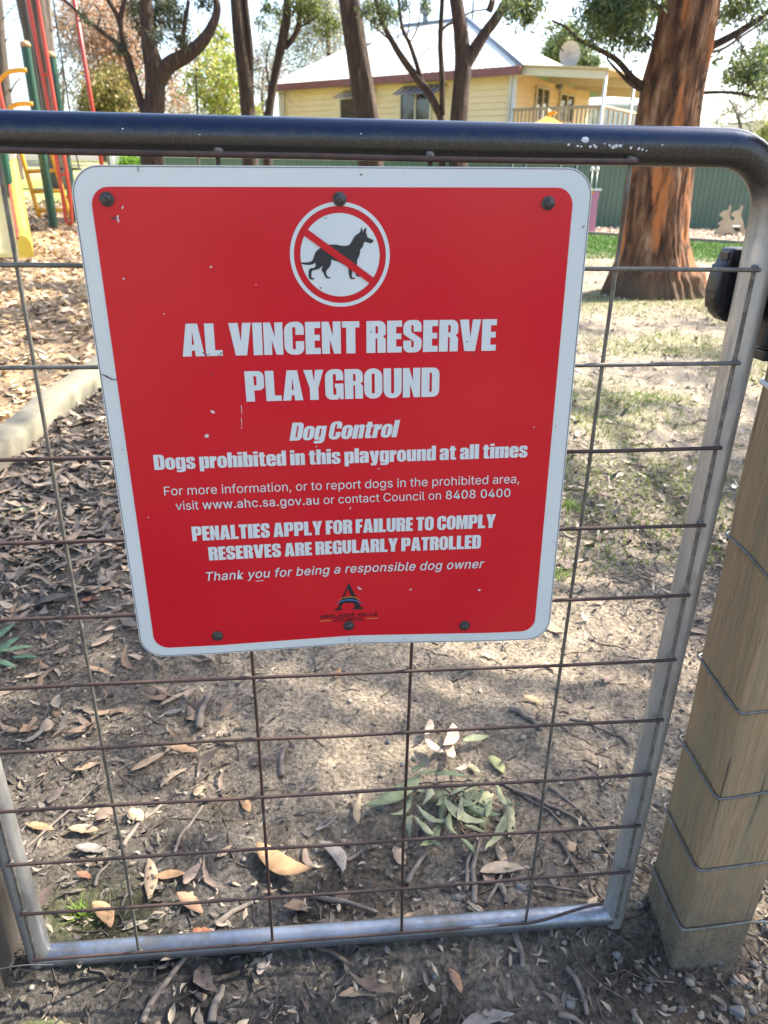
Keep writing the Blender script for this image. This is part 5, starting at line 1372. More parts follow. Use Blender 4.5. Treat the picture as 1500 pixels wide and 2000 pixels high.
D = 7.56
big = empty("gum_tree", tuple(at(1283, 575, D)), "massive gum tree with peeling orange-brown bark behind the right end of the gate", "tree")
stn = [(1279, 590, 150), (1278, 572, 140), (1275, 545, 136), (1276, 510, 128), (1277, 470, 122), (1281, 400, 121), (1289, 330, 120), (1300, 250, 119), (1313, 170, 117), (1332, 90, 113), (1349, 0, 110)]
P, r = limb_pts(stn, D, 7)
# the trunk goes on above the picture
top = P[-1]; dv = P[-1] - P[-6]; dv /= np.linalg.norm(dv)
up = np.array([top + dv * h + np.array([-.10 * h * h * .15, -.05 * h, 0]) for h in (0.5, 1.2, 2.0, 3.0)])
P = np.vstack([P, up]); r = np.concatenate([r, r[-1] * np.array([.95, .9, .8, .65])])
zb = -1.15
LEFT_A = math.pi
def flare(a, z):
    k = max(0, 1 - (z - zb + .1) / .55)
    return k * k * (.18 + .34 * max(0, math.cos(a - LEFT_A)) + .24 * max(0, math.cos(3 * a + .7)) + .16 * math.sin(7 * a + 2 * z) + .10 * math.sin(13 * a + 9 * z))
# a long-grained, plated trunk surface: rings of 150 points pushed in and out
ti = np.linspace(0, len(P) - 1, 300)
PP = np.stack([np.interp(ti, np.arange(len(P)), P[:, k]) for k in range(3)], 1); rr3 = np.interp(ti, np.arange(len(P)), r)
NA = 150
mb = MB().tube(PP, rr3, NA)
va = np.array(mb.v[:300 * NA]).reshape(300, NA, 3)
Ag = np.tile(np.arange(NA) * 2 * np.pi / NA, (300, 1)); Zg = np.tile(PP[:, 2:3], (1, NA))
ca, sa = np.cos(Ag), np.sin(Ag)
wob_ = .25 * fbm(ca * 3 + 7, Zg * 1.5 + sa * 3, 15, 3)
plates = fbm(ca * 7.5 + wob_ * 4 + 20, sa * 7.5 + Zg * .9, 31, 4)
fine = fbm(ca * 22 + wob_ * 9 + 50, sa * 22 + Zg * 3.5, 37, 3)
q = .16 * (fbm(ca * 2.1 + 3, sa * 2.1 + Zg * .7, 5, 4) - .47) + .15 * (plates - .47) + .07 * (fine - .45) - .05 * sstep(.62, .70, plates)
kf_ = np.clip(1 - (Zg + 1.05) / .62, 0, 1) ** 2
q = q + kf_ * (.12 + .34 * np.maximum(0, np.cos(Ag - LEFT_A)) + .24 * np.maximum(0, np.cos(3 * Ag + .7)) + .22 * (fbm(ca * 5, sa * 5 + Zg * 4, 41, 3) - .4))
cen_ = PP[:, None, :]
va = cen_ + (va - cen_) * (1 + q)[..., None]
mb.v[:300 * NA] = [tuple(p) for p in va.reshape(-1, 3)]
bbk = big_bark()
height_mix(bbk, .05, .42, (.125, .085, .055), 3.0, .5, rough=.95, speck=(.07, .048, .033))
mb.build("trunk", bbk, big, True)
def bigl(spec, dD=0, ext=None):
    P_, r_ = limb_pts(spec, D, 6, dD); MB().tube(P_, r_, 10).build("limb", M['bark_brown'], big, True); return P_[-1]
e1 = bigl([(1385, 92, 16), (1415, 78, 15), (1455, 55, 13), (1500, 22, 11), (1560, -40, 9)])
e2 = bigl([(1370, 105, 7), (1410, 96, 6), (1450, 70, 5), (1510, 30, 4)], .3)
e3 = bigl([(1365, 182, 7), (1400, 180, 6), (1440, 182, 6), (1475, 190, 6), (1510, 193, 5)], -.2)
e4 = bigl([(1262, 172, 14), (1235, 152, 13), (1205, 118, 11), (1170, 97, 9), (1130, 78, 7), (1108, 55, 5), (1078, 40, 4)], .4)
e5 = bigl([(1258, 178, 10), (1232, 163, 9), (1208, 140, 6), (1188, 118, 4), (1186, 108, 3)], .2)
e6 = bigl([(1300, 30, 16), (1275, 8, 14), (1245, -20, 12), (1180, -70, 9)], .2)
tp = P[-1]
for k, (dx, dy, dz) in enumerate(((2.2, -.6, 1.8), (-1.2, 1.6, 2.3), (.8, -2.2, 1.4), (.8, 2.2, 2.2), (3.2, -1.4, 1.2))):
    MB().tube(spline([tp - (0, 0, .6), tp + (dx * .35, dy * .35, dz * .5), tp + (dx, dy, dz)], 6), np.linspace(.16, .05, 13), 8).build("limb", M['bark_brown'], big, True)
mb = MB()
rr = np.random.default_rng(3)
for px, py in ((1130, 40), (1140, 60), (1165, 35), (1215, 60), (1235, 118), (1245, 105), (1255, 88), (1120, 25), (1085, 20), (1070, 55)):
    s_ = at(min(px + 30, 1230), py + 45, D + .2); twigs(mb, s_, [at(px, py, D + .2)], .007, px)
for px, py in ((1440, 90), (1465, 110), (1430, 135), (1480, 150), (1455, 165)):
    twigs(mb, at(1440, 68, D + .1), [at(px, py, D)], .008, px)
mb.build("twigs", M['bark_brown'], big, True)
spots = [(1165, 25, 28), (1205, 20, 36), (1240, 30, 30), (1190, 52, 26), (1222, 62, 24), (1160, 70, 14), (1255, 75, 18), (1175, 0, 28), (1225, -8, 34), (1262, -10, 26), (1010, 15, 22), (1030, 28, 16), (1045, 8, 18), (1000, 2, 20), (1075, 50, 8),
         (1450, 118, 22), (1480, 128, 26), (1430, 142, 17), (1498, 100, 24), (1465, 155, 20), (1490, 165, 20), (1415, 25, 18), (1440, 12, 24), (1475, 5, 24), (1500, 45, 18), (1395, 115, 8), (1420, 150, 10)]
cen, ra = zip(*[ph(x, y, D + rr.uniform(-.5, .9), s_) for x, y, s_ in spots])
leaves("crown", cen, np.array(ra) * 1.1, 10500, .062, .28, GUM, big, 11, .5, clump=9, cr_=.45, hollow=.05)
# the crown overhead, out of the picture: it shades the ground below
cc = [(tp[0] + dx, tp[1] + dy, tp[2] + dz) for dx, dy, dz in ((2.2, -.6, 1.9), (-1.2, 1.6, 2.4), (.8, -2.2, 1.5), (.8, 2.2, 2.3), (3.2, -1.4, 1.4), (0, 0, 3))]
leaves("upper_crown", cc, [.7, .6, .7, .7, .8, .9], 1900, .19, .4, GUM, big, 12, .4, clump=16, cr_=.2)

# ---- other gums in the grove
def gum(name, label, D, limbs, crown, leafn=0, L=.07, cols=GUM, matn='bark_brown', group=None, seed=1, extra=None, droop=.5, ground=True, ncap=14, upper=None, amp=.07, cat="tree", lw=.28, dD=None):
    px, py, w0 = limbs[0][0]
    p0 = at(px, py, D)
    root = (p0[0], p0[1], float(terr(p0[0], p0[1])))
    t = empty(name, root, label, cat, group)
    for k, sp in enumerate(limbs):
        P, r = limb_pts(sp, D, 6, (dD[k] if dD else 0))
        if k == 0 and ground:
            g = np.array([[root[0], root[1], root[2] - .1], [root[0], root[1], root[2] + .15]])
            z1 = P[0][2]
            base_r = r[0]
            seg = np.array([[root[0] + (P[0][0] - root[0]) * q, root[1] + (P[0][1] - root[1]) * q, root[2] - .1 + (z1 - root[2] + .1) * q] for q in (0, .1, .3, .65)])
            P = np.vstack([seg, P]); r = np.concatenate([base_r * np.array([1.5, 1.25, 1.1, 1.04]), r])
        if sp[-1][1] <= 5:                       # runs out of the top of the picture: carry it on
            dv = P[-1] - P[-3]; dv /= np.linalg.norm(dv)
            P = np.vstack([P, [P[-1] + dv * .8, P[-1] + dv * 1.8 + (0, .2, 0)]]); r = np.concatenate([r, [r[-1] * .85, r[-1] * .6]])
        mb = MB(); ridged_tube(mb, P, r, ncap if k == 0 else 10, amp, seed * 10 + k)
        mb.build("trunk" if k == 0 else "limb", M[matn], t, True)
    if extra:
        for sp in extra:
            P, r = limb_pts(sp, D, 5); MB().tube(P, r, 5).build("twig", M[matn], t, True)
    r_ = np.random.default_rng(seed)
    if crown:
        cen, ra = zip(*[ph(x, y, D + r_.uniform(-.6, .6), s_) for x, y, s_ in crown])
        leaves("crown", cen, ra, leafn, L, lw, cols, t, seed + 50, droop, clump=8, cr_=.5, hollow=.05)
    if upper:
        leaves("upper_crown", [u[:3] for u in upper], [u[3] for u in upper], int(620 * sum(u[3] ** 2 for u in upper)), .17, .36, cols, t, seed + 80, .4, clump=14, cr_=.22)
    return t


gum("gum_tree", "forked gum with a thick bare limb curving up to the right", 11,
    [[(296, 300, 44), (299, 232, 40), (303, 180, 38), (300, 130, 36), (292, 95, 30), (288, 60, 27), (284, 0, 25)],
     [(306, 160, 34), (330, 128, 30), (365, 108, 27), (395, 82, 23), (415, 50, 18), (424, 20, 15), (421, -5, 13)],
     [(288, 235, 18), (272, 190, 16), (257, 140, 15), (245, 105, 14), (222, 80, 9), (190, 55, 8), (160, 30, 6), (125, 0, 6)],
     [(247, 108, 11), (238, 70, 9), (236, 35, 10), (243, 0, 9)], [(237, 60, 8), (228, 30, 9), (212, 0, 10)]],
    [(284, 60, 18), (300, 40, 20), (275, 25, 20), (310, 70, 14), (288, 100, 13), (240, 78, 12), (232, 95, 9), (160, 30, 10), (330, 15, 24), (345, 45, 20), (355, 75, 12), (318, 5, 24), (262, 5, 20), (175, 45, 6), (400, 5, 15)], 4200, .062,
    [(.09, .105, .06), (.12, .135, .07), (.07, .085, .05)], extra=[[(360, 60, 8), (364, 30, 8), (368, 0, 7)], [(360, 95, 6), (358, 60, 6), (362, 20, 5)], [(190, 55, 4), (196, 25, 3), (180, 5, 3)]], seed=21,
    upper=[(-2.6, 11, 3.9, .7), (-1.2, 10.6, 4.2, .6)])
gum("gum_tree", "slim upright gum with a paler stem pressed against it, left of the house", 12.2,
    [[(488, 300, 30), (485, 232, 28), (478, 150, 27), (469, 80, 26), (462, 0, 24)], [(490, 180, 12), (489, 110, 13), (484, 50, 12), (478, -5, 11)]], [], seed=22,
    upper=[(-1.1, 12.2, 3.9, .7)])
gum("gum_tree", "slender crooked gum leaning right, crossing the house's far left end", 13,
    [[(522, 300, 18), (524, 232, 17), (533, 170, 16), (543, 120, 17), (553, 75, 19), (560, 30, 17), (562, -5, 15)], [(556, 95, 11), (572, 75, 11), (582, 55, 10), (586, 20, 9), (590, -5, 8)]],
    [(620, 10, 18), (600, 28, 14), (635, 35, 11), (580, 10, 16), (545, 20, 14), (510, 45, 12), (620, 55, 8), (605, 5, 18), (520, 12, 12), (650, 50, 12), (632, 62, 9), (590, 8, 14)], 3400, .06, [(.10, .13, .035), (.13, .15, .04), (.07, .10, .03)], extra=[[(582, 55, 4), (605, 42, 4), (625, 28, 3)], [(580, 45, 4), (595, 22, 4), (620, 5, 3)], [(528, 190, 3), (520, 120, 3), (530, 80, 2)]], seed=23,
    upper=[(-.2, 13, 3.9, .7)])
gum("gum_tree", "thick rough-barked single-stem gum before the house's left window", 11.8,
    [[(724, 300, 50), (718, 240, 48), (708, 170, 45), (699, 110, 43), (690, 50, 42), (682, 0, 40)]], [], seed=24, amp=.09, ncap=24, upper=[(.6, 12, 4.1, .8)])
gum("gum_tree", "thin twin-stemmed gum with bent bare branches before the house's right window", 11.6,
    [[(864, 300, 15), (862, 240, 14), (852, 210, 15), (838, 183, 15), (815, 153, 14), (790, 120, 13), (768, 85, 11), (748, 45, 10), (733, -5, 9)],
     [(864, 225, 11), (863, 150, 11), (860, 80, 10), (864, 0, 9)],
     [(824, 158, 9), (812, 120, 9), (800, 85, 8), (786, 55, 7), (778, -5, 6)], [(860, 62, 5), (872, 50, 5), (888, 42, 4)]],
    [(748, 10, 18), (760, 28, 14), (790, 8, 12), (715, 18, 14), (832, 5, 9), (730, 40, 9), (775, 30, 8)], 1300, .062, GUM, extra=[[(768, 85, 3), (740, 60, 3), (722, 48, 2)], [(800, 85, 3), (815, 55, 3), (822, 20, 2)], [(795, 75, 3), (800, 30, 2), (792, 0, 2)], [(818, 110, 2), (835, 98, 2), (845, 92, 1.5)], [(752, 50, 3), (735, 25, 2), (712, 12, 2)], [(775, 90, 2), (778, 60, 2), (774, 40, 2)]], seed=25,
    upper=[(1.6, 11.2, 4.4, .6)])
gum("gum_tree", "sturdy dark gum with a Y-shaped fork before the house roof", 11.5,
    [[(896, 300, 38), (896, 243, 36), (899, 190, 34), (904, 130, 34), (902, 85, 30), (897, 40, 27), (890, -5, 25)], [(908, 128, 27), (928, 95, 24), (947, 65, 21), (966, 40, 20), (985, 10, 18), (996, -5, 16)], [(955, 22, 14), (960, 8, 13), (962, -5, 12)]],
    [], seed=26, amp=.08, ncap=20, extra=[[(908, 30, 4), (925, 22, 3), (955, 18, 3)]], upper=[(2.4, 11.5, 4.5, .8)])
gum("gum_tree", "stout grey-brown gum trunk standing behind the red climbing rails of the playground", 16,
    [[(124, 372, 44), (115, 300, 42), (100, 220, 44), (88, 150, 47), (76, 80, 52), (64, 0, 58)], [(92, 60, 22), (90, 30, 22), (86, -5, 24)]], [], matn='bark_grey', seed=27, ncap=20, amp=.1, ground=False)
gum("gum_tree", "pale-flecked gum trunk at the far left edge behind the slide", 18.6,
    [[(27, 352, 40), (22, 300, 32), (13, 225, 26), (5, 150, 25), (-3, 60, 24), (-8, 0, 24)]], [], matn='bark_grey', seed=28, ground=False, extra=[[(5, 40, 2), (18, 22, 1.5), (30, 8, 1.5)], [(20, 45, 1.5), (30, 38, 1.5), (40, 33, 1)], [(8, 85, 2), (14, 76, 2), (20, 70, 1)], [(18, 185, 4), (28, 165, 3), (40, 152, 2)]])

# ---- trees farther off
def far_tree(name, label, D, stem, cl, n, L, cols, seed, matn='bark_grey', lw=.45, cat="tree", tw=None, droop=.2, hollow=.05, cr=.3, clump=8, twr=.02):
    p0 = at(stem[0][0], stem[0][1], D)
    t = empty(name, (p0[0], p0[1], float(terr(p0[0], p0[1]))), label, cat, None)
    P, r = limb_pts(stem, D, 5)
    P = np.vstack([[P[0][0], P[0][1], float(terr(P[0][0], P[0][1])) - .1], P]); r = np.concatenate([[r[0] * 1.15], r])
    mb = MB().tube(P, r, 8)
    r_ = np.random.default_rng(seed)
    cen, ra = zip(*[ph(x, y, D + r_.uniform(-1.2, 1.2), s_) for x, y, s_ in cl])
    for c in cen:
        i = r_.integers(max(1, len(P) // 3), len(P)); twigs(mb, P[i], [c], twr, int(r_.integers(1e6)), wig=.22)
        if tw:
            for _ in range(tw):
                twigs(mb, c, [np.array(c) + r_.normal(0, .7, 3)], twr * .5, int(r_.integers(1e6)), wig=.25)
    mb.build("trunk", M[matn], t, True)
    if n: leaves("crown", cen, np.array(ra) * 1.12, int(n * 2.1), L * .74, lw, np.array(cols) * 1.15, t, seed + 5, droop, clump=clump, cr_=cr * 1.2, hollow=hollow)
    return t


far_tree("autumn_tree", "autumn tree with pinkish-brown leaves behind the swing frame at upper left", 30, [(205, 330, 14), (208, 200, 12), (206, 120, 9), (204, 40, 6)],
         [(170, 20, 34), (205, 50, 40), (240, 30, 36), (180, 80, 34), (225, 95, 36), (255, 120, 30), (200, 125, 34), (250, 165, 30), (215, 20, 40), (265, 80, 28), (140, 30, 24), (120, 55, 18), (265, 200, 22), (185, 160, 20), (330, 150, 20), (345, 190, 20), (360, 110, 18), (155, 95, 18)],
         6600, .17, [(.32, .19, .12), (.40, .27, .19), (.30, .21, .15), (.38, .22, .11), (.40, .33, .27)], 31, lw=.5, cr=.42, tw=1)
far_tree("olive_tree", "brownish-green leafy tree low behind the swing frame", 26, [(215, 330, 10), (222, 220, 8), (222, 160, 5)],
         [(180, 175, 22), (200, 195, 26), (225, 180, 24), (240, 200, 22), (190, 215, 22), (215, 150, 20), (170, 205, 16), (250, 150, 16), (235, 225, 20), (205, 165, 20)], 3600, .14, [(.16, .15, .04), (.20, .17, .05), (.13, .13, .04), (.26, .19, .08)], 32, lw=.5)
far_tree("bare_tree", "leafless grey tree with fine branches between the green playground posts and the swing frame", 28, [(118, 330, 8), (120, 250, 7), (124, 180, 5), (122, 120, 4)],
         [(105, 120, 16), (140, 100, 16), (120, 90, 16), (150, 150, 16), (100, 160, 14), (135, 180, 14), (165, 190, 14), (110, 200, 12), (150, 215, 14), (90, 140, 10), (160, 120, 10)], 500, .12, [(.25, .25, .24), (.2, .22, .22)], 33, tw=3, twr=.026, matn='bark_pale')
far_tree("lime_tree", "bright yellow-green leafy tree behind the bare curving gum limb", 20, [(388, 330, 6), (386, 230, 5), (382, 150, 4), (380, 110, 3)],
         [(400, 100, 22), (425, 90, 24), (445, 120, 26), (410, 140, 26), (440, 160, 28), (455, 195, 26), (425, 190, 26), (395, 180, 22), (460, 150, 18), (450, 220, 22), (415, 215, 22), (375, 150, 16), (360, 175, 14), (470, 225, 14), (435, 70, 14), (500, 215, 10)],
         2300, .13, [(.27, .31, .06), (.33, .34, .09), (.22, .28, .05), (.40, .36, .15)], 34, lw=.55, cr=.4, twr=.012)
far_tree("gum_tree", "hazy grey-green gum high behind the left end of the house roof", 40, [(650, 300, 14), (645, 150, 12), (640, 60, 8), (640, 0, 6)],
         [(640, 30, 34), (610, 60, 32), (660, 70, 28), (650, 110, 24), (585, 100, 26), (620, 120, 22), (600, 20, 32), (665, 20, 30), (560, 60, 26), (540, 110, 22), (525, 160, 18), (570, 150, 16), (735, 50, 20), (740, 90, 14), (725, 15, 20), (500, 130, 16), (515, 90, 16)],
         4800, .2, [(.26, .27, .20), (.30, .29, .2), (.22, .23, .16), (.33, .28, .16)], 35, lw=.35, cr=.4, tw=1)
far_tree("bare_tree", "fine-branched leafless tree beside the left corner of the house", 32, [(512, 330, 8), (514, 250, 7), (512, 190, 5), (515, 130, 4)],
         [(505, 170, 16), (525, 150, 14), (540, 130, 14), (505, 120, 14), (520, 200, 12), (500, 215, 12), (350, 205, 20), (370, 215, 14), (335, 210, 14)], 900, .14, [(.30, .27, .22), (.24, .22, .18)], 36, tw=3, twr=.03)
far_tree("garden_tree", "dense green tree rising behind the satellite dish", 38, [(1115, 330, 14), (1115, 180, 10), (1112, 110, 8)],
         [(1085, 95, 22), (1110, 70, 22), (1120, 105, 22), (1095, 118, 18), (1140, 115, 20), (1128, 90, 16), (1075, 112, 14), (1160, 125, 12), (1112, 55, 10), (1100, 80, 18)], 3600, .2, [(.09, .14, .05), (.14, .18, .06), (.22, .23, .08), (.07, .11, .045)], 37, lw=.5)
far_tree("bare_tree", "pale leafless tree on the slope right of the big gum", 34, [(1462, 330, 11), (1452, 270, 9), (1440, 225, 6), (1425, 195, 4)],
         [(1400, 240, 16), (1420, 215, 14), (1470, 215, 16), (1490, 200, 14), (1440, 200, 10), (1480, 245, 16), (1410, 265, 12), (1495, 235, 14), (1460, 190, 10), (1405, 200, 8)], 700, .14, [(.36, .33, .22), (.30, .29, .18)], 38, matn='bark_pale', tw=4, twr=.035)
far_tree("garden_tree", "olive leafy tree low at the right edge beyond the gate corner", 30, [(1500, 330, 9), (1497, 280, 8), (1490, 250, 6)],
         [(1490, 268, 14), (1475, 280, 12), (1500, 255, 12), (1465, 270, 10), (1495, 285, 14), (1455, 288, 9)], 1400, .13, [(.20, .22, .05), (.26, .25, .08), (.15, .18, .05)], 39, lw=.5)
bush = empty("shrub", tuple(at(258, 318, 19)), "small bright green shrub in the gap between rail and sign at left", "shrub")
cen, ra = zip(*[ph(x, y, 19 + q, s_) for x, y, s_, q in ((248, 312, 12, 0), (262, 314, 13, .2), (255, 322, 13, -.1), (268, 326, 10, .1), (242, 326, 9, 0))])
leaves("foliage", cen, ra, 900, .09, .5, [(.20, .38, .05), (.28, .45, .06)], bush, 61, 0, clump=6, cr_=.4)
p = np.array(bush.location)
mb = MB()
for c in cen: mb.tube([(p[0], p[1], float(terr(p[0], p[1])) - .02), tuple(c)], .012, 5)
mb.build("stem", M['bark_grey'], bush)

# ---- the gum just out of view on the right, whose boughs shade the gate
sh = empty("gum_tree", (7.2, 1.6, -1.15), "spreading gum standing beyond the right edge of the picture, shading the gate", "tree")
mb = MB()
ridged_tube(mb, spline([(7.2, 1.6, -1.3), (7.1, 1.6, .5), (6.9, 1.7, 2.2), (6.6, 1.75, 3.6), (6.2, 1.8, 5.0)], 6), np.linspace(.28, .14, 25), 14, .08, 77)
mb.build("trunk", M['bark_brown'], sh, True)
SHADE = [  # clusters placed by the patch of ground they shade: (ground x, ground y, height of leaves, radius)
    (-0.58, 0.62, 3.6, 0.5), (-0.95, 1.15, 4.0, 0.65), (-0.15, -0.42, 3.4, 0.36), (-0.85, 0.0, 3.6, 0.4), (0.35, -0.12, 3.3, 0.42), (0.0, 0.28, 3.5, 0.40), (0.36, 0.14, 3.4, 0.26), (-0.2, 1.15, 4.1, 0.5), (-1.3, 1.95, 4.4, .42), (-1.05, 2.75, 4.5, .28), (-0.85, 1.75, 4.3, 0.45), (-1.5, 0.9, 4.2, .6),
    (1.25, 1.05, 3.8, 0.2), (2.05, 2.55, 4.3, .3), (2.9, 4.5, 4.6, .38), (1.5, 2.95, 4.4, .22), (0.95, 1.2, 3.8, .13), (2.1, 1.9, 4.2, .24), (3.4, 5.6, 4.8, .4), (2.3, 5.4, 4.8, .3), (0.78, 1.42, 3.9, 0.2), (1.6, 2.05, 4.0, 0.24), (0.95, 2.15, 4.3, 0.22), (1.9, 2.9, 4.4, 0.3), (1.35, 3.35, 4.5, 0.26), (2.4, 3.9, 4.6, 0.34), (-0.1, -0.6, 3.2, 0.5), (0.4, -0.6, 3.2, 0.45), (0.1, 0.75, 3.5, .10), (-0.35, 0.85, 3.9, 0.3), (0.66, 0.72, 3.6, .10)]
cen = []; ra = []
for x, y, h, r in SHADE:
    k = (h + 1.15) / SD.z
    cen.append((x + SD.x * k, y + SD.y * k, h)); ra.append(r)
for i, c in enumerate(cen):
    s_ = np.array((6.9, 1.7, 2.0 + (i % 5) * .6))
    c = np.array(c); m_ = (s_ + c) / 2 + (0, 0, .35)
    MB().tube(spline([s_, m_, c], 5), np.linspace(.05, .012, 11), 6).build("limb", M['bark_brown'], sh, True)
leaves("crown", cen, ra, 5600, .12, .34, GUM, sh, 78, .4, clump=12, cr_=.22, hollow=.0)

# ================================================================== PLAYGROUND
D = 9.5
pg = empty("climbing_frame", tuple(at(112, 445, D)), "green-posted climbing frame with red rails, yellow ladder and yellow slide at far left", "play equipment")
def pole(pts, wpx, D0, n=12, D1=None):
    P = [at(x, y, D0 if D1 is None else D0 + (D1 - D0) * i / (len(pts) - 1)) for i, (x, y) in enumerate(pts)]
    return spline(P, 6), wpx * .5 * (D0 + .78) / F
def post_at(px_top, py_top, wpx, D0):
    p = at(px_top, py_top, D0); g = float(terr(p[0], p[1])); r = wpx * .5 * (D0 + .78) / F
    o_ = MB().tube([(p[0], p[1], g - .1), (p[0], p[1], g + .5), (p[0], p[1], p[2])], r, 18).build("post", M['pg_green'], pg)
    smooth_by_angle(o_)
    MB().tube([(p[0], p[1], p[2] + .001), (p[0], p[1], p[2] + .03), (p[0], p[1], p[2] + .055), (p[0], p[1], p[2] + .065)], [r * 1.1, r * 1.1, r * .85, r * .3], 18).build("post_cap", M['pg_cap'], o_, True)
    return p, r
post_at(50, 92, 15, 9.5); post_at(100, 112, 14, 10.2)
post_at(-25, 120, 15, 8.4)
mb = MB()
P, r = pole([(46, -40), (58, 20), (97, 222), (108, 299), (122, 382), (128, 424), (132, 434), (137, 437), (140, 430), (139, 415), (136, 375), (124, 299), (110, 222), (78, 30), (66, -40)], 6.4, 9.3)
mb.tube(P, r, 10)
for (a, c) in (((86, 146), (95, 145)), ((121, 341), (130, 340)), ((130, 385), (137, 384)), ((100, 222), (110, 221))):
    mb.tube([at(*a, 9.3), at(*c, 9.3)], r * .8, 8)
mb.build("climbing_rail", M['pg_red'], pg, True)
mb = MB()
P, r = pole([(38, 285), (41, 298), (60, 365), (77, 424)], 7.5, 9.9); mb.tube(P, r, 10)
P, r = pole([(97, 285), (100, 298), (120, 365), (138, 426)], 7.5, 9.9); mb.tube(P, r, 10)
for (a, c) in (((51, 335), (110, 333)), ((63, 374), (123, 372)), ((75, 411), (134, 410))): mb.tube([at(*a, 9.9), at(*c, 9.9)], r * .9, 8)
mb.build("ladder", M['pg_yellow'], pg, True)
for pts in ([(-30, 190), (-5, 162), (12, 144), (28, 138), (52, 137)], [(-30, 250), (10, 222), (22, 209), (38, 203), (64, 203)]):
    P, r = pole(pts, 7, 9.2); MB().tube(P, r, 8).build("handrail", M['pg_yellow'], pg, True)
P, r = pole([(-12, 120), (0, 185), (8, 222), (14, 260)], 8, 9.0); MB().tube(P, r, 8).build("rail", M['pg_red'], pg, True)
# deck and white panel
b = MB().box((-5.9, 9.2, .12), (-4.3, 10.4, .20)); b.build("deck", M['pg_cap'], pg)
p0 = at(-40, 297, 8.9); p1 = at(24, 317, 8.9)
out_ = rnd([(p0[0] - .3, p0[2] + .12), (at(36, 297, 8.9)[0], p0[2] + .12, .02), (at(30, 308, 8.9)[0], (p0[2] + p1[2]) / 2, .03), (at(14, 321, 8.9)[0], p1[2] - .02, .08), (p0[0] - .3, p1[2] - .02)], 5)
link("panel", xz(poly_fill([out_], .02), 8.9), M['white_trim'], pg)
post_at(6, 318, 13, 8.8)
# slide: a bed paled as if sunlit between high yellow sides, running down to the chips
c0 = np.array([-3.10, 7.05]); dirs = np.array([-.33, .944]); nrm = np.array([dirs[1], -dirs[0]])
pr = spline(np.array([(-.12, .05), (0.0, .045), (.25, .07), (.6, .20), (1.0, .37), (1.5, .58), (2.0, .80), (2.4, .96)]), 5)
gz0 = float(terr(c0[0], c0[1]))
W2 = .25
def slide_strip(offs, name, m, par):
    V = []
    for d_, h in pr:
        q = c0 + dirs * d_
        for (o_, hh) in offs:
            V.append((q[0] + nrm[0] * o_, q[1] + nrm[1] * o_, gz0 + h + hh))
    k = len(offs)
    Fs = [(i * k + j, i * k + (j + 1) % k, (i + 1) * k + (j + 1) % k, (i + 1) * k + j) for i in range(len(pr) - 1) for j in range(k)]
    Fs += [tuple(range(k - 1, -1, -1)), tuple((len(pr) - 1) * k + j for j in range(k))]
    return MB().add(V, Fs).build(name, m, par)
sld = slide_strip([(-W2, .02), (-W2 * .8, 0), (W2 * .8, 0), (W2, .02), (W2, -.04), (-W2, -.04)], "slide", M['pg_bed_sunlit'], pg)
for sgn in (-1, 1):
    q = [(sgn * W2, -.05), (sgn * (W2 + .004), .10), (sgn * (W2 + .02), .145), (sgn * (W2 + .05), .16), (sgn * (W2 + .09), .145), (sgn * (W2 + .12), .10), (sgn * (W2 + .135), -.06)]
    smooth_by_angle(slide_strip(q if sgn > 0 else q[::-1], "slide_side", M['pg_slide'], sld), 50)
    mb = MB(); mb.tube([(c0[0] + dirs[0] * d_ + nrm[0] * sgn * (W2 + .012), c0[1] + dirs[1] * d_ + nrm[1] * sgn * (W2 + .012), gz0 + h + .135) for d_, h in pr], .014, 6); mb.build("slide_trim", M['pg_red'], sld, True)

# swing frame behind
D = 13.0
sw = empty("swing_set", tuple(at(197, 330, D)), "red-legged swing set with a black seat hanging behind the climbing frame", "swing set")
a0, a1 = at(136, -60, D), at(199, 330, D)
a1[2] = float(terr(a1[0], a1[1])) - .05
a0 = np.array([a0[0], D + 1.0, a0[2] + .0])
apex = np.array([a1[0] - .62 * 0 + (a0[0] - a1[0]), D + .0, 2.4])
def leg(top, foot): return MB().tube([top, foot], .034, 10)
q0 = at(145, 0, D); q1 = at(190, 270, D)
dv = (q0 - q1) / (q0[2] - q1[2])
apex = q1 + dv * (3.0 - q1[2]); foot = q1 + dv * (float(terr(q1[0], q1[1])) - .1 - q1[2])
leg(apex, foot).build("leg", M['pg_red'], sw, True)
ap2 = apex + (-3.6, .3, 0)
leg(ap2, foot + (-4.1, .3, 0)).build("leg", M['pg_red'], sw, True)
MB().tube([apex + (.1, 0, 0), ap2 - (.1, 0, 0)], .045, 10).build("cross_beam", M['pg_red'], sw, True)
c1 = at(150, 302, D); c1b = at(155, 330, D)
for dx in (0, -.42):
    MB().tube([(c1b[0] + dx, D, c1b[2] + .02), (c1[0] + dx - .01, D, c1[2]), (c1[0] + dx - .05, D + .05, 2.95)], .012, 6).build("chain", M['rubber'], sw)
MB().box((c1b[0] - .44, D - .09, c1b[2] - .02), (c1b[0] + .02, D + .09, c1b[2] + .015), .006).build("seat", M['rubber'], sw)
# white gate posts beyond
wg = empty("white_gate", tuple(at(225, 320, 24)), "little white barred gate between white posts in the distance at left", "gate")
for x in (217, 242):
    p = at(x, 302, 24); MB().box((p[0] - .05, 23.95, float(terr(p[0], 24.)) - .05), (p[0] + .05, 24.05, p[2] + .05)).build("post", M['white_trim'], wg)
pa, pb = at(217, 306, 24), at(242, 322, 24)
for k in range(5):
    z = pb[2] + (pa[2] - pb[2]) * k / 4
    MB().tube([(pa[0] + .05, 24, z), (pb[0] - .05, 24, z)], .018, 6).build("bar", M['white_trim'], wg)

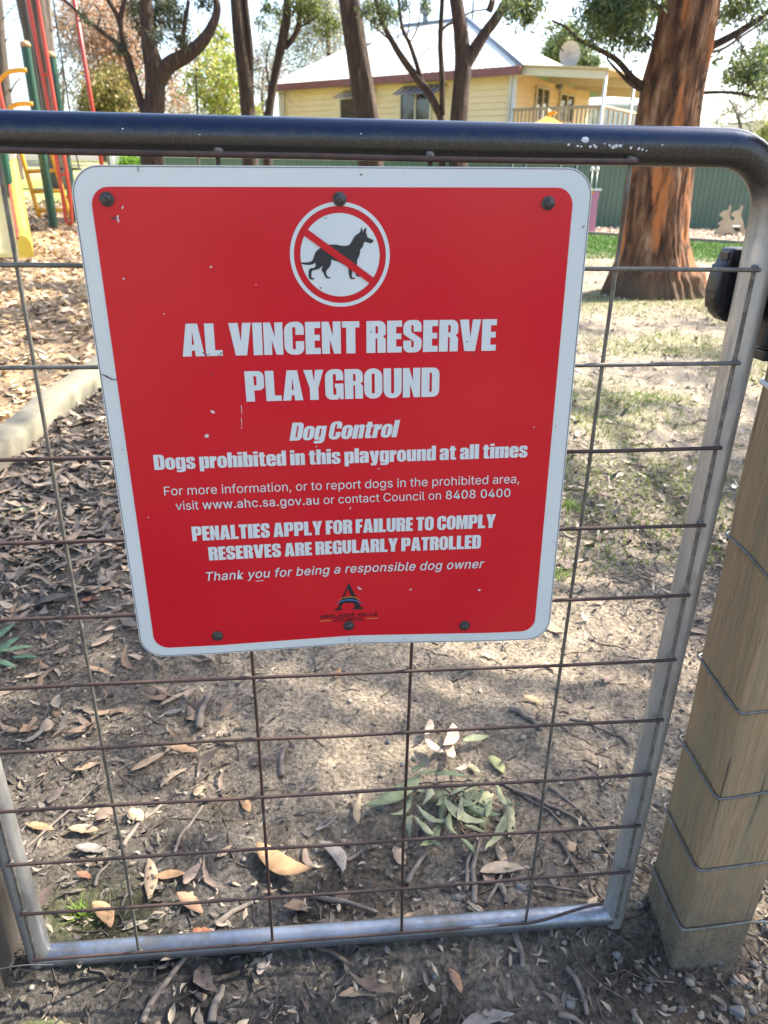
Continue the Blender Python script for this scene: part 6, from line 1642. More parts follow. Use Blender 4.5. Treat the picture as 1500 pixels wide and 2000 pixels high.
# toddler tower with the yellow roof, right
D = 19.0
ax_ = at(1069, 225, D)
tt = empty("play_tower", (ax_[0] + .6, D, -1.15), "little play tower with a yellow pointed roof, flag and pink panel by the green fence", "play equipment")
tops = [(ax_[0] + dx, D + dy) for dx, dy in ((-.65, -.65), (.65, -.65), (.65, .65), (-.65, .65))]
ze = at(1068, 262, D)[2]
rf = MB().add([(x, y, ze) for x, y in tops] + [tuple(ax_)] + [(x, y, ze - .03) for x, y in tops], [(0, 1, 4), (1, 2, 4), (2, 3, 4), (3, 0, 4), (8, 7, 6, 5), (0, 5, 6, 1), (1, 6, 7, 2), (2, 7, 8, 3), (3, 8, 5, 0)]).build("roof", M['pg_yellow'], tt)
fp = at(1068, 212, D)
MB().tube([tuple(ax_), (ax_[0], D, fp[2])], .015, 6).build("flag_pole", M['pg_cap'], rf)
fq = at(1089, 221, D)
V = []
for i in range(8):
    t = i / 7; y = D + .03 * math.sin(t * 6)
    V += [(ax_[0] + (fq[0] - ax_[0]) * t, y, fp[2] + (fq[2] - fp[2]) * t), (ax_[0] + (fq[0] - ax_[0]) * t, y, fp[2] - .17 + (fq[2] - fp[2] + .17) * t)]
fl_ = link("flag", npmesh("flag", np.array(V), np.array([(2 * i, 2 * i + 2, 2 * i + 3, 2 * i + 1) for i in range(7)])), M['pg_yellow'], rf)
sm = fl_.modifiers.new("thick", 'SOLIDIFY'); sm.thickness = .01
for x, y in tops:
    MB().tube([(x * .97 + ax_[0] * .03, y, -1.2), (x * .97 + ax_[0] * .03, y, ze)], .045, 10).build("post", M['pg_green'], tt, True)
MB().box((tops[0][0], tops[0][1], -.55), (tops[2][0], tops[2][1], -.48)).build("deck", M['pg_cap'], tt)
for (xa, ya, xb, yb, dd) in ((1156, 335, 1160, 372, 18.6), (1166, 335, 1170, 372, 18.9)):
    p, q = at(xa, ya, dd), at(xb, yb, dd)
    MB().tube([(p[0], dd, p[2]), (p[0], dd, -1.2)], .03, 8).build("post", M['pg_green'], tt, True)
    MB().tube([(p[0], dd, p[2]), (p[0], dd, p[2] + .03), (p[0], dd, p[2] + .08), (p[0], dd, p[2] + .11)], [.035, .05, .05, .02], 10).build("post_cap", M['white_trim'], tt, True)
p, q = at(1152, 374, 18.7), at(1165, 424, 18.7)
me = xz(poly_fill([rnd([(p[0] - .05, p[2], .03), (q[0], p[2], .03), (q[0] - .03, (p[2] + q[2]) / 2, .1), (q[0], -1.15, .02), (p[0] - .05, -1.15, .02)], 4)], .02), 18.7)
link("panel", me, M['pg_pink'], tt)
me = xz(poly_fill([rnd([(p[0] - .05, p[2] + .02), (q[0] + .06, p[2] + .02, .02), (q[0] + .03, p[2] + .07, .02), (p[0] - .05, p[2] + .06)], 3)], .04), 18.7)
link("ledge", me, M['white_trim'], tt)
MB().tube([at(1152, 368, 18.7), at(1157, 378, 18.7)], .04, 8).build("knob", M['pg_yellow'], tt, True)

# kangaroo spring rider: two cut-out panels with a seat between
D = 18.2
rp_ = at(1422, 455, D)
rd = empty("spring_rider", (rp_[0], D, -1.15), "tan kangaroo-shaped spring rider on the chips before the green fence", "play equipment")
ROO = [(-.26, .00), (-.10, -.02), (.10, .02), (.26, .03), (.38, -.02), (.50, -.05), (.55, .00), (.46, .06), (.36, .14), (.30, .26), (.24, .40), (.17, .50), (.13, .58), (.13, .66), (.15, .76), (.13, .86), (.08, .87), (.05, .76), (.02, .72), (-.06, .71), (-.14, .66), (-.20, .60), (-.19, .55), (-.10, .52), (-.05, .48), (-.12, .38), (-.20, .33), (-.19, .28), (-.12, .28), (-.16, .18), (-.28, .08)]
for k, (dx, dy) in enumerate(((-.21, -.1), (.21, .12))):
    me = xz(poly_fill([[(x * .70, y * .76) for x, y in spline(ROO + ROO[:1], 3)[:-1]]], .018), 0)
    me.transform(Matrix.Translation((rp_[0] + dx, D + dy, rp_[2] - .02)) @ Matrix.Rotation(R(-18), 4, 'Z'))
    link("side_panel", me, M['roo'], rd)
MB().box((rp_[0] - .10, D - .13, rp_[2] + .14), (rp_[0] + .22, D + .13, rp_[2] + .18), .012).build("seat", M['white_trim'], rd)
MB().box((rp_[0] - .12, D - .10, rp_[2] + .05), (rp_[0] + .25, D + .12, rp_[2] + .13), .012).build("base", M['rubber'], rd)
hel = [(rp_[0] + .05 + .09 * math.cos(a), D + .09 * math.sin(a), -1.17 + (rp_[2] + 1.22) * a / (10 * math.pi)) for a in np.linspace(0, 10 * math.pi, 90)]
MB().tube(hel, .018, 6).build("spring", M['rubber'], rd, True)

# power lines
for k, (y0, y1) in enumerate(((3, 34), (14, 44), (22, 50), (30, 58))):
    a_, c_ = at(60, y0, 21), at(330, y1 + 8, 23)
    o = MB().tube(spline([a_ - (c_ - a_) * .6, a_, (a_ + c_) / 2 - (0, 0, .03), c_, c_ + (c_ - a_) * .25], 6), .011, 5).build("power_line", M['cable'])
    setp(o, "sagging overhead cable strung among the treetops at upper left", "cable", "overhead cables at upper left")

# ================================================================== LITTER
def leaf_arrays(x, y, z, yaw, ln, wd, sick, curl, tilt, roll, seed=0, ns=6):
    """sickle-shaped dry leaves: (N*2(ns+1)... ) vertices and quads"""
    N = len(x); t = np.linspace(0, 1, ns + 1)
    half = np.sin(np.pi * t ** 0.85) ** 0.8 * 0.5; half[0] = .03; half[-1] = .01
    u = (t[None, :] - .5) * ln[:, None]
    v = sick[:, None] * ln[:, None] * (t[None, :] * (1 - t[None, :])) * 4 * .25
    h = curl[:, None] * ln[:, None] * ((t[None, :] - .5) ** 2 * 4 * .18)
    hw_ = half[None, :] * wd[:, None]
    if N > 1:
        q_ = np.random.default_rng(N)
        hw_ = hw_ * np.clip(1 + .28 * q_.normal(size=hw_.shape), .35, 1.6)
        torn = q_.random(N) < .3
        cut = np.where(torn, q_.uniform(.45, .85, N), 1.0)
        u = np.minimum(t[None, :], cut[:, None] + .05 * q_.normal(size=u.shape) * torn[:, None]) * ln[:, None] - .5 * ln[:, None]
        h = h + .03 * ln[:, None] * q_.normal(size=h.shape)
    rows = []
    for sgn in (-1, 0, 1):
        a = u; b_ = v + sgn * hw_; c = h + (abs(sgn)) * hw_ * roll[:, None]
        ct, st = np.cos(tilt)[:, None], np.sin(tilt)[:, None]
        a2 = a * ct - c * st; c2 = a * st + c * ct
        cy_, sy_ = np.cos(yaw)[:, None], np.sin(yaw)[:, None]
        rows.append(np.stack([x[:, None] + a2 * cy_ - b_ * sy_, y[:, None] + a2 * sy_ + b_ * cy_, z[:, None] + c2], -1))
    V = np.stack(rows, 1).reshape(N, 3 * (ns + 1), 3)
    q = []
    for s_ in range(2):
        for i in range(ns):
            q.append((s_ * (ns + 1) + i, (s_ + 1) * (ns + 1) + i, (s_ + 1) * (ns + 1) + i + 1, s_ * (ns + 1) + i + 1))
    q = np.array(q)
    Fq = (q[None] + (np.arange(N) * 3 * (ns + 1))[:, None, None]).reshape(-1, 4)
    return V, Fq


LEAFC = np.array([(.36, .24, .14), (.30, .19, .11), (.22, .15, .10), (.17, .125, .095), (.25, .20, .15), (.13, .10, .08), (.42, .31, .20), (.33, .17, .09)])


def scatter_leaves(name, x, y, Lm, cols, seed, lift=.004, tiltmax=.35, dark=None):
    r = np.random.default_rng(seed); N = len(x)
    ln = Lm * (0.45 + .9 * r.random(N)); wd = ln * r.uniform(.16, .34, N)
    z = gz(x, y) + lift + r.random(N) * .008
    V, Fq = leaf_arrays(x, y, z, r.uniform(0, 2 * np.pi, N), ln, wd, r.uniform(-1, 1, N), r.uniform(-.3, 1.2, N), r.normal(0, tiltmax * .5, N), r.uniform(-.5, .7, N), ns=4)
    c = cols[r.integers(0, len(cols), N)] * (.65 + .7 * r.random(N))[:, None]
    if dark is not None: c = c * dark[:, None]
    me = npmesh(name, V.reshape(-1, 3), Fq, np.repeat(c, V.shape[1], 0))
    o_ = link(name, me, M['litter'], smooth=True)
    return o_


r = np.random.default_rng(101)
def pick(n, x0, x1, y0, y1, dens):
    x = r.uniform(x0, x1, n); y = r.uniform(y0, y1, n)
    k = r.random(n) < dens(x, y)
    return x[k], y[k]
clear = lambda x, y: 1 - .93 * np.clip(np.exp(-(((x - .12) / .40) ** 2 + ((y - .55) / .35) ** 2)) * 1.25 + .8 * np.exp(-(((x - .7) / .35) ** 2 + ((y - .8) / .5) ** 2)), 0, 1)
not_chip = lambda x, y: (in_chips(x, y) < -.07) * 1.0
# small crumbled leaf bits near, then whole leaves, then the carpet farther off
x, y = pick(44000, -1.6, 1.6, -.35, 2.2, lambda x, y: clear(x, y) * not_chip(x, y) * (.2 + 1.1 * fbm(x * 5, y * 5, 61, 4)))
setp(scatter_leaves("leaf_crumbs", x, y, .021, np.array([(.14, .118, .098), (.095, .08, .067), (.19, .16, .125), (.29, .235, .17), (.055, .047, .04), (.08, .068, .057)]), 1, .0005, .75), "fine crumbled leaf mould strewn over the dirt round the gate", "leaf litter", None, "stuff")
x, y = pick(4200, -1.6, 1.7, -.3, 3.2, lambda x, y: clear(x, y) * not_chip(x, y) * (.25 + .75 * (x < -.2) * (y > .5)))
setp(scatter_leaves("leaf_litter", x, y, .062, LEAFC[[2, 3, 4, 5, 3, 3, 4, 2]], 2, .003, .5), "greyish-brown dead gum leaves matted over the dirt near the gate", "leaf litter", None, "stuff")
x, y = pick(3800, -1.35, -.1, .9, 3.9, lambda x, y: not_chip(x, y) * (.35 + .65 * (y > 1.2)))
setp(scatter_leaves("leaf_drift", x, y, .075, np.array([(.25, .195, .145), (.21, .165, .13), (.17, .14, .115), (.31, .25, .18), (.12, .10, .085), (.23, .165, .115)]), 22, .006, .6), "deep drift of brown gum leaves banked against the concrete kerb at left", "leaf litter", None, "stuff")
x, y = pick(44000, -.6, 9, .9, 14.5, lambda x, y: not_chip(x, y) * np.clip(1.1 - (y - 2) / 13, .2, 1) * sstep(.8, 2.0, y + x * .3) * (.15 + 1.1 * fbm(x * 1.6, y * 1.6, 67, 4)) * (x < 1.2 + y * .62))
lm_ = .055 + .006 * y
rr2 = np.random.default_rng(5)
o = scatter_leaves("leaf_carpet", x, y, .062, np.array([(.42, .35, .26), (.34, .27, .20), (.20, .155, .11), (.52, .46, .36), (.12, .09, .065), (.27, .21, .145)]), 3, .003, .6)
setp(o, "pale sun-bleached leaf carpet between the gate and the big gum", "leaf litter", None, "stuff")
# bark chips in the play area
x, y = pick(60000, -9, .6, 1.8, 13.5, lambda x, y: (in_chips(x, y) > .06) * np.clip(1.25 - y / 12, .28, 1))
N = len(x); ln = r.uniform(.03, .075, N) * (1 + y * .05); wd = ln * r.uniform(.35, .6, N)
V, Fq = leaf_arrays(x, y, gz(x, y) + .006 + r.random(N) * .018, r.uniform(0, 6.3, N), ln, wd, r.uniform(-.3, .3, N), r.uniform(-.5, .5, N), r.normal(0, .35, N), r.uniform(-.3, .3, N), ns=2)
cc_ = np.array([(.54, .40, .25), (.44, .30, .17), (.30, .20, .12), (.62, .50, .34), (.18, .125, .085), (.52, .34, .16)])[r.integers(0, 6, N)] * (.7 + .6 * r.random(N))[:, None]
setp(link("bark_chips", npmesh("bark_chips", V.reshape(-1, 3), Fq, np.repeat(cc_, V.shape[1], 0)), M['litter_chip']), "loose golden-brown bark chips covering the play area at left", "bark chips", None, "stuff")
# chips round the rider, right
x, y = pick(9000, 6, 15, 13.5, 21, lambda x, y: 1.0 * (y > 18.235 + (x - 6.83) * -1.158))
N = len(x); ln = r.uniform(.06, .14, N); V, Fq = leaf_arrays(x, y, gz(x, y) + .02 + r.random(N) * .02, r.uniform(0, 6.3, N), ln, ln * .5, np.zeros(N), r.uniform(-.5, .5, N), r.normal(0, .3, N), r.uniform(-.3, .3, N), ns=2)
cc_ = np.array([(.42, .32, .24), (.34, .25, .19), (.50, .40, .32), (.26, .19, .14)])[r.integers(0, 4, N)]
setp(link("bark_chips", npmesh("bark_chips", V.reshape(-1, 3), Fq, np.repeat(cc_, V.shape[1], 0)), M['litter_chip']), "pinkish-brown bark chips spread before the green fence", "bark chips", None, "stuff")
# turf: short blades in worn patches, and the lawn strip
def grass(name, x, y, hgt, wid, cols, seed, label):
    r_ = np.random.default_rng(seed); N = len(x)
    a = r_.uniform(0, 6.28, N); h = hgt * r_.uniform(.5, 1.3, N); le = r_.normal(0, .6, (N, 2)) * h[:, None]
    z = gz(x, y) - .003
    wx, wy = np.cos(a) * wid, np.sin(a) * wid
    V = np.stack([np.stack([x - wx, y - wy, z], 1), np.stack([x + wx, y + wy, z], 1), np.stack([x + le[:, 0], y + le[:, 1], z + h], 1)], 1)
    c = np.array(cols)[r_.integers(0, len(cols), N)] * r_.uniform(.7, 1.3, N)[:, None]
    setp(link(name, npmesh(name, V.reshape(-1, 3), np.arange(N * 3).reshape(N, 3), np.repeat(c, 3, 0)), M['grass']), label, "grass", None, "stuff")
GC = [(.15, .22, .035), (.20, .26, .05), (.11, .17, .03), (.26, .28, .09)]
x, y = pick(330000, .2, 9, 1.2, 12, lambda x, y: sstep(.44, .56, fbm(x * .7 + 4, y * .7, 29, 3) * .6 + fbm(x * 1.7, y * 1.7, 21, 4) * .4) * .42 * np.clip(1.2 - y / 14, .25, 1) * (x < 1.2 + y * .62))
grass("grass", x, y, .034, .0032, GC, 8, "sparse short turf growing through the leaf litter right of the sign")
gsp = [(.62, 1.93, .13), (.82, 2.45, .16), (.52, 1.62, .10), (.72, 1.22, .07), (.45, 1.35, .06), (-.42, .10, .012), (-.38, .09, .01), (1.9, 3.2, .25), (1.2, 2.9, .2), (.95, 1.75, .08)]
gxs = np.concatenate([r.normal(a, s_ * .55, int(3800 * s_)) for a, c_, s_ in gsp]); gys = np.concatenate([r.normal(c_, s_ * .4, int(3800 * s_)) for a, c_, s_ in gsp])
gxs, gys = gxs[:min(len(gxs), len(gys))], gys[:min(len(gxs), len(gys))]
grass("grass", gxs, gys, .022, .0022, [(.12, .22, .03), (.17, .27, .04), (.22, .28, .06)], 9, "small bright green grass tufts in the dirt close behind the gate")
x, y = pick(50000, 2, 16, 9, 18.5, lambda x, y: 1.0 * ((y + .25 * (x - 6)) > 11.4) * (y < 18.0 + (x - 6.83) * -1.158))
grass("grass", x, y, .05, .010, [(.05, .12, .02), (.07, .155, .025), (.10, .18, .03)], 10, "strip of green lawn before the chip bed and fence")
# twigs, pebbles
def twig_mesh(x, y, yaw, ln, rad, seed, n=4):
    r_ = np.random.default_rng(seed); mb = MB()
    for i in range(len(x)):
        t = np.linspace(-.5, .5, n + 1)
        b_ = r_.normal(0, .05, n + 1) * ln[i]
        px_ = x[i] + t * ln[i] * math.cos(yaw[i]) - b_ * math.sin(yaw[i]); py_ = y[i] + t * ln[i] * math.sin(yaw[i]) + b_ * math.cos(yaw[i])
        pz_ = gz(px_, py_) + rad[i] * .8
        mb.tube(np.stack([px_, py_, np.maximum(pz_, np.linspace(pz_[0], pz_[-1], n + 1) - .003)], 1), rad[i] * np.linspace(1, .55, n + 1), 5)
    return mb
x, y = pick(5200, -1.4, 1.6, -.35, 2.6, lambda x, y: np.maximum(clear(x, y), .2) * not_chip(x, y) * (.4 + .6 * (x > .2)))
N = len(x)
setp(twig_mesh(x, y, r.uniform(0, 3.14, N), r.uniform(.02, .11, N), r.uniform(.0006, .0020, N), 12).build("twig_litter", M['twig_dark'], smooth=True), "thin dark twigs and bark strips scattered through the leaf mould", "twigs", None, "stuff")
def pebble_mesh(x, y, s_, seed, M2=None):
    r_ = np.random.default_rng(seed)
    bm = bmesh.new(); bmesh.ops.create_icosphere(bm, subdivisions=2, radius=1); base = np.array([v.co[:] for v in bm.verts]); fc = np.array([[v.index for v in f.verts] for f in bm.faces]); bm.free()
    V = []; Fs = []; cl = []
    pal = np.array([(.16, .14, .115), (.22, .175, .13), (.11, .105, .095), (.30, .255, .20), (.12, .095, .075)])
    for i in range(len(x)):
        q = base * (1 + .35 * (2 * r_.random(len(base)) - 1)[:, None] * .5) * np.array([r_.uniform(.8, 1.3), r_.uniform(.7, 1.1), r_.uniform(.4, .75)]) * s_[i]
        a = r_.uniform(0, 6.28); c_, n_ = math.cos(a), math.sin(a)
        q = np.stack([q[:, 0] * c_ - q[:, 1] * n_, q[:, 0] * n_ + q[:, 1] * c_, q[:, 2]], 1) + (x[i], y[i], float(gz(x[i], y[i])) + s_[i] * .22)
        V.append(q); Fs.append(fc + i * len(base)); cl.append(np.repeat(pal[r_.integers(0, 5)][None] * r_.uniform(.7, 1.3), len(base), 0))
    return npmesh("gravel", np.concatenate(V), np.concatenate(Fs), np.concatenate(cl))
x, y = pick(3600, -.6, 1.3, -.35, 1.4, lambda x, y: .4 + .6 * (x > .25) * (y < .35))
xg = np.concatenate([x, r.normal(.66, .08, 260)]); yg = np.concatenate([y, r.normal(-.12, .05, 260)])
setp(link("gravel", pebble_mesh(xg, yg, (.0008 + .0052 * r.random(len(xg)) ** 2.2) * (1 + .4 * (xg > .55) * (yg < 0)), 14), M['litter_chip']), "small loose stones bedded in the dirt about the posts", "gravel", None, "stuff")

# ---- the leaves one can point at
def one_leaf(name, x0, y0, x1, y1, wr, col, label, group=None, sick=.4, curl=.6, roll=.35, lift=.004, tilt=0.0, cat="leaf", parent=None, m='litter', base_z=None):
    cx_, cy_ = (x0 + x1) / 2, (y0 + y1) / 2; ln = math.hypot(x1 - x0, y1 - y0)
    A1 = lambda v: np.array([float(v)])
    bz = float(max(gz(cx_, cy_), (gz(x0, y0) + gz(x1, y1)) / 2)) if base_z is None else base_z
    V, Fq = leaf_arrays(A1(cx_), A1(cy_), A1(bz + lift), A1(math.atan2(y1 - y0, x1 - x0)), A1(ln), A1(ln * wr), A1(sick), A1(curl), A1(tilt), A1(roll), ns=12)
    V = V.reshape(-1, 3)
    rq = np.random.default_rng(int(abs(x0 * 9000 + y1 * 700)))
    V = V + rq.normal(0, .0006, V.shape)
    me = npmesh(name, V, Fq, np.tile(np.array(col), (len(V), 1)))
    if parent is None: me.transform(Matrix.Translation((-cx_, -cy_, -bz)))
    o_ = link(name, me, M[m], parent, True)
    if parent is None: o_.location = (cx_, cy_, bz); setp(o_, label, cat, group)
    md = o_.modifiers.new("thickness", 'SOLIDIFY'); md.thickness = .0006
    return o_


OR = (.35, .21, .11); TAN = (.32, .23, .15); GRY = (.23, .20, .17); PAL = (.42, .33, .22); STR = (.48, .41, .28); RED = (.30, .13, .075); DRK = (.14, .11, .09)
GP = "dead gum leaves lying on the dirt"
for a in [
    (-.140, .215, -.039, .150, .34, OR, "large curled orange-tan gum leaf just left of the wilting green sprig", -.3, 1.0),
    (-.027, .225, .015, .150, .30, GRY, "bent grey gum leaf between the orange leaf and the green sprig", .8, .5),
    (-.033, .250, .008, .280, .28, GRY, "silvery grey leaf behind the bent grey one, left of the sprig", .2, .4),
    (.048, .250, .058, .325, .20, (.36, .27, .17), "narrow tan leaf standing on edge left of the sprig", .3, .4),
    (.255, .125, .340, .125, .30, PAL, "pale cream pointed leaf lying below the right of the green sprig", .5, .6),
    (-.001, -.060, .059, -.065, .24, (.30, .22, .14), "brown arched leaf lying below the middle of the bottom rail", .7, .8),
    (.175, -.030, .187, -.070, .36, (.27, .16, .10), "reddish-brown pointed leaf below the bottom rail", .2, .4),
    (.180, -.110, .262, -.100, .26, (.24, .21, .18), "long greyish leaf at the bottom edge of the picture", .3, .5),
    (.104, -.105, .127, -.085, .5, (.38, .27, .17), "small tan folded leaf at the bottom edge left of the long greyish leaf", .3, .6),
    (-.331, .205, -.316, .120, .27, TAN, "slim tan leaf hanging upright in line with the gate wires at lower left", .2, .3),
    (-.315, .165, -.261, .170, .34, OR, "broad golden-tan leaf touching the slim upright leaf at lower left", .3, .5),
    (-.404, .115, -.362, .065, .38, (.44, .26, .14), "wavy orange-brown leaf just above the left end of the bottom rail", .4, .6),
    (-.270, .130, -.220, .085, .34, (.30, .18, .11), "dull reddish leaf above the bottom rail, right of the golden-tan leaf", .2, .4),
    (-.348, .065, -.307, .080, .22, STR, "straw-coloured leaf resting against the back of the bottom rail", .3, .3),
    (-.408, .415, -.341, .470, .22, TAN, "flat pale tan leaf under the wires left of the dark twig crossing", .1, .2),
    (-.360, .490, -.277, .460, .26, (.42, .26, .15), "torn orange-brown leaf with a pale split end at mid left", .3, .6),
    (-.340, .370, -.290, .420, .22, (.33, .25, .17), "sickle-shaped leaf with a hooked stalk at mid left", .7, .4),
    (-.387, .315, -.357, .285, .6, (.40, .29, .18), "rounded tan leaf beside the grey stick at lower left", .1, .7),
    (-.663, 1.070, -.597, 1.085, .30, (.46, .30, .18), "oval orange-tan leaf lying flat left of the sign's lower edge", .1, .2),
    (-.384, .620, -.329, .665, .20, (.34, .26, .18), "thin pale brown leaf with a tiny stalk below the sign's left corner", .2, .3),
    (-.588, .825, -.545, .880, .38, (.27, .20, .15), "large ragged dull brown leaf beside the sign's lower left corner", .2, .5),
    (-.606, .530, -.617, .575, .6, (.40, .29, .20), "crumpled heart-shaped tan leaf at left under the wires", .1, .9),
    (-1.043, 1.595, -.970, 1.630, .30, (.22, .24, .12), "fresh olive-green leaf lying beyond the kerb end at left", .2, .3),
    (-.949, 1.255, -.905, 1.310, .34, (.13, .20, .11), "blue-green fallen leaf near the left edge below the kerb", .2, .3),
]:
    one_leaf("dead_leaf", *a[:6], a[6], GP, a[7], a[8])
for a in [(-.574, .295, -.515, .275, .26, OR), (-.492, .28, -.434, .27, .34, TAN), (-.469, .24, -.407, .225, .3, GRY), (-.26, .145, -.236, .19, .4, (.25, .19, .15)), (-.547, .34, -.529, .385, .4, DRK),
          (-.268, .34, -.255, .37, .5, TAN), (-.777, 1.12, -.719, 1.11, .3, OR), (-.662, 1.015, -.617, 1.03, .4, RED), (-.372, .59, -.327, .605, .3, GRY), (-.763, 1.52, -.722, 1.54, .4, GRY), (.112, .205, .123, .16, .5, (.35, .25, .18)), (-.123, -.025, -.102, .01, .4, GRY), (.302, .185, .302, .14, .4, (.38, .29, .2)),
          (.46, .60, .50, .57, .35, (.42, .25, .14)), (.40, .80, .44, .77, .3, PAL), (.35, 1.05, .41, 1.02, .3, RED), (.62, 1.0, .66, 1.02, .3, PAL), (.55, .75, .58, .70, .3, TAN), (-.52, .42, -.47, .44, .3, TAN), (-.72, .72, -.67, .74, .3, PAL), (-.82, .9, -.77, .93, .3, TAN), (-.68, 1.35, -.62, 1.33, .3, OR), (-.60, 1.22, -.56, 1.19, .4, PAL), (.31, -.13, .35, -.15, .3, GRY), (-.3, -.1, -.26, -.12, .4, GRY),
          (-.16, .42, -.13, .45, .4, (.3, .22, .16)), (-.18, .34, -.16, .30, .4, OR), (.02, .70, .035, .74, .4, OR), (.22, .06, .25, .05, .4, PAL), (-.45, .18, -.42, .165, .4, (.35, .17, .10)), (-.24, .04, -.20, .05, .5, RED), (-.21, .20, -.18, .225, .4, TAN)]:
    one_leaf("dead_leaf", *a, "small dead gum leaf among the many lying loose on the dirt", GP, .3, .6)

# sticks
def stick(x0, y0, x1, y1, rad, label, m='twig', bend=.03, seed=0, up=0.0):
    rq = np.random.default_rng(int(abs(x0 * 7919 + y1 * 104729) * 10) % 99991)
    n = 9; t = np.linspace(0, 1, n); ln = math.hypot(x1 - x0, y1 - y0)
    off = bend * ln * np.sin(t * np.pi) + np.interp(t, np.linspace(0, 1, 5), rq.normal(0, .014, 5)) * ln
    dx, dy = (x1 - x0) / ln, (y1 - y0) / ln
    X = x0 + (x1 - x0) * t - dy * off; Y = y0 + (y1 - y0) * t + dx * off
    Z = gz(X, Y) + rad * .9; Z = np.maximum(Z, np.linspace(Z[0], Z[-1], n)) + up * t
    P = spline(np.stack([X, Y, Z], 1), 3)
    mb = MB(); ridged_tube(mb, P, rad * np.linspace(1.1, .7, len(P)) * (1 + .12 * rq.normal(0, 1, len(P)).cumsum() * .15), 9, .10, int(rq.integers(1000)))
    if ln > .12:
        k = len(P) * 2 // 3; mb.tube([P[k], P[k] + np.array([dx * .03 - dy * .025, dy * .03 + dx * .025, .006])], [rad * .5, rad * .3], 5)
    me = mb.mesh("stick"); c = P[len(P) // 2]; me.transform(Matrix.Translation(-Vector(c)))
    o_ = link("stick", me, M[m], None, True); o_.location = c
    return setp(o_, label, "stick", "sticks lying on the dirt")


for a in [(-.386, .24, -.327, .33, .0042, "grey stick crossing behind the left vertical wire", 'twig'), (-.291, .225, -.249, .32, .0034, "straight grey stick right of the rounded tan leaf", 'twig'), (-.553, .235, -.406, .445, .0022, "long thin pale twig running up from the left stile", 'twig'), (-.274, .38, -.209, .445, .0028, "dark stick pointing up right at mid left", 'twig_dark'),
          (-.198, .065, -.142, .115, .0045, "weathered stick rising from the bottom rail left of centre", 'twig'), (-.29, -.07, -.232, .02, .0050, "thick pale stick leaning on the front of the bottom rail", 'twig'), (-.412, .155, -.40, .205, .003, "short grey twig above the wavy orange leaf", 'twig'), (-.189, -.075, -.175, -.03, .006, "stubby broken stick at the bottom edge left of centre", 'twig'),
          (.127, .13, .171, .185, .0050, "brown stick poking out under the left of the green sprig", 'twig'), (.226, .095, .266, .205, .0038, "crooked pale stick below the sprig", 'twig'), (.237, .065, .276, .205, .0050, "straight brown stick beside the crooked pale one", 'twig'), (.253, .065, .38, .215, .0030, "slanting grey stick right of the sprig", 'twig'), (.287, .10, .288, .065, .0055, "short thick stick end just above the bottom rail", 'twig'),
          (-.041, .115, .069, .07, .0048, "arched grey stick behind the bottom rail under the sprig's left", 'twig'), (.024, .185, .083, .21, .0036, "short grey stick left of the sprig", 'twig'), (.337, .345, .443, .23, .0026, "thin curved twig trailing right from the sprig", 'twig'), (-.103, .395, -.093, .48, .0062, "peeling brown bark stub standing left of the sunny patch", 'twig'), (-.04, .02, .02, -.015, .0042, "dark stick in front of the bottom rail at centre", 'twig_dark'), (.29, .015, .291, -.04, .0055, "stubby stick just in front of the bottom rail at right", 'twig'),
          (.364, .315, .482, .215, .0036, "pale stick crossing behind the right vertical wire", 'twig'), (.414, .20, .433, .12, .0045, "dark stick lying left of the pinkish-tan stone at right", 'twig_dark'), (.438, .315, .508, .185, .0028, "long thin stick reaching towards the right stile", 'twig'), (.345, .095, .433, .065, .0028, "bowed twig above the right end of the bottom rail", 'twig'), (.361, -.045, .375, -.105, .0042, "grey stick at lower right in front of the gate", 'twig'), (.531, .09, .50, .18, .0034, "pale stick between the right stile and the pine post", 'twig'), (.331, -.10, .374, -.125, .0045, "blunt stick at the bottom edge at lower right", 'twig'), (.447, -.105, .446, -.13, .004, "tiny stub at the bottom edge left of the post", 'twig'),
          (-.287, .545, -.279, .66, .0075, "curved reddish bark strip standing below the sign's left corner", 'twig'), (.15, .9, .30, .86, .003, "dark bark strip under the sign's right half", 'twig_dark'), (.47, 1.12, .62, 1.02, .004, "dark bark strip in the dirt right of the sign", 'twig_dark'), (.55, .52, .66, .44, .003, "thin pale stick near the right stile", 'twig'), (.42, .56, .47, .47, .006, "brown bark strip by the lower right corner of the sign", 'twig')]:
    stick(*a[:5], a[5], a[6], bend=.05)

# stones
def stone(x0, y0, x1, y1, label, m, hgt=.6):
    cx_, cy_ = (x0 + x1) / 2, (y0 + y1) / 2; s_ = max(.006, math.hypot(x1 - x0, y1 - y0) / 2)
    rq = np.random.default_rng(int((cx_ + 3) * 1e5) % 99991)
    bm = bmesh.new(); bmesh.ops.create_icosphere(bm, subdivisions=3, radius=1)
    pl = [(Vector(rq.normal(size=3)).normalized(), rq.uniform(.5, .82)) for _ in range(11)]
    for v in bm.verts:
        for n_, d_ in pl:
            k = v.co.dot(n_)
            if k > d_: v.co -= n_ * (k - d_) * .9
        v.co *= s_; v.co.y *= .8; v.co.z *= hgt
    o_ = MB().bm(bm).build("stone", M[m], None, True)
    o_.location = (cx_, cy_, float(gz(cx_, cy_)) + s_ * hgt * .12); o_.rotation_euler = (0, 0, rq.uniform(0, 3))
    return setp(o_, label, "stone", "loose stones on the dirt")


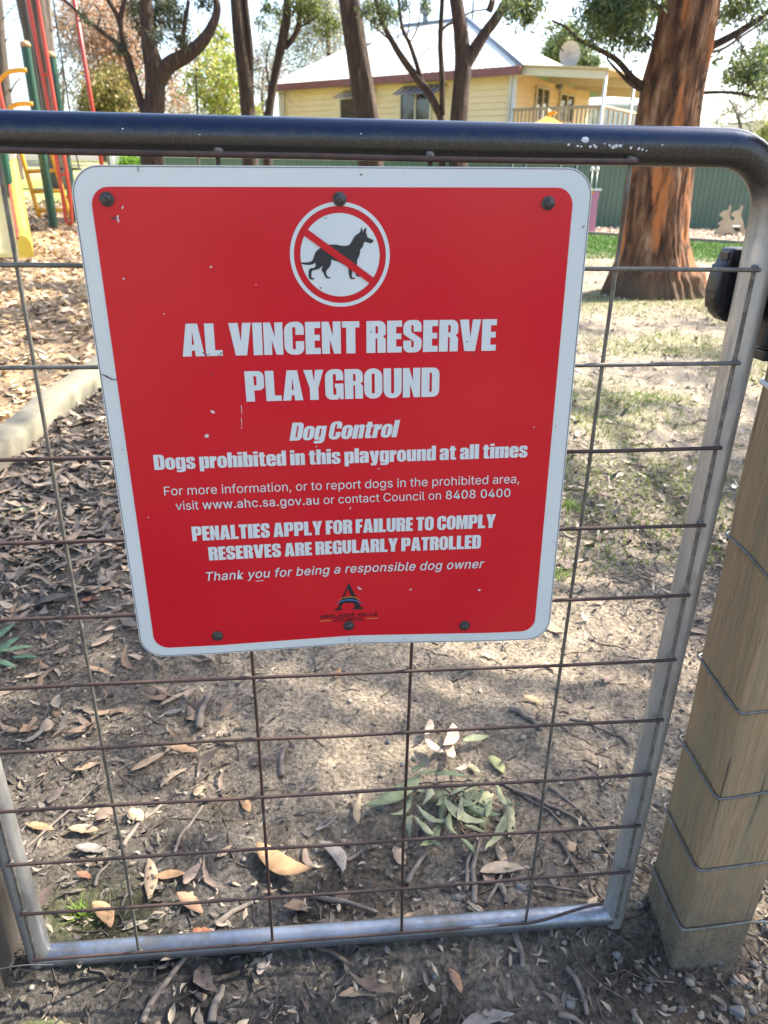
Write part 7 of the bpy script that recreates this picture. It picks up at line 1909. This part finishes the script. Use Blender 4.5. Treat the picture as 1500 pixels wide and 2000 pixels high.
for a in [(.422, .175, .454, .175, "pinkish-tan stone left of the right stile's foot", 'stone_tan'), (.49, .15, .504, .155, "small tan stone touching the foot of the right stile", 'stone_tan'), (.468, .155, .488, .155, "pale bluish stone beside the pinkish-tan one", 'stone_blue'), (.313, .095, .333, .095, "dark slate stone behind the bottom rail at right", 'stone_blue'), (.438, -.03, .456, -.03, "squarish blue-grey stone below the right end of the bottom rail", 'stone_blue'), (.477, -.075, .492, -.075, "pale grey stone left of the pine post's foot", 'stone'), (.342, -.085, .367, -.09, "brown stone splashed with white at lower right", 'stone'), (.556, -.08, .573, -.08, "buff stone at the front foot of the pine post", 'stone_tan'), (.597, -.115, .627, -.115, "flat grey stone at the lower right edge of the picture", 'stone_blue'), (.628, -.075, .653, -.075, "rounded light stone right of the pine post's foot", 'stone_tan'), (.575, -.125, .595, -.125, "grey stone in the lower right corner", 'stone'), (.502, .04, .523, .04, "dark grey stone between the stile and the pine post", 'stone_blue'),
          (.196, .085, .222, .085, "knobbly buff stone above the middle of the bottom rail", 'stone'), (-.043, .185, -.026, .185, "blue-grey stone right of the large orange leaf", 'stone_blue'), (.143, .415, .161, .415, "lone dark stone on the sunny dirt above the sprig", 'stone_blue'), (.071, .005, .087, .0, "grey pebble just in front of the bottom rail", 'stone'), (.145, -.04, .158, -.04, "dark blue pebble left of the reddish-brown leaf", 'stone_blue'), (.317, .095, .332, .09, "slate pebble right of the pale cream leaf", 'stone_blue'), (-.30, -.115, -.27, -.12, "pale green-grey stone at lower left", 'stone'), (-.225, -.095, -.205, -.10, "small greenish stone at lower left beside the thick stick", 'stone')]:
    stone(*a)

# ---- the wilting gum sprig
sp_z = float(gz(.24, .30))
spr = empty("leafy_sprig", (.24, .30, sp_z), "wilting green gum sprig lying on the dirt just behind the gate", "sprig")
SPST = [(.243, .415, .24, .30), (.24, .30, .229, .19), (.24, .30, .185, .27), (.24, .30, .306, .265), (.24, .30, .17, .34), (.24, .30, .32, .32), (.24, .30, .20, .22), (.24, .30, .27, .21)]
for k, (x0, y0, x1, y1) in enumerate(SPST):
    P = spline([(x0, y0, float(gz(x0, y0)) + .012), ((x0 + x1) / 2, (y0 + y1) / 2, float(gz((x0 + x1) / 2, (y0 + y1) / 2)) + .024), (x1, y1, float(gz(x1, y1)) + .012)], 6)
    MB().tube(P, np.linspace(.0022, .0012, len(P)), 6).build("stem", M['twig_dark'], spr, True)
SPL = [(.17,.345,.071,.295),(.151,.295,.113,.26),(.188,.32,.174,.28),(.212,.335,.274,.34),(.282,.315,.211,.25),(.213,.29,.194,.25),(.232,.325,.199,.29),(.167,.26,.217,.235),(.294,.29,.24,.25),(.322,.32,.284,.235),(.307,.27,.289,.23),(.328,.305,.334,.26),(.341,.28,.326,.21),(.341,.27,.371,.265),(.322,.23,.277,.18),(.219,.225,.227,.19),(.25,.22,.279,.2),(.156,.235,.178,.195),(.178,.195,.199,.175),(.141,.215,.112,.21),(.195,.225,.157,.185),(.234,.195,.25,.16),(.155,.265,.147,.23),(.166,.35,.198,.375),(.192,.315,.159,.33),(.178,.34,.217,.34),(.273,.335,.305,.34)]
GR = [(.17, .19, .105), (.22, .245, .135), (.29, .30, .18), (.115, .145, .085), (.34, .335, .21)]
SPL = [(a0_ - (a2_ - a0_) * .12, b0_ - (b2_ - b0_) * .12, a2_ + (a2_ - a0_) * .12, b2_ + (b2_ - b0_) * .22) for a0_, b0_, a2_, b2_ in SPL]
_q = random.Random(4)
SPL += [(.25 + _q.uniform(-.05, .04), .285 + _q.uniform(-.04, .04), .23 + _q.uniform(-.08, .09), .27 + _q.uniform(-.07, .07)) for _ in range(14)]
SPL = [a for a in SPL if .03 < math.hypot(a[2] - a[0], a[3] - a[1])]
for k, a in enumerate(SPL):
    rq = random.Random(k)
    col = GR[k % 5] if k not in (9, 11, 12, 14) else (.36, .35, .20)
    one_leaf("leaf", *a, rq.uniform(.17, .26), col, None, None, rq.uniform(-.9, .9), rq.uniform(-1.3, 1.6), rq.uniform(-.2, .9), rq.uniform(.008, .034), rq.uniform(-.32, .32), parent=spr)
for k, a in enumerate([(.275, .505, .237, .42), (.228, .53, .207, .47), (.208, .46, .239, .405), (.259, .455, .256, .385), (.259, .375, .294, .395)]):
    one_leaf("leaf", *a, .3, (.55, .42, .30), None, None, .4 - .2 * k, .9, .5, .014, .15, parent=spr)["label"] = "dried tan leaf of the sprig"
one_leaf("dead_leaf", .285, .445, .346, .455, .34, (.34, .36, .20), "pale green oval leaf lying free above the sprig", GP, .1, .3, lift=.018)
one_leaf("dead_leaf", .337, .415, .356, .36, .4, (.30, .30, .14), "greenish-yellow leaf with brown edge right above the sprig", GP, .3, .4)
one_leaf("dead_leaf", .286, .40, .309, .37, .4, (.40, .37, .22), "small yellowish leaf tucked against the top of the sprig", GP, .3, .4)
# a second, dark green sprig at the left edge
sp2 = empty("leafy_sprig", (-.775, .80, float(gz(-.775, .80))), "dark green gum leaf spray on the dirt at the left edge of the picture", "sprig")
for k, (xa, ya, xb, yb) in enumerate(((-.80, .77, -.765, .86), (-.79, .79, -.72, .815), (-.76, .775, -.695, .765), (-.80, .76, -.735, .73), (-.82, .78, -.86, .84), (-.81, .80, -.79, .90))):
    one_leaf("leaf", xa, ya, xb, yb, .24, [(.10, .17, .10), (.13, .19, .11), (.08, .14, .085)][k % 3], None, None, .4, .2, .25, .010 + .003 * k, .06 * (-1) ** k, parent=sp2)
MB().tube(spline([(-.86, .74, float(gz(-.86, .74)) + .004), (-.81, .77, float(gz(-.81, .77)) + .012), (-.76, .775, float(gz(-.76, .775)) + .012)], 5), .0016, 6).build("stem", M['twig_dark'], sp2, True)
# dry grass blades at the left foot of the gate
b = MB()
for k, pts in enumerate([[(-.60, -.02, -1.13), (-.54, -.03, -1.085), (-.47, -.025, -1.075), (-.42, -.02, -1.085)], [(-.58, -.06, -1.15), (-.53, -.055, -1.09), (-.50, -.04, -1.05)], [(-.57, -.08, -1.15), (-.54, -.085, -1.08), (-.525, -.08, -1.02)], [(-.44, -.09, -1.16), (-.40, -.08, -1.12), (-.37, -.07, -1.10)]]):
    b.tube(spline(pts, 6), np.linspace(.0016, .0005, 6 * (len(pts) - 1) + 1), 5)
setp(b.build("dry_grass", M['twig'], None, True), "few dry straw-like grass stalks at the foot of the hinge post", "grass", None, "stuff")
# mossy lump of soil at the left bottom corner
bm = bmesh.new(); bmesh.ops.create_icosphere(bm, subdivisions=5, radius=1)
for v in bm.verts:
    q = 1 + .25 * (float(fbm(np.array(v.co.x * 3 + 9), np.array(v.co.y * 3 + v.co.z * 2), 9, 4)) - .45) + .2 * (float(fbm(np.array(v.co.x * 11 + 9), np.array(v.co.y * 11 + v.co.z * 7), 19, 4)) - .45)
    v.co = Vector((v.co.x * .075, v.co.y * .045, v.co.z * .03)) * q
o = MB().bm(bm).build("soil_clod", mat("mossy_soil", (.20, .18, .10), (.10, .085, .055), scale=40, rough=.95, bump=.8, bscale=120, c3=(.13, .15, .06), c3scale=20, c3lo=.5, c3hi=.62, bdist=.01), None, True)
o.location = (-.44, -.10, float(gz(-.44, -.10)) + .006)
setp(o, "mossy clod of pale soil in the bottom left corner", "soil clod")
